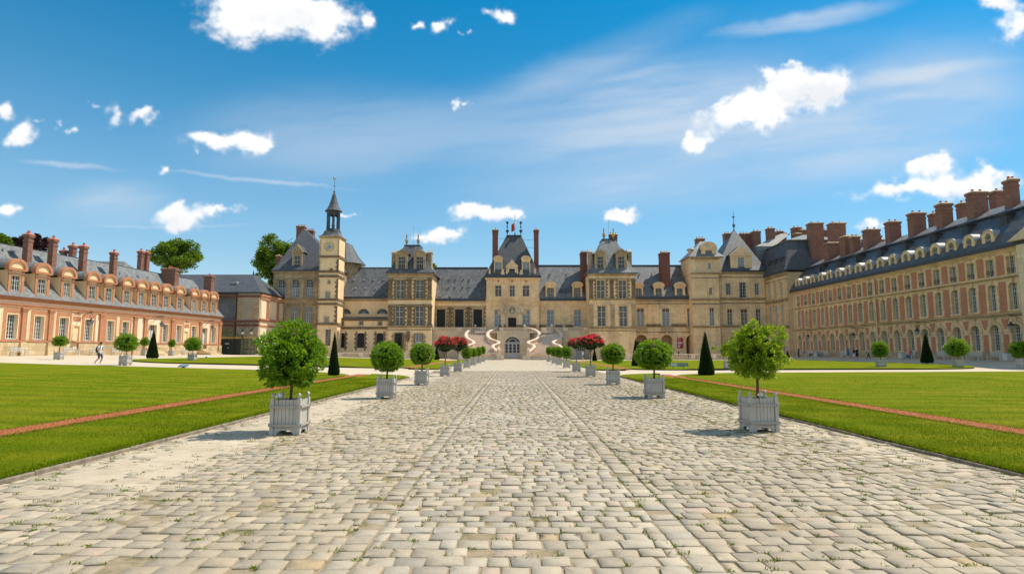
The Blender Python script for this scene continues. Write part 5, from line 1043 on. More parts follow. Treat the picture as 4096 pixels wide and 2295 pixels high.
# left of centre: three dark shuttered windows over the terrace
D1 = Bld('left_range', 'range with three black shuttered windows and stained slate roof left of the centre', (-11, Yw, .1))
dx0, dx1 = -16.2, HX('d', 1072, 900, 121.); zE = HZ('d', 800, 780, Yw); zr = HZ('d', 800, 464, Yw+5)
dw = [R('d', a, 858, b, 1030, Yw) for a, b in ((593, 675), (770, 852), (947, 1030))]
D1.wall(dx0, dx1, 0, zE, Yw, dw, 'plaster', .3, 10)
for r in dw:
    D1.box('shutter', r[0], r[1], Yw+.2, Yw+.28, r[2], r[3], 'shutter_black'); sl = MB()
    for k in range(9): z = r[2]+(r[3]-r[2])*(k+.5)/9; sl.box(r[0]+.12, (r[0]+r[1])/2-.06, Yw+.17, Yw+.199, z-.02, z+.02).box((r[0]+r[1])/2+.06, r[1]-.12, Yw+.17, Yw+.199, z-.02, z+.02)
    D1.add('shutter_rails', sl, 'iron'); D1.surround(r, Yw, .34, .07, 'stone_grey', sill=False)
    D1.quoins(r[0]-.34, r[2], r[3]+.3, Yw, -1, .36, .14, .38, 'quoin_stone'); D1.quoins(r[1]+.34, r[2], r[3]+.3, Yw, 1, .36, .14, .38, 'quoin_stone')
for x in (722, 899): c = HX('d', x, 940, Yw); D1.pilaster(c-.34, c+.34, HZ('d', x, 1030, Yw), HZ('d', x, 838, Yw), Yw, .14, 'quoin_stone', .5, .4)
D1.band(dx0, dx1, HZ('d', 800, 838, Yw), HZ('d', 800, 826, Yw), Yw, .14, 'stone_grey'); D1.band(dx0, dx1, HZ('d', 800, 800, Yw), zE-.002, Yw, .3, 'stone', 'cornice', steps=2)
wing_roof(D1, dx0-.5, dx1, zE, zr, 'slate'); vents(D1, dx0+2, dx1-3, zE, zr, 4, (.62, .36)); vents(D1, dx0, dx1-4, zE, zr, 3, (.06,))
# right of centre
F1 = Bld('right_range', 'sandstone range with two tall windows and two stone dormers right of the centre', (9.5, Yw, .1))
fx0, fx1 = HX('e', 372, 900, 121.), HX('e', 850, 900, Yw); zE2 = HZ('e', 600, 778, Yw); zr2 = HZ('e', 600, 442, Yw+5)
fw_ = [R('e', 452, 862, 520, 1027, Yw), R('e', 712, 862, 780, 1025, Yw)]
F1.wall(fx0, fx1+.6, 0, zE2, Yw, fw_, 'stone_warm', .3, 10)
for r in fw_: F1.window(r, Yw+.2, (2, 2), (1, 2), 'glass_blind', tops=(.68,)); F1.surround(r, Yw, .16, .06, 'stone_warm', hood=.25)
for x0_, x1_ in ((335, 370), (388, 425), (548, 582), (650, 685)): F1.pilaster(HX('e', x0_, 920, Yw), HX('e', x1_, 920, Yw), HZ('e', 500, 1028, Yw), HZ('e', 500, 832, Yw), Yw, .14, 'stone_warm', .35, .5)
F1.band(fx0, fx1+.5, HZ('e', 600, 828, Yw), HZ('e', 600, 818, Yw), Yw, .12, 'stone_warm'); F1.band(fx0, fx1+.5, HZ('e', 600, 800, Yw), zE2-.002, Yw, .3, 'stone_warm', 'cornice', steps=2)
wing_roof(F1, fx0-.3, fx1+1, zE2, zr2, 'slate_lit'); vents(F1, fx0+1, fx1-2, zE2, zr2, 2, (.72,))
def seg_dormer(b, z, x0, x1, ty, w0, w1, wt, wb, Y, gl='glass', roofm='slate', wallm='stone_warm', lights=(2, 2), mun=(2, 2)):
    xc = HX(z, (x0+x1)/2, wt, Y); wd = (HX(z, x1, wt, Y)-HX(z, x0, wt, Y))*.82; z1 = HZ(z, x0, wt-14, Y); zt = HZ(z, x0, ty, Y)
    return b.dormer(xc, wd, zE2+.55, z1, Y, (HX(z, w1, wt, Y)-HX(z, w0, wt, Y), HZ(z, w0, wb, Y), HZ(z, w0, wt, Y)), 3.2, 'seg', max(.5, zt-z1-.18), wallm, wallm, roofm, lights, mun, 'stone_frame', gl, over=.2)
seg_dormer(F1, 'e', 430, 542, 592, 452, 520, 650, 748, Yw-.1, 'glass_red'); seg_dormer(F1, 'e', 687, 799, 592, 710, 776, 650, 746, Yw-.1, 'glass_red')
sk = P('e', 613, 700, Yw+1); F1.add('skylight', MB().box(-.75, .75, -.6, 1.5, -.5, 1.0), 'lead', loc=(sk[0], Yw+1, sk[1]-.2))
c = R('e', 782, 307, 835, 560, Yw+1.5); F1.chimney(c[0], c[1], Yw+1, Yw+4, zE2+1, c[3], 'brick_dark', 3)
# terrace and arcade in front of both ranges
for nm, lb, xa, xb, zone, x0_, x1_ in (('left_terrace', 'balustraded terrace over a ground floor arcade left of the stair', X0 if False else -16.05, -5.6, 'd', 565, 860), ('right_terrace', 'balustraded terrace over a ground floor arcade right of the stair', 5.3, 14.7, 'e', 545, 850)):
    TT = Bld(nm, lb, ((xa+xb)/2, Yterr, 0), cat='terrace'); zt = HZ(zone, (x0_+x1_)/2, 1032, Yterr); zf = HZ(zone, (x0_+x1_)/2, 1068, Yterr); hs = []
    cs = [HX('d', 645, 1180, Yterr), HX('d', 845, 1180, Yterr)] if zone == 'd' else [HX('e', 600, 1180, Yterr), HX('e', 785, 1180, Yterr)]
    for c in cs: hs.append((c-.95, c+.95, .15, 4.0, .95))
    TT.wall(xa, xb, 0, zf-.02, Yterr, hs, 'stone_pale', .4, 3.45)
    for h in hs: TT.box('arch_door', h[0], h[1], Yterr+.3, Yterr+.38, h[2], h[3], 'grey_door' if zone == 'e' else 'stone_grey'); TT.window((h[0]+.2, h[1]-.2, 1.6, 3.8), Yterr+.27, (2, 2), (2, 2), 'glass')
    for z0_ in np.arange(.3, 4.9, .44):
        for c in (xa+.4, (xa+xb)/2, xb-.4): TT.box('rustic_block', c-.42, c+.42, Yterr-.09, Yterr+.02, z0_, z0_+.37, 'stone_pale')
    balustrade(TT, xa, xb, Yterr, zf, zt, 'stair_stone', .3, (xa+.6, xa+.6+(xb-xa)*.45, xb-.5), 1.0)
# ------------------------------------------------------------------ central pavilion
Ye = 121.; zEc = HZ('e', 120, 557, Ye)
E1 = Bld('central_pavilion', 'central sandstone pavilion with truncated slate roof, flag and two tall brick chimneys', (-.3, Ye, .1))
ex0, ex1 = HX('d', 1072, 700, Ye), HX('e', 376, 700, Ye)
w2 = [R('d', 1155, 628, 1218, 735, Ye), R('e', 92, 628, 143, 735, Ye), R('e', 218, 628, 283, 735, Ye)]; w1 = [R('d', 1148, 862, 1222, 1025, Ye), R('e', 215, 862, 290, 1025, Ye)]; dr = R('e', 78, 937, 157, 1030, Ye)
E1.wall(ex0, ex1, 0, zEc, Ye, w2+w1+[dr], 'stone_warm', .3, 9)
for r in w2: E1.window(r, Ye+.2, (2, 2), (1, 1), 'glass_red', tops=(.7,), mw=.03); E1.surround(r, Ye, .15, .06, 'stone_warm'); E1.add('roundel', MB().loft([[((r[0]+r[1])/2+q*math.cos(t), y, r[3]+.85+q*math.sin(t)) for t in np.linspace(0, 2*math.pi, 13)[:-1]] for q, y in ((.24, Ye+.01), (.24, Ye-.08), (.12, Ye-.1))]), 'brick_orange')
for r in w1: E1.window(r, Ye+.2, (2, 2), (1, 2), 'glass_blind', tops=(.68,)); E1.surround(r, Ye, .18, .06, 'stone_warm', sill=False, hood=.3)
E1.box('door', dr[0], dr[1], Ye+.25, Ye+.33, dr[2], dr[3], 'dark_door'); E1.surround(dr, Ye, .3, .14, 'stone_pale', sill=False, hood=.3); E1.surround((dr[0]-.3, dr[1]+.3, dr[2], dr[3]+.3), Ye, .22, .09, 'stone_pale', sill=False)
rc = P('e', 118, 868, Ye); z0 = HZ('e', 118, 905, Ye); zt = HZ('e', 118, 830, Ye); rel = MB()
rel.prism([(rc[0]-3.0, z0), (rc[0]+3.0, z0), (rc[0]+2.8, z0+.5), (rc[0]+1.4, zt-.5), (rc[0]+.8, zt), (rc[0]-.8, zt), (rc[0]-1.4, zt-.5), (rc[0]-2.8, z0+.5)], Ye-.06, Ye+.02)
for s in (-1, 1):
    rel.lathe(rc[0]+s*2.1, Ye-.1, [(.05, z0+.1), (.38, z0+.4), (.42, z0+1.0), (.2, z0+1.55), (.24, z0+1.75), (.05, z0+2.0)], 8); rel.lathe(rc[0]+s*1.35, Ye-.1, [(.05, z0), (.4, z0+.35), (.25, z0+.9), (.05, z0+1.1)], 8)
    rel.tube([(rc[0]+s*2.9, Ye-.12, z0+.25), (rc[0]+s*2.6, Ye-.15, z0+.9), (rc[0]+s*1.9, Ye-.12, z0+2.0), (rc[0]+s*1.0, Ye-.12, zt-.3), (rc[0], Ye-.14, zt)], .13, 6)
E1.add('door_relief', rel, 'stone_pale'); E1.add('bust_roundel', MB().loft([[(rc[0]+q*math.cos(t), y, rc[1]+q*math.sin(t)) for t in np.linspace(0, 2*math.pi, 17)[:-1]] for q, y in ((.62, Ye-.05), (.62, Ye-.22), (.48, Ye-.22), (.46, Ye-.1))]), 'stone_grey'); E1.add('bust', MB().lathe(rc[0], Ye-.2, [(.3, rc[1]-.45), (.34, rc[1]-.2), (.12, rc[1]-.05), (.17, rc[1]+.12), (.15, rc[1]+.28), (.02, rc[1]+.36)], 8), 'stone_pale')
for a, b_, p in ((780, 770, .22), (800, 790, .14), (825, 815, .1), (590, 583, .06), (770, 752, .1)): E1.band(ex0, ex1, HZ('e', 118, a, Ye), HZ('e', 118, b_, Ye), Ye, p, 'stone_warm', steps=2)
for z, x0_, x1_ in (('d', 1078, 1100), ('e', 8, 36), ('e', 180, 205), ('e', 300, 326)): E1.pilaster(HX(z, x0_, 920, Ye), HX(z, x1_, 920, Ye), HZ('e', 118, 1028, Ye), HZ('e', 118, 826, Ye), Ye, .1, 'stone_warm', .3, .5)
for x in (1105, 1190, 330, 400): pass
E1.band(ex0, ex1, zEc-.45, zEc, Ye, .4, 'stone_warm', 'cornice', steps=3); E1.band(ex0, ex1, zEc+.002, zEc+.45, Ye, .5, 'lead', 'gutter')
ta, tb = HX('d', 1266, 150, Ye+3.4), HX('e', 205, 150, Ye+3.4); ztc = HZ('e', 118, 151, Ye+3.4)
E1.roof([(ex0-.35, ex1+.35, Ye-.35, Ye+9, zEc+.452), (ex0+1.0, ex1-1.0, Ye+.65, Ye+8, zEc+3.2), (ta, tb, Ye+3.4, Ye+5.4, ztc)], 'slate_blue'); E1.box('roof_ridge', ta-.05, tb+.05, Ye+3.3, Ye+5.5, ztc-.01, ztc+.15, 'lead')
for z, a, b_, t, w0, w1_, wt, wb in (('d', 1136, 1238, 342, 1153, 1218, 402, 520), ('e', 200, 302, 342, 218, 283, 402, 520)):
    xc = HX(z, (w0+w1_)/2, 450, Ye); E1.dormer(xc, HX(z, b_, 450, Ye)-HX(z, a, 450, Ye)-.5, zEc+.45, HZ(z, a, 385, Ye), Ye-.05, (HX(z, w1_, 450, Ye)-HX(z, w0, 450, Ye), HZ(z, a, wb, Ye), HZ(z, a, wt, Ye)), 3.2, 'seg', HZ(z, a, t, Ye)-HZ(z, a, 385, Ye)-.2, 'stone_warm', 'stone_warm', 'slate_blue', (2, 2), (1, 1), 'stone_frame', 'glass_blind', tops=(.62,))
    E1.add('dormer_scroll', MB().lathe(xc-1.75, Ye-.1, [(.05, zEc+.5), (.22, zEc+1.0), (.1, zEc+2.0)], 8).lathe(xc+1.75, Ye-.1, [(.05, zEc+.5), (.22, zEc+1.0), (.1, zEc+2.0)], 8), 'stone_warm')
m0 = R('e', 88, 470, 143, 507, Ye); xm = (m0[0]+m0[1])/2
E1.wall(m0[0]-.4, m0[1]+.4, zEc+.45, m0[3]+.3, Ye-.1, [m0], 'stone_warm', .15, .6, 'attic_tablet'); E1.box('tablet_panel', m0[0], m0[1], Ye+.02, Ye+.06, m0[2], m0[3], 'shutter_black')
E1.add('tablet_crest', MB().prism([(m0[0]-.7, m0[3]+.301), (m0[1]+.7, m0[3]+.301), (m0[1]+.6, m0[3]+.7), (xm+.5, m0[3]+1.3), (xm, m0[3]+2.0), (xm-.5, m0[3]+1.3), (m0[0]-.6, m0[3]+.7)], Ye-.2, Ye+.2).lathe(xm-1.9, Ye, [(.1, zEc+.46), (.5, zEc+.7), (.35, zEc+1.2), (.12, zEc+1.7)], 8).lathe(xm+1.9, Ye, [(.1, zEc+.46), (.5, zEc+.7), (.35, zEc+1.2), (.12, zEc+1.7)], 8), 'stone_warm')
for z, a, b_ in (('d', 1130, 1183), ('e', 327, 371)): c = R(z, a, 95, b_, 400, Ye+1.6); E1.chimney(c[0], c[1], Ye+1.2, Ye+2.6, zEc, c[3], 'brick_dark', 1)
for x in (ta+.15, tb-.1):
    E1.add('roof_finial', MB().lathe(x, Ye+3.7, [(.07, ztc), (.06, ztc+.5), (.22, ztc+.8), (.42, ztc+1.2), (.08, ztc+1.3), (.06, ztc+1.7), (.18, ztc+1.9), (.05, ztc+2.3), (.3, ztc+2.9), (.24, ztc+3.05), (.03, ztc+3.2), (.015, HZ('e', 67, 35, Ye+3.7))], 8), 'lead')
fpx, fz = HX('e', 143, 100, Ye+4), HZ('e', 143, -48, Ye+4); fp = E1.add('flagpole', MB().tube([(fpx, Ye+4, ztc-.3), (fpx, Ye+4, fz)], .045, 6).lathe(fpx, Ye+4, [(.12, ztc), (.12, ztc+.7)], 8), 'iron')
fm = [MB(), MB(), MB()]; n = 12
def flagp(u, v):      # u along the fly, v down the hoist: the flag hangs limp with folds
    return (fpx+(.25-1.0*u*abs(u)) if u > .35 else fpx+.35*u, Ye+4+.25*math.sin(u*9+v*2), fz-.9-v*1.7-u*1.15)
for i in range(n):
    for j in range(4): u0, u1, v0, v1 = i/n, (i+1)/n, j/4, (j+1)/4; fm[min(2, i*3//n)].quad(flagp(u0, v0), flagp(u1, v0), flagp(u1, v1), flagp(u0, v1))
for m, c in zip(fm, ('flag_blue', 'cloth_white', 'cloth_red')): E1.add('flag_stripe', m, c, fp)
for z, (xa, ya, xb, yb) in (('d', (1183, 175, 1248, 182)), ('d', (1183, 258, 1222, 258)), ('e', (225, 192, 326, 185)), ('e', (252, 263, 326, 263))): a, b_ = P(z, xa, ya, Ye+1.9), P(z, xb, yb, Ye+2.2); E1.add('chimney_stay', MB().tube([(a[0], Ye+1.9, a[1]), (b_[0], Ye+2.6, b_[1])], .03, 4), 'iron')
# ------------------------------------------------------------------ range right of the right pavilion
H1 = Bld('arcade_range', 'sandstone range over three dark arches right of the right pavilion', (29, Yw, .1))
hx0, hx1 = 23.3, HX('f', 645, 900, Yw); zE2 = HZ('f', 350, 762, Yw); zr3 = HZ('f', 300, 442, Yw+5)
hw_ = [R('f', a, 848, b, 1018, Yw) for a, b in ((113, 187), (358, 430), (600, 672))]; arch = []
for x in (160, 403, 645): c = HX('f', x, 1200, Yw); arch.append((c-1.15, c+1.15, .2, HZ('f', x, 1102, Yw), 1.15))
hx1 = HX('f', 720, 900, Yw); H1.wall(hx0, hx1, 0, zE2, Yw, hw_+arch, 'stone_warm', .45, 10)
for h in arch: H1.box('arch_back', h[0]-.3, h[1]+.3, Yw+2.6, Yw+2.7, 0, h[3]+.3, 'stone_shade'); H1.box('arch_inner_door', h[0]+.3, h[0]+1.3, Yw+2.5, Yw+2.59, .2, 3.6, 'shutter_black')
for h in arch:
    for s in (-1, 1): H1.box('arch_jamb', (h[0] if s < 0 else h[1]-.001)-.0, (h[0]+.001 if s < 0 else h[1]), Yw+.45, Yw+2.6, .2, h[3], 'stone_shade')
    ring = MB(); xm = (h[0]+h[1])/2; zc = h[3]-1.15
    for k in range(12): t0, t1 = math.pi*k/12, math.pi*(k+1)/12; ring.prism([(xm+r*math.cos(t), zc+r*math.sin(t)) for r, t in ((1.16, t0), (1.42, t0), (1.42, t1), (1.16, t1))], Yw-.07, Yw+.02)
    ring.box(xm-.16, xm+.16, Yw-.2, Yw+.02, zc+1.1, zc+1.75); H1.add('archivolt', ring, 'stone_warm')
for r in hw_: H1.window(r, Yw+.22, (2, 2), (1, 3), ('glass_blind', 'glass_red'), tops=(.77,)); H1.surround(r, Yw, .16, .06, 'stone_warm', sill=False, hood=.25)
for x0_, x1_ in ((218, 255), (288, 325), (463, 498), (530, 568)): H1.pilaster(HX('f', x0_, 900, Yw), HX('f', x1_, 900, Yw), HZ('f', 300, 1018, Yw), HZ('f', 300, 812, Yw), Yw, .14, 'stone_warm', .35, .55)
for x in (272, 516, 735):
    c = HX('f', x, 1200, Yw)
    for z0_ in np.arange(.25, 5.2, .43): H1.box('rustic_block', c-.95, c+.95, Yw-.09, Yw+.02, z0_, z0_+.36, 'stone_warm')
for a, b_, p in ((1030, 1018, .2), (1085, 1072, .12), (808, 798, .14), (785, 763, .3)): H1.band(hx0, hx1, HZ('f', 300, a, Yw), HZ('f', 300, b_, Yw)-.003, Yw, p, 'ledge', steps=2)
for a, b_ in ((105, 215), (345, 460), (588, 700)): balustrade(H1, HX('f', a, 1050, Yw), HX('f', b_, 1050, Yw), Yw-.25, HZ('f', a, 1066, Yw), HZ('f', a, 1030, Yw), 'stone_pale', .32)
wing_roof(H1, hx0-1, hx1, zE2, zr3, 'slate_lit'); vents(H1, hx0+2, hx1-3, zE2, zr3, 4, (.7,)); vents(H1, hx0+1, hx1-3, zE2, zr3, 3, (.45,))
for a, b_, w0, w1_ in ((85, 180, 92, 150), (268, 380, 295, 355), (470, 585, 498, 555)): seg_dormer(H1, 'f', a, b_, 595, w0, w1_, 655, 742, Yw-.1)
c = R('f', 342, 315, 424, 590, Yw+2); H1.chimney(c[0], c[1], Yw+1.2, Yw+3.6, zE2+1.5, c[3], 'brick_dark', 4)
for x, y0_, y1_, w_, nm in ((527, 1132, 1232, .6, 'red'), (283, 1134, 1234, .55, 'shorter red')):
    c, zt = P('f', x, y0_, Yw); zb = HZ('f', x, y1_, Yw); o = Bld('banner', 'red vertical information banner on the pier %s' % ('between the right arches' if x > 400 else 'between the left arches, half hidden by a tree'), (c, Yw-.15, zb), cat='banner', group='red banners'); o.box('banner_cloth', c-w_, c+w_, Yw-.17, Yw-.12, zb, zt, 'banner_red')
    o.box('white_block', c-w_*.78, c+w_*.78, Yw-.182, Yw-.171, zb+(zt-zb)*.46, zb+(zt-zb)*.56, 'sign_white')
    for k in range(5): o.box('text_line', c-w_*.75, c+w_*(.1+.12*(k % 3)), Yw-.18, Yw-.171, zt-.3-k*.33, zt-.22-k*.33, 'sign_white')
    o.add('arrow', MB().poly([(c-w_*.7, Yw-.18, zb+.18), (c-w_*.1, Yw-.18, zb+.18), (c-w_*.1, Yw-.18, zb+.3), (c-w_*.4, Yw-.18, zb+.3), (c-w_*.05, Yw-.18, zb+.62), (c-w_*.2, Yw-.18, zb+.7), (c-w_*.57, Yw-.18, zb+.42), (c-w_*.57, Yw-.18, zb+.7), (c-w_*.7, Yw-.18, zb+.7)]), 'sign_white')
for z, Y, b, xs, y0_, y1_ in (('e', Yw, F1, (352, 406, 565, 667), 1030, 1008), ('e', Ye, E1, (22, 192, 313), 1030, 1008), ('f', Yw, H1, (236, 306, 480, 549), 1022, 1000)):
    for x in xs: c = HX(z, x, y0_, Y); b.box('pedestal', c-.72, c+.72, Y-.34, Y+.02, HZ(z, x, y0_, Y), HZ(z, x, y1_, Y), 'quoin_stone')
# ------------------------------------------------------------------ stair turret and great corner pavilion
Yi = 119.5
I1 = Bld('stair_turret', 'narrow sandstone stair turret with small pale mansard roof', (38.5, Yi, .2)); ix0, ix1 = HX('f', 645, 650, Yi), HX('f', 905, 650, Yi)
zI = HZ('f', 780, 512, Yi); zI2 = HZ('f', 780, 352, Yi); iw = [R('f', 810, 648, 840, 718, Yi), R('f', 815, 842, 860, 1015, Yi)]
I1.wall(ix0, ix1, 0, zI, Yi, iw, 'stone_warm', .25, 8); I1.window(iw[0], Yi+.18, (2, 1), (1, 4), 'glass', mw=.03); I1.window(iw[1], Yi+.18, (2, 2), (1, 2), ('glass_blind', 'glass_red'), tops=(.75,))
for r in iw: I1.surround(r, Yi, .14, .05, 'stone_warm')
iw2 = R('f', 795, 412, 828, 472, Yi+.3); ix2 = HX('f', 925, 430, Yi+.3); I1.wall(ix0-.1, ix2, zI, zI2, Yi+.3, [iw2], 'stone_warm', .2, 7, 'attic_wall'); I1.window(iw2, Yi+.45, (1, 1), (1, 1), 'glass_blind')
for a, b_, p in ((522, 505, .3), (560, 552, .12), (775, 755, .3), (812, 800, .12), (1035, 1020, .25), (375, 352, .35)): I1.band(ix0, ix1, HZ('f', 780, a, Yi), HZ('f', 780, b_, Yi), Yi, p, 'ledge', steps=2)
for x in (690, 775, 870):
    c = HX('f', x, 650, Yi); I1.pilaster(c-.32, c+.32, HZ('f', x, 745, Yi), HZ('f', x, 562, Yi), Yi, .13, 'stone_warm', .5, .3); I1.pilaster(c-.32, c+.32, HZ('f', x, 1015, Yi), HZ('f', x, 815, Yi), Yi, .13, 'stone_warm', .35, .4)
    for z0_ in np.arange(.3, 5.2, .43): I1.box('rustic_block', c-.7, c+.7, Yi-.09, Yi+.02, z0_, z0_+.36, 'stone_warm')
rt0, rt1, rz = HX('f', 722, 205, Yi+2.8), HX('f', 795, 205, Yi+2.8), HZ('f', 760, 206, Yi+2.8)
I1.roof([(ix0-.6, ix2+.6, Yi-.3, Yi+7.6, zI2+.002), (ix0+.7, ix2-.9, Yi+.7, Yi+6.5, zI2+1.3), (rt0, rt1, Yi+2.8, Yi+4.5, rz)], 'slate_lit')
xc = HX('f', 804, 310, Yi+.4); I1.dormer(xc, 3.0, zI2+.02, HZ('f', 804, 288, Yi+.4), Yi+.2, (1.35, HZ('f', 804, 345, Yi+.4), HZ('f', 804, 293, Yi+.4)), 2.6, 'seg', 1.5, 'stone_warm', 'stone_warm', 'lead_pale', (2, 1), (2, 3)); xc = HX('f', 647, 300, Yi+2.5); I1.box('flank_dormer', xc-.6, xc+.6, Yi+2, Yi+3.4, zI2, HZ('f', 647, 290, Yi+2.5), 'stone_warm'); I1.add('flank_pediment', MB().lathe(xc, Yi+2.7, [(1.15, HZ('f', 647, 289, Yi+2.5)), (.9, HZ('f', 647, 275, Yi+2.5)), (.2, HZ('f', 647, 264, Yi+2.5))], 10), 'lead_pale')
c = R('f', 682, 180, 760, 270, Yi+6); I1.chimney(c[0], c[1], Yi+5.5, Yi+6.8, zI2, c[3], 'brick_red', 3)
Yj = 121.
J1 = Bld('corner_tower_pavilion', 'tall sandstone pavilion with sharp pyramid slate roof at the right corner', (46.5, Yj, .4)); jx0, jx1 = HX('f', 908, 650, Yj), HX('g', 372, 650, Yj); zJ = HZ('f', 1100, 500, Yj)
j2 = [R('f', 970, 605, 1020, 720, Yj), R('f', 1100, 595, 1168, 748, Yj), R('f', 1247, 605, 1292, 720, Yj)]; j1 = [R('f', a, 855, b, 1010, Yj) for a, b in ((985, 1035), (1115, 1182), (1262, 1308))]; jg = [(r[0], r[1], .6, 4.2) for r in j1]
J1.wall(jx0, jx1, 0, zJ, Yj, j2+j1+jg, 'stone_warm', .28, 12)
for r in j2: J1.window(r, Yj+.2, (2, 1), (2, 5), 'glass', fw=.1); J1.surround(r, Yj, .15, .06, 'stone_warm')
for r in j1: J1.window(r, Yj+.2, (2, 2), (1, 2), ('glass_curtain', 'glass_red'), tops=(.75,)); J1.surround(r, Yj, .15, .06, 'stone_warm', sill=False, hood=.2)
for r in jg: J1.box('blind_recess', r[0], r[1], Yj+.2, Yj+.27, r[2], r[3], 'stone_shade')
for x in (945, 1050, 1220): 
    c = HX('f', x, 660, Yj); J1.pilaster(c-.36, c+.36, HZ('f', x, 745, Yj), HZ('f', x, 560, Yj), Yj, .14, 'stone_warm', .55, .3); c = HX('f', x+12, 920, Yj); J1.pilaster(c-.36, c+.36, HZ('f', x, 1010, Yj), HZ('f', x, 810, Yj), Yj, .14, 'stone_warm', .35, .4)
    for z0_ in np.arange(.4, 5.2, .43): J1.box('rustic_block', c-.8, c+.8, Yj-.09, Yj+.02, z0_, z0_+.36, 'stone_warm')
c = jx1-.5; J1.pilaster(c-.4, c+.4, HZ('f', 1300, 745, Yj), HZ('f', 1300, 560, Yj), Yj, .14, 'stone_warm', .5, .3)
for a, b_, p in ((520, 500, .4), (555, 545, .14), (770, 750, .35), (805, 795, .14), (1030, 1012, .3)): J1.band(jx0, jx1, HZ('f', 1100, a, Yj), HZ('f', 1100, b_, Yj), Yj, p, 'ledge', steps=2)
J1.band(jx0, jx1, zJ+.002, zJ+.35, Yj, .5, 'lead', 'gutter'); pa = P('f', 1048, 98, Yj+5.5)
J1.roof([(jx0-.6, jx1+.6, Yj-.5, Yj+12, zJ+.352), (jx0+.1, jx1-.1, Yj+.3, Yj+11.2, zJ+1.5), (pa[0]-.15, pa[0]+.15, Yj+5.4, Yj+5.7, pa[1])], 'slate_blue'); J1.add('roof_finial', MB().lathe(pa[0], Yj+5.5, [(.16, pa[1]-.2), (.1, pa[1]+.5), (.3, pa[1]+.9), (.3, pa[1]+1.2), (.07, pa[1]+1.5), (.06, pa[1]+2.6), (.35, pa[1]+2.9), (.05, pa[1]+3.1), (.03, pa[1]+4)], 8), 'bronze_green')
d0 = R('f', 1085, 362, 1148, 472, Yj); xc = (d0[0]+d0[1])/2; J1.dormer(xc, 4.3, zJ+.35, HZ('f', 1100, 345, Yj), Yj-.1, (d0[1]-d0[0], d0[2], d0[3]), 3.5, 'tri', 1.9, 'stone_warm', 'stone_warm', 'slate_blue', (2, 2), (2, 2), 'white_frame', 'glass_blind')
# ------------------------------------------------------------------ return block beside the right wing
KX = 51.; KF = Matrix.Translation((KX, 122.2, 0)) @ Matrix.Rotation(-math.pi/2, 4, 'Z')
K1 = Bld('return_block', 'sandstone return block with dark mansard roof and box dormers at the inner right corner', (KX, 117, .7), KF, rotz=0)
KL = 10.4; zk = 1.65+(HZ('g', 480, 545, 117.)-1.65); zK = HZ('g', 585, 530, 111.9)
rows = [(HZ('g', 550, 745, 112.5), HZ('g', 550, 605, 112.5)), (HZ('g', 570, 1010, 112.5), HZ('g', 570, 828, 112.5)), (1.0, 4.3)]
hs = []
for c in (2.9, 5.6, 8.3): hs += [(c-.5, c+.5, rows[0][0], rows[0][1], .3), (c-.5, c+.5, rows[1][0], rows[1][1], .2), (c-.55, c+.55, rows[2][0], rows[2][1], .55)]
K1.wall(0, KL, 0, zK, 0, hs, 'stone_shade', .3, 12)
for h in hs: K1.window(h[:4], .2, (2, 2), (2, 3), 'glass', tops=(.7,)); K1.surround(h[:4], 0, .14, .06, 'stone_shade')
for z0_, z1_, p in ((zK-.6, zK, .4), (zK-1.3, zK-1.1, .12), (rows[0][0]-1.2, rows[0][0]-.6, .35), (rows[1][0]-.9, rows[1][0]-.35, .35), (rows[1][1]+.5, rows[1][1]+.8, .12)): K1.band(0, KL, z0_, z1_, 0, p, 'ledge', steps=2)
for x in (1.6, 4.25, 6.95, 9.7): K1.pilaster(x-.3, x+.3, rows[0][0]-.5, zK-1.3, 0, .13, 'stone_shade', .5, .3); K1.pilaster(x-.3, x+.3, rows[1][0]-.3, rows[1][1]+.5, 0, .13, 'stone_shade', .35, .3)
K1.band(0, KL, zK+.002, zK+.35, 0, .5, 'lead', 'gutter'); K1.frame = I4
ku = HZ('g', 700, 268, 117.); kt = HZ('g', 740, 204, 120.)
K1.roof([(KX-.5, KX+24, 111.3, 126, zK+.352), (KX+1.6, KX+22, 113.4, 124, ku)], 'slate_blue', 'mansard_roof'); K1.roof([(KX+1.4, KX+22.2, 113.2, 124.2, ku+.002), (KX+1.4, KX+22.2, 113.2, 124.2, ku+.15), (KX+6.5, KX+17, 117.8, 119.8, kt)], 'slate_pale', 'upper_roof'); K1.frame = KF
for c in (3.0, 5.8, 8.4): d = K1.box('box_dormer', c-.65, c+.65, .2, 2.4, zK+.36, zK+2.9, 'slate_blue'); K1.box('dormer_lid', c-.85, c+.85, -.05, 2.6, zK+2.901, zK+3.06, 'lead', d); K1.box('dormer_window', c-.42, c+.42, .17, .199, zK+.6, zK+2.6, 'shutter_black', d)
K1.frame = I4
K1.roof([(HX('g', 285, 430, 124.), HX('g', 475, 430, 124.), 123.5, 130, zK-1), (HX('g', 300, 300, 124.), HX('g', 470, 300, 124.), 124.5, 129, HZ('g', 420, 285, 124.)), (HX('g', 500, 190, 128), HX('g', 590, 190, 128.), 127, 128, HZ('g', 540, 182, 128.))], 'slate_pale', 'rear_roof')
K1.roof([(HX('g', 225, 400, 126.), HX('g', 365, 400, 126.), 125.5, 132, HZ('g', 300, 430, 126.)), (HX('g', 210, 330, 126.), HX('g', 362, 330, 126.), 128.5, 129, HZ('g', 300, 322, 126.))], 'slate_lit', 'link_roof')
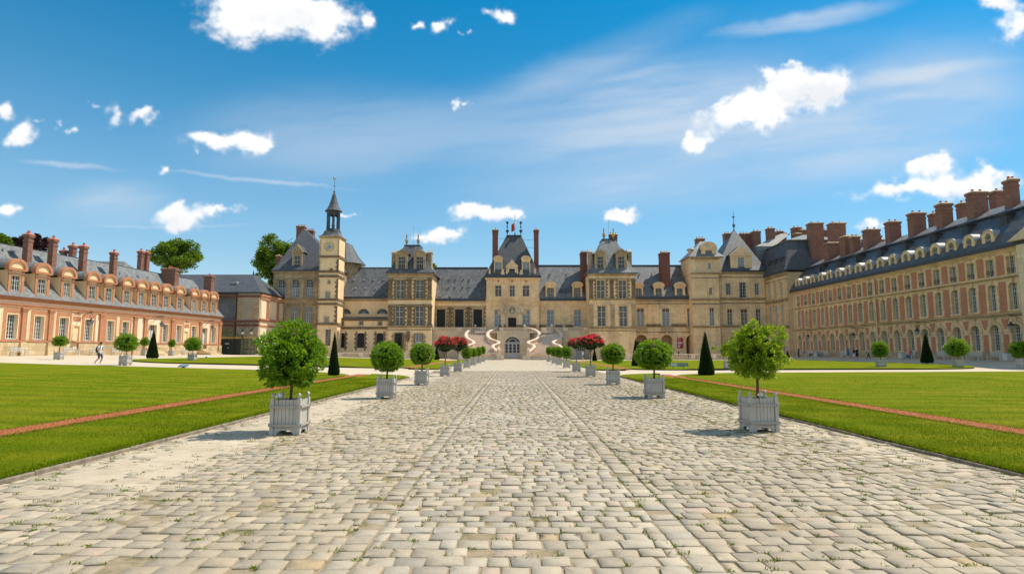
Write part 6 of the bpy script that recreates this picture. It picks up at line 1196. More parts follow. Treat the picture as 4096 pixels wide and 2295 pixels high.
for x0_, y0_, x1_, y1_, Y_ in ((268, 148, 335, 320, 127), (145, 170, 200, 310, 129), (203, 170, 252, 310, 129), (0, 168, 55, 250, 128), (405, 120, 465, 250, 126), (488, 148, 540, 215, 130), (540, 165, 572, 200, 131), (642, 112, 714, 200, 126), (705, 135, 805, 200, 125), (660, 168, 712, 200, 123.5)):
    c = R('g', x0_, y0_, x1_, y1_, Y_); K1.chimney(c[0], c[1], Y_, Y_+1.5, c[2]-2.5, c[3], 'brick_red', 2)
for x0_, y0_, x1_, y1_, Y_ in ((803, 70, 925, 440, 112.), (998, 70, 1130, 350, 106.), (962, 255, 1088, 410, 104.5), (925, 138, 1008, 205, 116.), (1115, 195, 1250, 370, 99.5), (1248, 245, 1270, 330, 103)):
    c = R('g', x0_, y0_, x1_, y1_, Y_); K1.chimney(c[0], c[1], Y_, Y_+1.6, c[2]-2, c[3], 'brick_red', 2 if x1_-x0_ > 60 else 1)
# ------------------------------------------------------------------ right wing
RXW, RY0 = 52., 111.8; RF = Matrix.Translation((RXW, RY0, 0)) @ Matrix.Rotation(-math.pi/2, 4, 'Z')
RW = Bld('right_wing', 'long three-storey stone wing with red brick panels on the right side of the courtyard', (RXW, RY0, .7), RF, rotz=-math.pi/2)
NB = 19; BAY = 2.773; bc = [2.33+BAY*i for i in range(NB)]; RL = bc[17]+BAY*.5+.1; REND = RL+9.5
hs = []
for i, c in enumerate(bc[:18]): hs += [(c-.55, c+.55, 9.66, 11.56), (c-.55, c+.55, 5.91, 8.78, .28), (c-.62, c+.62, 1.62, 4.45, .62)]
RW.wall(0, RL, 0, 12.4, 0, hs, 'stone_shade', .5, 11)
dset = {0, 1, 5, 9, 12}
for i, c in enumerate(bc[:18]):
    RW.window((c-.55, c+.55, 9.66, 11.56), .36, (2, 1), (2, 5), 'glass', fw=.09, mw=.035); RW.window((c-.55, c+.55, 5.91, 8.78), .36, (2, 2), (2, 3), 'glass', fw=.09, mw=.035, tops=(.68,)); RW.window((c-.62, c+.62, 1.62, 4.45), .4, (2, 2), (2, 4), 'glass', fw=.09, mw=.035, tops=(.66,))
    RW.surround((c-.55, c+.55, 9.66, 11.56), 0, .24, .05, 'stone_shade', sill=False); [RW.box('keystone', c-.15, c+.15, -.14, .02, za, zb, 'stone') for za, zb in ((11.5, 11.95), (8.75, 9.25), (4.5, 5.2))]
    rail = MB().box(c-.56, c+.56, -.06, -.03, 9.98, 10.02).box(c-.56, c+.56, -.06, -.03, 10.25, 10.29); [rail.box(c-.5+k*.2, c-.48+k*.2, -.055, -.035, 10.02, 10.25) for k in range(6)]; RW.add('window_rail', rail, 'iron')
    RW.surround((c-.55, c+.55, 5.91, 8.5), 0, .26, .06, 'stone_shade', top=False)
    ring = MB(); n = 10
    for k in range(n):
        t0, t1 = math.pi*k/n, math.pi*(k+1)/n; ring.prism([(c+r*math.cos(t), 3.83+r*math.sin(t)) for r, t in ((.63, t0), (.98, t0), (.98, t1), (.63, t1))], -.12, .03)
    RW.add('archivolt', ring, 'stone'); RW.add('impost', MB().box(c-1.0, c-.63, -.16, .03, 3.55, 3.82).box(c+.63, c+1.0, -.16, .03, 3.55, 3.82), 'stone'); RW.add('jamb', MB().box(c-.95, c-.63, -.06, .03, .75, 3.548).box(c+.63, c+.95, -.06, .03, .75, 3.548), 'stone_shade')
    x = c+BAY/2
    if i < 17:
        RW.box('brick_panel', x-.47, x+.47, -.035, .03, 9.67, 11.78, 'brick_wall'); RW.box('brick_panel', x-.47, x+.47, -.035, .03, 5.63, 8.95, 'brick_wall'); RW.box('brick_panel', x-.33, x+.33, -.035, .03, 1.45, 3.4, 'brick_wall')
        RW.add('brick_spandrel', MB().prism([(x-.14, 3.95), (x+.14, 3.95), (x+.5, 5.0), (x-.5, 5.0)], -.036, .03), 'brick_wall')
RW.wall(0, RL, 0, 1.55, -.08, [(c-.62, c+.62, .3, 1.56) for c in ()], 'stone_grey', .2, .1, 'base_wall')
for i in dset:
    c = bc[i]; RW.box('door_leaf', c-.6, c+.6, -.1, -.081, .6, 1.62, 'grey_door'); RW.box('step', c-.9, c+.9, -.7, -.1, .2, .85, 'plinth')
for z0_, z1_, p in ((5.3, 5.55, .2), (5.551, 5.62, .28), (9.28, 9.42, .18), (9.422, 9.5, .24), (12.0, 12.4, .35)): RW.band(0, RL, z0_, z1_, 0, p, 'ledge' if p in (.2, .18) else 'stone', steps=1 if p < .3 else 3)
RW.band(0, REND, 12.402, 12.82, 0, .55, 'lead', 'gutter')
for x in (.7, bc[9]-BAY*.53): RW.add('rain_pipe', MB().tube([(x, -.16, .6), (x, -.16, 12.3)], .09, 6), 'stone_pale')
# frontispiece nearer than the frame edge
RW.wall(RL, REND, 0, 12.4, -.6, [(RL+1.1, RL+2.3, 9.4, 11.6), (RL+1.1, RL+2.3, 5.9, 8.8), (RL+1.0, RL+2.4, 1.2, 4.6, .7)], 'stone_pale', .4, 8, 'frontispiece'); RW.box('frontispiece_pane', RL+.9, RL+2.6, -.25, -.22, 1, 11.7, 'glass')
zpd = 12.42; RW.add('pediment', MB().prism([(RL-.5, zpd+.4), (REND, zpd+.4), (REND, zpd+2.9), (RL+4.6, zpd+2.9)], -1.1, -.1), 'stone_pale')
# roof
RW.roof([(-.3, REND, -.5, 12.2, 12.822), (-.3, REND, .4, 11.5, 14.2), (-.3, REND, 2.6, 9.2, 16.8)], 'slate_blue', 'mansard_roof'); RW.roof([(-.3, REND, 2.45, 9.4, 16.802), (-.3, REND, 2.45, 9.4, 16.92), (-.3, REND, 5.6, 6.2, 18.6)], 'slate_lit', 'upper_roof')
RW.add('roof_roll', MB().tube([(-.3, 2.45, 16.9), (REND, 2.45, 16.9)], .14, 6), 'lead')
for i, c in enumerate(bc[:17]):
    c = c+.15; d = RW.wall(c-.85, c+.85, 12.825, 14.0, -.12, [(c-.42, c+.42, 12.98, 14.0)], 'stone_shade', .25, .4, 'dormer')
    f = MB(); n = 12; f2 = MB()
    for k in range(n):
        t0, t1 = math.pi*k/n, math.pi*(k+1)/n; q = [(c+r*math.cos(t), 14.0+r*math.sin(t)*(.92 if r > .5 else 1)) for r, t in ((.42, t0), (.86, t0), (.86, t1), (.42, t1))]; f.prism(q, -.12, .28)
        q = [(c+r*math.cos(t), 14.0+r*math.sin(t)*.92) for r, t in ((.87, t0), (.95, t0), (.95, t1), (.87, t1))]; f2.prism(q, -.16, 2.6)
    RW.add('dormer_arch', f, 'stone_shade', d); RW.add('dormer_roof', f2, 'lead_pale', d); RW.add('cheek', MB().box(c-.84, c-.72, .281, 2.4, 12.83, 14.3).box(c+.72, c+.84, .281, 2.4, 12.83, 14.3), 'stone_shade', d)
    RW.window((c-.42, c+.42, 12.98, 14.40), .08, (2, 1), (2, 4), 'glass', 'white_frame', d, .05, .05, .03)
for i in range(2, 18, 2):
    c = bc[i]+.6; d = RW.box('box_dormer', c-.5, c+.5, 1.25, 3.0, 15.0, 16.35, 'slate_blue'); RW.box('dormer_lid', c-.75, c+.75, 1.0, 3.2, 16.351, 16.45, 'lead', d); RW.box('dormer_window', c-.32, c+.32, 1.22, 1.249, 15.2, 16.2, 'glass', d)
RW.frame = I4
for x0_, y0_, x1_, y1_ in ((0, 478, 82, 600), (97, 426, 228, 570), (257, 370, 378, 525), (420, 306, 558, 475), (622, 238, 752, 415), (842, 155, 1008, 350), (1112, 62, 1233, 275)):
    a = onX(*zp('h', x0_+8, (y0_+y1_)/2), 55.6); b_ = onX(*zp('h', x1_, (y0_+y1_)/2), 57.6); Yc = a[0]-1.0; xr = HX('h', x1_, (y0_+y1_)/2, Yc); sh_ = FPX*56*1.15/Yc**2*1.804; xl = HX('h', min(x0_+sh_, x1_-45), (y0_+y1_)/2, Yc); zt = HZ('h', (x0_+x1_)/2, y0_, Yc); RW.chimney(xl, xr, Yc, Yc+1.15, 15.5, zt, 'brick_red', 2)
for x0_, y0_, x1_, y1_ in ((608, 310, 650, 400), (815, 235, 860, 330), (1058, 148, 1130, 260), (215, 470, 235, 520)):
    Yc = onX(*zp('h', x0_, (y0_+y1_)/2), 60.)[0]; c = R('h', x0_, y0_, x1_, y1_, Yc); RW.chimney(c[0], c[1], Yc, Yc+1.1, 15.5, c[3], 'brick_red', 1)
# ------------------------------------------------------------------ horseshoe stair
S1 = Bld('horseshoe_staircase', 'pale stone horseshoe staircase with two curving balustraded flights and an arched glazed door', (0, 108, .1), cat='staircase')
CXS = onY(2054, 1400, 112)[0]
INN = [(235, 1032, 119.6), (300, 1037, 118.9), (352, 1056, 117.6), (378, 1083, 116.2), (376, 1112, 114.9), (345, 1140, 113.5), (300, 1158, 112.2), (271, 1171, 111.0), (282, 1187, 109.9), (318, 1199, 108.9), (329, 1215, 107.9), (310, 1238, 106.8), (272, 1272, 105.6)]
OUT = [(498, 1030, 119.6), (528, 1040, 118.9), (562, 1060, 117.6), (586, 1085, 116.2), (586, 1114, 114.9), (560, 1138, 113.5), (530, 1152, 112.2), (512, 1163, 111.0), (522, 1180, 109.9), (560, 1193, 108.9), (584, 1206, 107.9), (590, 1228, 106.8), (592, 1256, 105.6)]
def world(lst): return [Vector((HX('e', a, b, Y), Y, HZ('e', a, b, Y))) for a, b, Y in lst]
def resample(p, n):
    d = [0]
    for a, b in zip(p, p[1:]): d.append(d[-1]+(b-a).length)
    out = []
    for k in range(n):
        t = d[-1]*k/(n-1); i = max(j for j in range(len(d)-1) if d[j] <= t+1e-9); f = (t-d[i])/(d[i+1]-d[i]); 
        p0, p1, p2, p3 = p[max(i-1, 0)], p[i], p[i+1], p[min(i+2, len(p)-1)]
        out.append(.5*((2*p1)+(p2-p0)*f+(2*p0-5*p1+4*p2-p3)*f*f+(3*p1-p0-3*p2+p3)*f**3))
    return out
GZS = .1
wi, wo = world(INN), world(OUT)
for q, r in zip(wi, wo): r.z = q.z = (q.z+r.z)/2
for s in (1, -1):
    mir = lambda v: Vector((CXS+(v.x-CXS)*s, v.y, v.z)); fl = S1.box('flight_base', min(mir(Vector((2.4, 0, 0))).x, mir(Vector((6, 0, 0))).x), max(mir(Vector((2.4, 0, 0))).x, mir(Vector((6, 0, 0))).x), 117.9, 118.4, 0, .2, 'stair_stone')
    pi, po = [mir(v) for v in resample(wi, 57)], [mir(v) for v in resample(wo, 57)]
    n = 34; ti, to = resample(wi, n+1), resample(wo, n+1)
    for k in range(n):
        a, b_, c_, d_ = mir(ti[k]), mir(to[k]), mir(to[k+1]), mir(ti[k+1]); z = a.z-1.0; ring = [a, b_, c_, d_] if s > 0 else [b_, a, d_, c_]
        e = .03*s
        S1.add('step', MB().loft([[(v.x, v.y, max(GZS, z-1.2)-.1) for v in ring[::-1]], [(v.x, v.y, z) for v in ring[::-1]]]), 'tread', fl)
    for rail_p, thick in ((pi, .22), (po, .22)):
        rr_, sk_, cp = [], [], []
        for k, v in enumerate(rail_p):
            t = (rail_p[min(k+1, 56)]-rail_p[max(k-1, 0)]); t.z = 0; t.normalize(); nn_ = Vector((t.y, -t.x, 0))
            rr_.append([tuple(v+nn_*a+Vector((0, 0, b))) for a, b in ((-.26, -.19), (.26, -.19), (.30, -.06), (.19, .03), (-.19, .03), (-.30, -.06))])
            sk_.append([tuple(v+nn_*a+Vector((0, 0, b))) for a, b in ((-.17, -1.0-.0), (.17, -1.0), (.17, -.86), (-.17, -.86))])
            cp.append([(v.x-nn_.x*.17, v.y-nn_.y*.17, -.1), (v.x+nn_.x*.17, v.y+nn_.y*.17, -.1), (v.x+nn_.x*.17, v.y+nn_.y*.17, v.z-1.0), (v.x-nn_.x*.17, v.y-nn_.y*.17, v.z-1.0)])
        S1.add('hand_rail', MB().loft(rr_), 'stair_stone', fl); S1.add('rail_plinth', MB().loft(sk_), 'stair_stone', fl); S1.add('flight_wall', MB().loft(cp), 'stair_stone', fl)
        for k in range(1, 56):
            v = rail_p[k]
            if k % 14 == 7: S1.add('pier', MB().box(v.x-.26, v.x+.26, v.y-.24, v.y+.24, v.z-.86, v.z-.16), 'stair_stone', fl)
            else: mk('baluster', baluster_mesh(.69, 'stair_stone'), None, fl, loc=(v.x, v.y, v.z-.86))
    nb = mir(wi[-1]); ob = mir(wo[-1])
    for v, h, rad in ((nb, 1.35, .34), (mir(wi[0]), None, .24), (mir(wo[0]), None, .24)):
        z0_ = 0 if h else v.z-.9; zt = h if h else v.z+.02; pr = S1.box('newel', v.x-rad*1.1, v.x+rad*1.1, v.y-rad*1.1, v.y+rad*1.1, z0_, zt, 'stair_stone'); S1.add('ball', MB().lathe(v.x, v.y, [(rad*.5, zt+.001), (rad*.4, zt+.12), (rad*.75, zt+.2), (rad, zt+.12+rad*.9), (rad*.8, zt+.12+rad*1.5), (rad*.05, zt+.1+rad*1.95)], 12), 'stair_stone', pr)
    S1.box('wheel_guard', min(nb.x-s*.4, nb.x-s*.95), max(nb.x-s*.4, nb.x-s*.95), nb.y-.5, nb.y+.4, 0, .75, 'stair_stone')
    # front parapet running outwards from the newel
    xa, xb = nb.x+s*.38, nb.x+s*7.2; yb = nb.y-.05; m = MB(); q = [(xa, -.1), (xb, -.1), (xb, 1.12), (xa, .42)] if s > 0 else [(xb, -.1), (xa, -.1), (xa, .42), (xb, 1.12)]
    S1.add('parapet_base', MB().prism(q, yb-.16, yb+.16), 'stair_stone', fl); q = [(xa, 1.05), (xb, 1.75), (xb, 1.93), (xa, 1.22)] if s > 0 else [(xb, 1.75), (xa, 1.05), (xa, 1.22), (xb, 1.93)]
    S1.add('hand_rail', MB().prism(q, yb-.22, yb+.22), 'stair_stone', fl)
    for k in range(20): f = (k+.6)/20.5; mk('baluster', baluster_mesh(.63, 'stair_stone'), None, fl, loc=(xa+(xb-xa)*f, yb, .42+.7*f))
# arched passage under the landing
Yd = 117.; d0 = R('e', 43, 1122, 197, 1335, Yd); xm = (d0[0]+d0[1])/2; hw_ = (d0[1]-d0[0])/2; zl = HZ('e', 118, 1066, Yd); zrl = HZ('e', 118, 1032, Yd)
S1.wall(CXS-3.2, CXS+3.2, -.1, zl, Yd, [(d0[0], d0[1], -.09, d0[3], hw_)], 'stone_pale', .35, 4.0, 'passage_wall')
ar = MB()
for k in range(14): t0, t1 = math.pi*k/14, math.pi*(k+1)/14; ar.prism([(xm+r*math.cos(t), d0[3]-hw_+r*math.sin(t)) for r, t in ((hw_, t0), (hw_+.28, t0), (hw_+.28, t1), (hw_, t1))], Yd-.08, Yd+.03)
S1.add('archivolt', ar, 'stair_stone'); zsp = HZ('e', 118, 1182, Yd); zpn = HZ('e', 118, 1285, Yd)
gd = S1.box('glazed_door', d0[0], d0[1], Yd+.28, Yd+.36, 0, zpn, 'grey_door'); S1.window((d0[0], d0[1], zpn, zsp), Yd+.3, (4, 1), (1, 3), 'glass', 'grey_door', fw=.2, bw=.26, mw=.07)
S1.add('fanlight', MB().poly([(xm+(hw_-.05)*math.cos(t), Yd+.33, zsp+(hw_-.05)*math.sin(t)*.96) for t in np.linspace(0, math.pi, 16)]), 'glass'); fr = MB()
for q in (.5, .97): fr.tube([(xm+q*hw_*math.cos(t), Yd+.27, zsp+.1+q*hw_*math.sin(t)*.94) for t in np.linspace(0, math.pi, 14)], .09, 5)
for k in range(1, 9): t = math.pi*k/9; fr.tube([(xm+.5*hw_*math.cos(t), Yd+.28, zsp+.1+.5*hw_*math.sin(t)), (xm+.97*hw_*math.cos(t), Yd+.28, zsp+.1+.92*hw_*math.sin(t))], .035, 4)
fr.box(d0[0], d0[1], Yd+.2, Yd+.3, zsp-.02, zsp+.2); S1.add('fanlight_frame', fr, 'grey_door')
for k in range(4): c = d0[0]+(d0[1]-d0[0])*(k+.5)/4; S1.box('door_panel', c-.28, c+.28, Yd+.25, Yd+.279, .25, zpn-.25, 'grey_door', gd)
balustrade(S1, CXS-2.6, CXS+2.6, Yd+.1, zl, zrl, 'stair_stone', .3, (CXS-2.35, CXS+2.35), .7); S1.box('landing', CXS-7.6, CXS+7.6, Yd+.4, Yterr+2.3, zl-.4, zl-.02, 'tread')
# low balustrades in front of the ground floors
for nm, lb, xa, xb, y, z in (('left_low_balustrade', 'low stone balustrade in front of the gallery left of the stair', onY(1351, 1425, 110)[0], -18.6, 110., .25), ('right_low_balustrade', 'low stone balustrade along the lawn right of the stair', 20.4, onY(3010, 1425, 110)[0], 110., .02)):
    b = Bld(nm, lb, ((xa+xb)/2, y, z), cat='balustrade'); balustrade(b, xa, xb, y, z, z+1.12, 'stair_stone', .36, np.arange(xa+.4, xb, 3.9), .7)
# ------------------------------------------------------------------ benches
def bench_proto():
    r = empty('bench', (0, 0, 0), 'x', 'bench', 'pale benches along the wings'); L = .82
    for k in range(4): mk('seat_slat', MB().box(-L, L, -.42+k*.11, -.33+k*.11, .41, .44), 'bench_paint', r)
    mk('back_rail', MB().box(-L, L, .04, .08, .84, .90).box(-L, L, .03, .07, .52, .57), 'bench_paint', r)
    for k in range(14): x = -L+.06+k*(2*L-.12)/13; mk('back_slat', MB().box(x-.022, x+.022, .035, .06, .571, .839), 'bench_paint', r)
    for s in (-1, 1):
        x = s*(L+.035); mk('leg', MB().box(x-.033, x+.033, -.42, -.35, 0, .64), 'bench_paint', r); mk('leg', MB().loft([[(x-.033, y, z), (x+.033, y, z), (x+.033, y+.07, z), (x-.033, y+.07, z)] for y, z in ((.06, 0), (.0, .4), (.03, .92))]), 'bench_paint', r)
        mk('arm_rest', MB().box(x-.045, x+.045, -.46, .04, .641, .68), 'bench_paint', r); mk('rail', MB().box(x-.02, x+.02, -.35, .0, .36, .41), 'bench_paint', r)
    return r
BP = bench_proto(); used = [0]
def bench(x, y, z, rot, label):
    if not used[0]: BP.matrix_basis = Matrix.Translation((x, y, z)) @ Matrix.Rotation(rot, 4, 'Z'); BP['label'] = label; used[0] = 1
    else: copy_tree(BP, (x, y, z), rot, label)
def lworld(xl, out): return LF @ Vector((xl, -out, 0))
for px, lb in ((47, 'leftmost pale bench against the left wing, at the picture edge'), (258, 'pale bench against the left wing behind the first side planter'), (360, 'pale bench against the left wing left of the walking man'), (448, 'pale bench against the left wing right of the walking man'), (726, 'pale bench against the left wing before the last door steps')):
    p = lworld(lw(px, 1400)[0], .75); bench(p.x, p.y, ground_z(p.x, p.y)-.03, LTH, lb)
p = Vector((-45.6, 104.6, 0)); bench(p.x+.8, p.y+3, ground_z(p.x, p.y), math.pi/2, 'pale bench beside the sunlit side wall right of the gate')
for px, lb in ((3243, 'pale bench with two seated people near the corner of the right wing'), (3300, 'second pale bench from the right wing corner'), (3385, 'pale bench behind the two women by the right wing'), (3640, 'pale bench with a seated person left of the tall cone yew'), (3768, 'pale bench right of the tall cone yew'), (3903, 'pale bench behind the planter near the right edge'), (3988, 'rightmost pale bench by the right wing')):
    Y = onX(px, 1420, RXW-1.0)[0]; bench(RXW-1.0, Y, ground_z(RXW-1, Y)-.03, -math.pi/2, lb)
for px, lb in ((3610, 'pale bin box left of the seated person'), (4030, 'pale bin box behind the rightmost planter'), (3268, 'pale bin box between the first benches')):
    Y = onX(px, 1420, RXW-.9)[0]; z = ground_z(RXW-.9, Y)-.03; o = empty('bin_box', (RXW-.9, Y, z), lb, 'bin', 'pale bins by the right wing'); X = RXW-.9
    mk('body', MB().loft([[(X-a, Y-a, zz), (X+a, Y-a, zz), (X+a, Y+a, zz), (X-a, Y+a, zz)] for a, zz in ((.33, z), (.36, z+.05), (.36, z+.72), (.33, z+.74))]), 'bench_paint', o); mk('lid', MB().box(X-.38, X+.38, Y-.38, Y+.38, z+.741, z+.79), 'bench_paint', o)
# ------------------------------------------------------------------ wall lanterns on brackets
def wall_lamp(frame, xl, zl, reach, label):
    w_ = frame @ Vector((xl, 0, zl)); o = empty('wall_lantern', w_, label, 'lantern', 'bracket lanterns on the wings'); y = -reach
    mk('bracket', MB().tube([(xl, 0, zl+1.0), (xl, y-.25, zl+1.05)], .035, 5).tube([(xl, 0, zl+.05), (xl, y*.5, zl+.75), (xl, y, zl+1.03)], .028, 5), 'iron', o, frame)
    mk('hanger', MB().tube([(xl, y, zl+1.03), (xl-.35, y, zl+.42)], .014, 4).tube([(xl, y, zl+1.03), (xl+.35, y, zl+.42)], .014, 4).tube([(xl-.35, y, zl+.42), (xl, y, zl+.3)], .014, 4).tube([(xl+.35, y, zl+.42), (xl, y, zl+.3)], .014, 4), 'iron', o, frame)
    q = mk('hood', MB().lathe(xl, y, [(.04, zl+.38), (.1, zl+.22), (.34, zl-.02), (.36, zl-.06)], 8), 'iron', o, frame); mk('lamp_glass', MB().lathe(xl, y, [(.26, zl-.061), (.2, zl-.42), (.08, zl-.46)], 8), 'glass_blind', o, frame)
for px, py, lb in ((365, 1283, 'black hanging lantern on a bracket, left wing, left of the walking man'), (648, 1294, 'black hanging lantern on the left wing beside the first doorway'), (851, 1308, 'black hanging lantern on the left wing at its far end')):
    xl, zl = lw(px, py, -1.6); wall_lamp(LF, xl, zl, 1.6, lb)
for px, py, lb in ((3232, 1344, 'black hanging lantern on the right wing nearest the corner'), (3414, 1338, 'black hanging lantern on the right wing above the two women'), (3668, 1322, 'black hanging lantern on the right wing above the tall cone yew'), (4044, 1300, 'black hanging lantern on the right wing at the picture edge')):
    Y, zl = onX(px, py, RXW-1.7); wall_lamp(RF, RY0-Y, zl, 1.7, lb)
# ------------------------------------------------------------------ direction sign on the far right lawn
sx0, zb_ = onY(2660+560/21.47, 1420+970/21.47, 54.5); sx1 = onY(2660+2040/21.47, 1465, 54.5)[0]; zt_ = onY(2720, 1420+665/21.47, 54.5)[1]; sx0 = onY(2678, 1450, 54.5)[0]
sg = empty('direction_sign', ((sx0+sx1)/2, 54.5, ground_z(15, 54.5)), 'long grey direction sign with ticket symbol and right arrow on the right lawn', 'sign'); H_ = zt_-zb_
sl = .12; mk('panel', MB().prism([(sx0, zb_), (sx1, zb_), (sx1-.1, zt_), (sx0+.1, zt_)], 54.5, 54.56), 'sign_grey', sg); mk('leg', MB().box(sx0+.3, sx0+.36, 54.53, 54.59, zb_-.25, zb_+.1), 'iron', sg); mk('leg', MB().box(sx1-.5, sx1-.44, 54.53, 54.59, zb_-.25, zb_+.1), 'iron', sg)
for a, b_ in ((.03, .17), (.19, .34)): mk('symbol_panel', MB().box(sx0+.1+(sx1-sx0)*a, sx0+.1+(sx1-sx0)*b_, 54.485, 54.499, zb_+.06*H_, zb_+.82*H_), 'sign_white', sg)
c = sx0+.1+(sx1-sx0)*.265; zc = zb_+.43*H_; d = H_*.22; mk('ticket_symbol', MB().tube([(c-d*.9, 54.48, zc-d*.5), (c+d*.1, 54.48, zc+d), (c+d*.9, 54.48, zc+d*.4), (c-d*.1, 54.48, zc-d), (c-d*.9, 54.48, zc-d*.5)], .012, 4), 'ink', sg); c = sx0+.1+(sx1-sx0)*.10
mk('information_symbol', MB().tube([(c, 54.48, zc-d), (c, 54.48, zc+d*.4)], .02, 4).lathe(c, 54.48, [(.005, zc+d*.65), (.03, zc+d*.8), (.005, zc+d*.95)], 6), 'ink', sg)
letters(sg, 'Accueil - Billetterie', sx0+(sx1-sx0)*.68, 54.49, zb_+.68*H_, H_*.27, 'sign_white'); letters(sg, 'Reception - Tickets', sx0+(sx1-sx0)*.58, 54.49, zb_+.40*H_, H_*.17, 'sign_white'); letters(sg, 'Entrance', sx0+(sx1-sx0)*.50, 54.49, zb_+.16*H_, H_*.16, 'sign_white')
xa = sx1-.16; zc = zb_+.22*H_; mk('arrow', MB().tube([(xa-.3, 54.485, zc), (xa, 54.485, zc)], .018, 4).tube([(xa-.13, 54.485, zc+.12), (xa, 54.485, zc), (xa-.13, 54.485, zc-.12)], .018, 4), 'sign_white', sg)
for px, py, Y, lb in ((733, 1472, 43.5, 'small grey floor panel at the edge of the left cross path'), (3468, 1447, 90, 'small pale floor lamp on the far right lawn'), (825, 1431, 78, 'small pale floor lamp on the far left lawn')):
    x, z = onY(px, py, Y); z = ground_z(x, Y)+.1; o = empty('ground_panel', (x, Y, z), lb, 'panel'); mk('plate', MB().loft([[(x-a, Y-.15, zz), (x+a, Y-.15, zz), (x+a, Y+.15, zz+.12), (x-a, Y+.15, zz+.12)] for a, zz in ((.33, z), (.33, z+.05), (.3, z+.07))]), 'sign_grey' if px == 733 else 'sign_white', o); mk('foot', MB().box(x-.1, x+.1, Y-.05, Y+.05, z-.1, z), 'iron', o)
# stone urn plant behind the balustrade
x, z = onY(2714, 1412, 113); o = empty('potted_cypress', (x, 113, .1), 'tiny cypress in a pot under the red banner', 'plant'); mk('pot', MB().lathe(x, 113, [(.25, .1), (.35, .6), (.38, .7)], 8), 'stone_grey', o); mk('crown', YW[0], None, o, loc=(x, 113, .7), scale=(.3, .3, 1.0)); mk('inner_foliage', yc, None, o, loc=(x, 113, .7), scale=(.27, .27, .97))
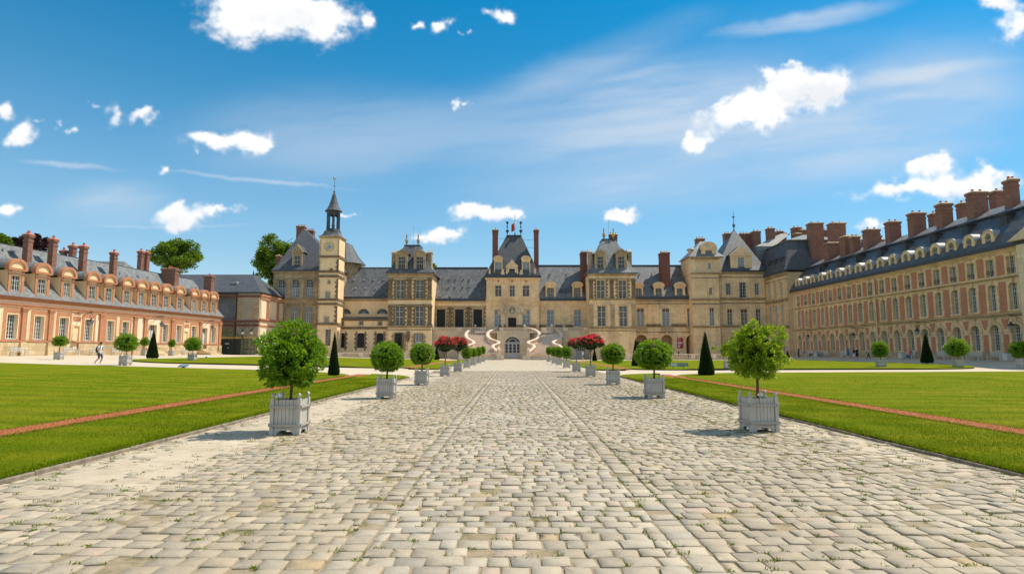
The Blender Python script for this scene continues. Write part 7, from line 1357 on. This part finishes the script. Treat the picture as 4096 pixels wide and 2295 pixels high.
# ------------------------------------------------------------------ people
def person(name_label, loc, rotz, pose, cols, h=1.72, hat=None, group='visitors in the courtyard'):
    """pose: dict of joint positions for a 1.72 m figure facing -Y; one skinned body"""
    J = dict(pel=(0, 0, .93), spi=(0, .01, 1.12), che=(0, .0, 1.32), nec=(0, .0, 1.47), hd0=(0, -.01, 1.55), hd1=(0, -.015, 1.64), hd2=(0, -.01, 1.70),
             ls=(.17, 0, 1.40), le=(.23, .03, 1.13), lh=(.22, -.08, .92), lf=(.22, -.12, .85), rs=(-.17, 0, 1.40), re=(-.23, .03, 1.13), rh=(-.22, -.08, .92), rf=(-.22, -.12, .85),
             lp=(.09, 0, .90), lk=(.1, -.02, .50), la=(.1, .03, .09), lt=(.1, -.13, .04), rp=(-.09, 0, .90), rk=(-.1, -.02, .50), ra=(-.1, .03, .09), rt=(-.1, -.13, .04))
    J.update(pose); names = list(J); RAD = dict(pel=(.16, .115), spi=(.14, .10), che=(.155, .105), nec=(.055, .055), hd0=(.07, .08), hd1=(.082, .098), hd2=(.06, .07), ls=(.07, .065), rs=(.07, .065), le=(.045,)*2, re=(.045,)*2, lh=(.03,)*2, rh=(.03,)*2, lf=(.024, .034), rf=(.024, .034), lp=(.095,)*2, rp=(.095,)*2, lk=(.065,)*2, rk=(.065,)*2, la=(.042,)*2, ra=(.042,)*2, lt=(.04, .03), rt=(.04, .03))
    E_ = [('pel', 'spi'), ('spi', 'che'), ('che', 'nec'), ('nec', 'hd0'), ('hd0', 'hd1'), ('hd1', 'hd2'), ('che', 'ls'), ('ls', 'le'), ('le', 'lh'), ('lh', 'lf'), ('che', 'rs'), ('rs', 're'), ('re', 'rh'), ('rh', 'rf'), ('pel', 'lp'), ('lp', 'lk'), ('lk', 'la'), ('la', 'lt'), ('pel', 'rp'), ('rp', 'rk'), ('rk', 'ra'), ('ra', 'rt')]
    me = bpy.data.meshes.new('person'); me.from_pydata([J[n] for n in names], [(names.index(a), names.index(b)) for a, b in E_], []); o = bpy.data.objects.new('tmp', me); COL.objects.link(o)
    md = o.modifiers.new('s', 'SKIN'); sv = me.skin_vertices[0].data
    for k, n in enumerate(names): sv[k].radius = RAD[n]; sv[k].use_root = n == 'pel'
    s2 = o.modifiers.new('d', 'SUBSURF'); s2.levels = 1; s2.render_levels = 1
    dg = bpy.context.evaluated_depsgraph_get(); m = bpy.data.meshes.new_from_object(o.evaluated_get(dg)); bpy.data.objects.remove(o)
    mats = ['skin', cols['top'], cols['legs'], cols['shoe'], cols['hair']]; m.materials.clear(); [m.materials.append(MT[q]) for q in mats]
    REG = {('hd1', 'hd2'): 4, ('che', 'nec'): 1, ('pel', 'spi'): 1, ('spi', 'che'): 1, ('che', 'ls'): 1, ('che', 'rs'): 1, ('la', 'lt'): 3, ('ra', 'rt'): 3, ('pel', 'lp'): 2, ('pel', 'rp'): 2}
    for p in m.polygons:
        c = p.center; best = None
        for a, b in E_:
            A_, B_ = Vector(J[a]), Vector(J[b]); t = max(0, min(1, (c-A_).dot(B_-A_)/(B_-A_).length_squared)); d_ = (c-A_-(B_-A_)*t).length/max(.03, RAD[a][0]*(1-t)+RAD[b][0]*t)
            if best is None or d_ < best[0]: best = (d_, (a, b), t)
        e, t = best[1], best[2]; r = REG.get(e, 0)
        if e in (('ls', 'le'), ('rs', 're')): r = 1 if t < cols.get('sleeve', .55) else 0
        if e in (('lp', 'lk'), ('rp', 'rk')): r = 2 if t < cols.get('hem', .9) else 0
        if e in (('lk', 'la'), ('rk', 'ra')): r = 2 if cols.get('hem', .9) > 1 else (3 if t > .96 else 0)
        if e in (('hd0', 'hd1'), ('nec', 'hd0')) and c.y > Vector(J['hd0']).y+.035 and c.z > Vector(J['hd0']).z-.02: r = 4
        p.material_index = r; p.use_smooth = True
    # fingers, nose and ears joined into the same body mesh
    bm = bmesh.new(); bm.from_mesh(m)
    def nub(a, b, r0, r1, mi=0):
        q = MB().tube([a, b], [r0, r1], 5); vs = [bm.verts.new(v) for v in q.v]
        for f in q.f:
            try: fc = bm.faces.new([vs[i] for i in f]); fc.material_index = mi
            except ValueError: pass
    for s in 'lr':
        W_, F_ = Vector(J[s+'h']), Vector(J[s+'f']); d_ = (F_-W_).normalized(); u = d_.cross(Vector((0, 0, 1))); u = (u if u.length > .1 else Vector((1, 0, 0))).normalized()
        for k in range(4): o_ = F_+u*(k-1.5)*.017; nub(o_, o_+d_*(.06, .07, .067, .052)[k]+Vector((0, 0, -.012)), .009, .007)
        nub(W_+d_*.03+u*.025, W_+d_*.075+u*.055, .01, .008)
    hd = Vector(J['hd0']); nub(hd+Vector((0, -.085, .035)), hd+Vector((0, -.115, .015)), .016, .012); [nub(hd+Vector((sg_*.075, .0, .02)), hd+Vector((sg_*.095, .01, .05)), .018, .014) for sg_ in (-1, 1)]
    bm.to_mesh(m); bm.free()
    F = Matrix.Translation(loc) @ Matrix.Rotation(rotz, 4, 'Z') @ Matrix.Scale(h/1.72, 4)
    o = bpy.data.objects.new('person', m); COL.objects.link(o); o.matrix_basis = F; WM[o.name] = F.copy(); tag(o, name_label, 'person', group)
    hp = Vector(J['hd1'])
    if hat == 'cap': mk('cap', MB().lathe(hp.x, hp.y, [(.098, hp.z+.0), (.1, hp.z+.04), (.085, hp.z+.085), (.03, hp.z+.11)], 12).box(hp.x-.06, hp.x+.06, hp.y-.19, hp.y-.08, hp.z, hp.z+.015), cols['hat'], o, F)
    if hat == 'scarf': mk('head_scarf', MB().lathe(hp.x, hp.y+.01, [(.09, hp.z-.09), (.112, hp.z-.02), (.112, hp.z+.03), (.09, hp.z+.085), (.03, hp.z+.115)], 12), cols['hat'], o, F)
    if cols.get('skirt'):
        p_ = Vector(J['pel']); zb = cols['skirt'][1]; mk('skirt', MB().loft([[(p_.x+a*math.cos(t), p_.y+b*math.sin(t), z_) for t in np.linspace(0, 2*math.pi, 13)[:-1]] for a, b, z_ in ((.15, .115, p_.z+.16), (.185, .145, p_.z-.02), (.22, .18, zb))], True, False), cols['skirt'][0], o, F)
    return o, F
walk = dict(lk=(.09, -.14, .52), la=(.08, .02, .12), lt=(.08, -.10, .05), rk=(-.09, -.02, .50), ra=(-.09, .33, .20), rt=(-.09, .24, .08), le=(.22, .05, 1.14), lh=(.14, -.22, 1.10), lf=(.10, -.30, 1.11), re=(-.22, .05, 1.14), rh=(-.13, -.22, 1.10), rf=(-.08, -.30, 1.11), hd0=(0, -.02, 1.55), hd1=(0, -.03, 1.64), hd2=(0, -.03, 1.70))
mx, my = -32.55, 47.35; mz = ground_z(mx, my)-.035
man, MF = person('man in white tee shirt, navy shorts and cap walking on the left cross path', (mx, my, mz), R_(82), walk, dict(top='cloth_white', legs='cloth_navy', shoe='shoe_white', hair='hair_dark', hem=1.0, hat='hair_dark'), 1.75, 'cap')
bp = Bld('backpack', 'black backpack on the back of the walking man', (mx-.2, my, mz+1.1), MF, 'bag'); bp.add('bag_body', MB().loft([[(a, b, z_) for a, b in ((-x_, .11), (x_, .11), (x_*.8, .11+d_), (-x_*.8, .11+d_))] for x_, d_, z_ in ((.12, .10, .92), (.16, .17, 1.0), (.16, .19, 1.2), (.13, .13, 1.4), (.06, .05, 1.45))]), 'cloth_black'); bp.add('strap', MB().tube([(.1, .12, 1.42), (.11, -.02, 1.44), (.11, -.11, 1.32), (.13, -.02, 1.05)], .02, 5), 'cloth_black'); bp.add('strap', MB().tube([(-.1, .12, 1.42), (-.11, -.02, 1.44), (-.11, -.11, 1.32), (-.13, -.02, 1.05)], .02, 5), 'cloth_black')
stride = dict(lk=(.09, -.12, .5), la=(.09, -.16, .10), lt=(.09, -.30, .06), rk=(-.09, .05, .5), ra=(-.09, .30, .16), rt=(-.09, .20, .05))
x, _ = onY(2331, 1430, 103); person('person in white top and dark shorts walking past the right terrace doors', (x, 103, ground_z(x, 103)), R_(-70), stride, dict(top='cloth_white', legs='cloth_black', shoe='shoe_white', hair='hair_dark', hem=.55), 1.66)
Yq = onX(3420, 1430, 46.5)[0]; gq = lambda X, Y: ground_z(X, Y)-.03
person('woman in white skirt and red head scarf beside the right wing', (46.4, Yq, gq(46.4, Yq)), R_(175), dict(le=(.26, .05, 1.2), lh=(.2, -.1, 1.36), lf=(.19, -.13, 1.42)), dict(top='cloth_black', legs='skin', shoe='shoe_white', hair='hair_dark', hat='cloth_red', skirt=('denim_pale', .56), sleeve=.3, hem=.1), 1.62, 'scarf')
person('woman in black dress and pale scarf beside the woman with red scarf', (46.4+.62, Yq+.4, gq(47, Yq)), R_(-10), dict(le=(.3, 0, 1.28), lh=(.12, -.06, 1.56), lf=(.06, -.05, 1.62), re=(-.3, 0, 1.28), rh=(-.12, -.06, 1.56), rf=(-.06, -.05, 1.62)), dict(top='cloth_black', legs='skin', shoe='shoe_white', hair='hair_dark', hat='straw', skirt=('cloth_black', .58), sleeve=.4, hem=.1), 1.66, 'scarf')
Yq = onX(3396, 1425, 49.5)[0]; person('woman in blue dress standing in the shade by the right wing', (49.4, Yq, gq(49.4, Yq)), R_(120), {}, dict(top='cloth_blue', legs='skin', shoe='shoe_white', hair='hair_dark', skirt=('cloth_blue', .5), sleeve=.2, hem=.1), 1.66)
Yq = onX(3477, 1425, 48.5)[0]; person('person in pale blue shirt half hidden behind the right cross path planter', (48.4, Yq, gq(48.4, Yq)), R_(60), stride, dict(top='denim_pale', legs='cloth_navy', shoe='shoe_white', hair='hair_dark', hem=2), 1.72)
Yq = onX(3162, 1425, 50.5)[0]-1.5; person('person in dark clothes standing at the inner right corner', (49.2, 104.5, gq(49.2, 104.5)), R_(40), {}, dict(top='cloth_black', legs='cloth_black', shoe='cloth_black', hair='hair_dark', hem=2), 1.74)
sit = dict(pel=(0, .02, .52), spi=(0, .05, .72), che=(0, .04, .93), nec=(0, .02, 1.08), hd0=(0, 0, 1.16), hd1=(0, -.005, 1.25), hd2=(0, 0, 1.31), ls=(.17, .04, 1.01), le=(.22, .02, .75), lh=(.15, -.22, .66), lf=(.12, -.29, .65), rs=(-.17, .04, 1.01), re=(-.22, .02, .75), rh=(-.15, -.22, .66), rf=(-.12, -.29, .65), lp=(.09, 0, .50), lk=(.11, -.43, .50), la=(.11, -.42, .09), lt=(.11, -.57, .04), rp=(-.09, 0, .50), rk=(-.11, -.43, .50), ra=(-.11, -.42, .09), rt=(-.11, -.57, .04))
for px, tp, lg, lb in ((3252, 'cloth_white', 'cloth_black', 'seated person in white shirt, left on the bench near the right corner'), (3288, 'denim_pale', 'cloth_navy', 'seated person in pale shirt on the second bench from the right corner'), (3646, 'cloth_red', 'cloth_blue', 'seated person in red and blue on the bench left of the tall cone yew')):
    Y = onX(px, 1420, RXW-1.0)[0]; person(lb, (RXW-1.12, Y, gq(RXW-1, Y)-.02), -math.pi/2, sit, dict(top=tp, legs=lg, shoe='shoe_white', hair='hair_dark', hem=2), 1.7)
# ------------------------------------------------------------------ trees behind the roofs
def big_tree(x0, x1, top, bot, Y, label, mat, seed, n=900):
    X0, X1 = onY(x0, (top+bot)/2, Y)[0], onY(x1, (top+bot)/2, Y)[0]; zt, zb = onY((x0+x1)/2, top, Y)[1], onY((x0+x1)/2, bot, Y)[1]; cx, rx, cz, rz = (X0+X1)/2, (X1-X0)/2, (zt+zb)/2, (zt-zb)/2
    o = empty('broadleaf_tree', (cx, Y, 0), label, 'tree', 'trees behind the buildings'); tr = MB().tube([(cx, Y, 0), (cx+.3, Y, cz*.6), (cx, Y, cz+rz*.2)], [.5, .38, .15], 8); nb = 9; C = []; D = []; rr_ = []
    for k in range(nb):
        a = k*2.4+seed; zz = cz-rz*.6+rz*1.3*k/nb; q = rx*random.uniform(.5, .8); e = (cx+math.cos(a)*q, Y+math.sin(a)*q*.7, min(zz+rz*.45, cz+rz*.8)); tr.tube([(cx, Y, max(zz-rz*.4, cz-rz)), ((cx+e[0])/2, (Y+e[1])/2, (zz+e[2])/2), e], [.16, .1, .04], 5)
    m = 130
    for k in range(m):           # leaf masses of uneven size with gaps between them
        d_ = sphere_dirs(1)[0]; r0 = random.uniform(.25, .95)**.7; c = np.array([cx, Y, cz])+d_*np.array([rx, rx*.7, rz])*r0; s_ = random.uniform(.07, .19)*min(rx, rz)*1.15; nn_ = int(n*.16*(s_/max(rx, .1))*6)
        q = sphere_dirs(nn_)*(rng.random((nn_, 1))**.5)*np.array([s_*1.25, s_*1.1, s_*.85]); C.append(c+q); D.append(q+rng.normal(size=q.shape)*s_*.5+np.array([0, 0, .1])); rr_.append(np.clip(rng.random(nn_)*.6+random.random()*.4, 0, 1))
    mk('trunk', tr, 'bark', o); C = np.concatenate(C); D = np.concatenate(D); mk('crown', leaves('crown', C, D, .48, .30, mat, np.concatenate(rr_)), None, o)
big_tree(597, 805, 955, 1105, 135, 'bright green tree behind the left wing roof', 'leaf_tree', 1.)
big_tree(1018, 1190, 930, 1160, 138, 'green tree between the side building and the corner pavilion', 'leaf_tree', 2.)
big_tree(50, 205, 940, 1010, 120, 'dark copper tree behind the chimneys of the left wing', 'leaf_copper', 3.)
big_tree(-60, 40, 935, 1010, 110, 'green tree at the left edge behind the left wing roof', 'leaf_tree', 4.)
big_tree(1690, 1745, 1048, 1100, 150, 'distant green tree top beside the left pavilion roof', 'leaf_tree', 5., 400)
print('OBJ', len(bpy.data.objects), 'TRIS', sum(sum(len(p.vertices)-2 for p in m.polygons) if len(m.polygons) < 3000 else len(m.polygons)*(1 if len(m.polygons[0].vertices) == 3 else 2) for m in bpy.data.meshes))
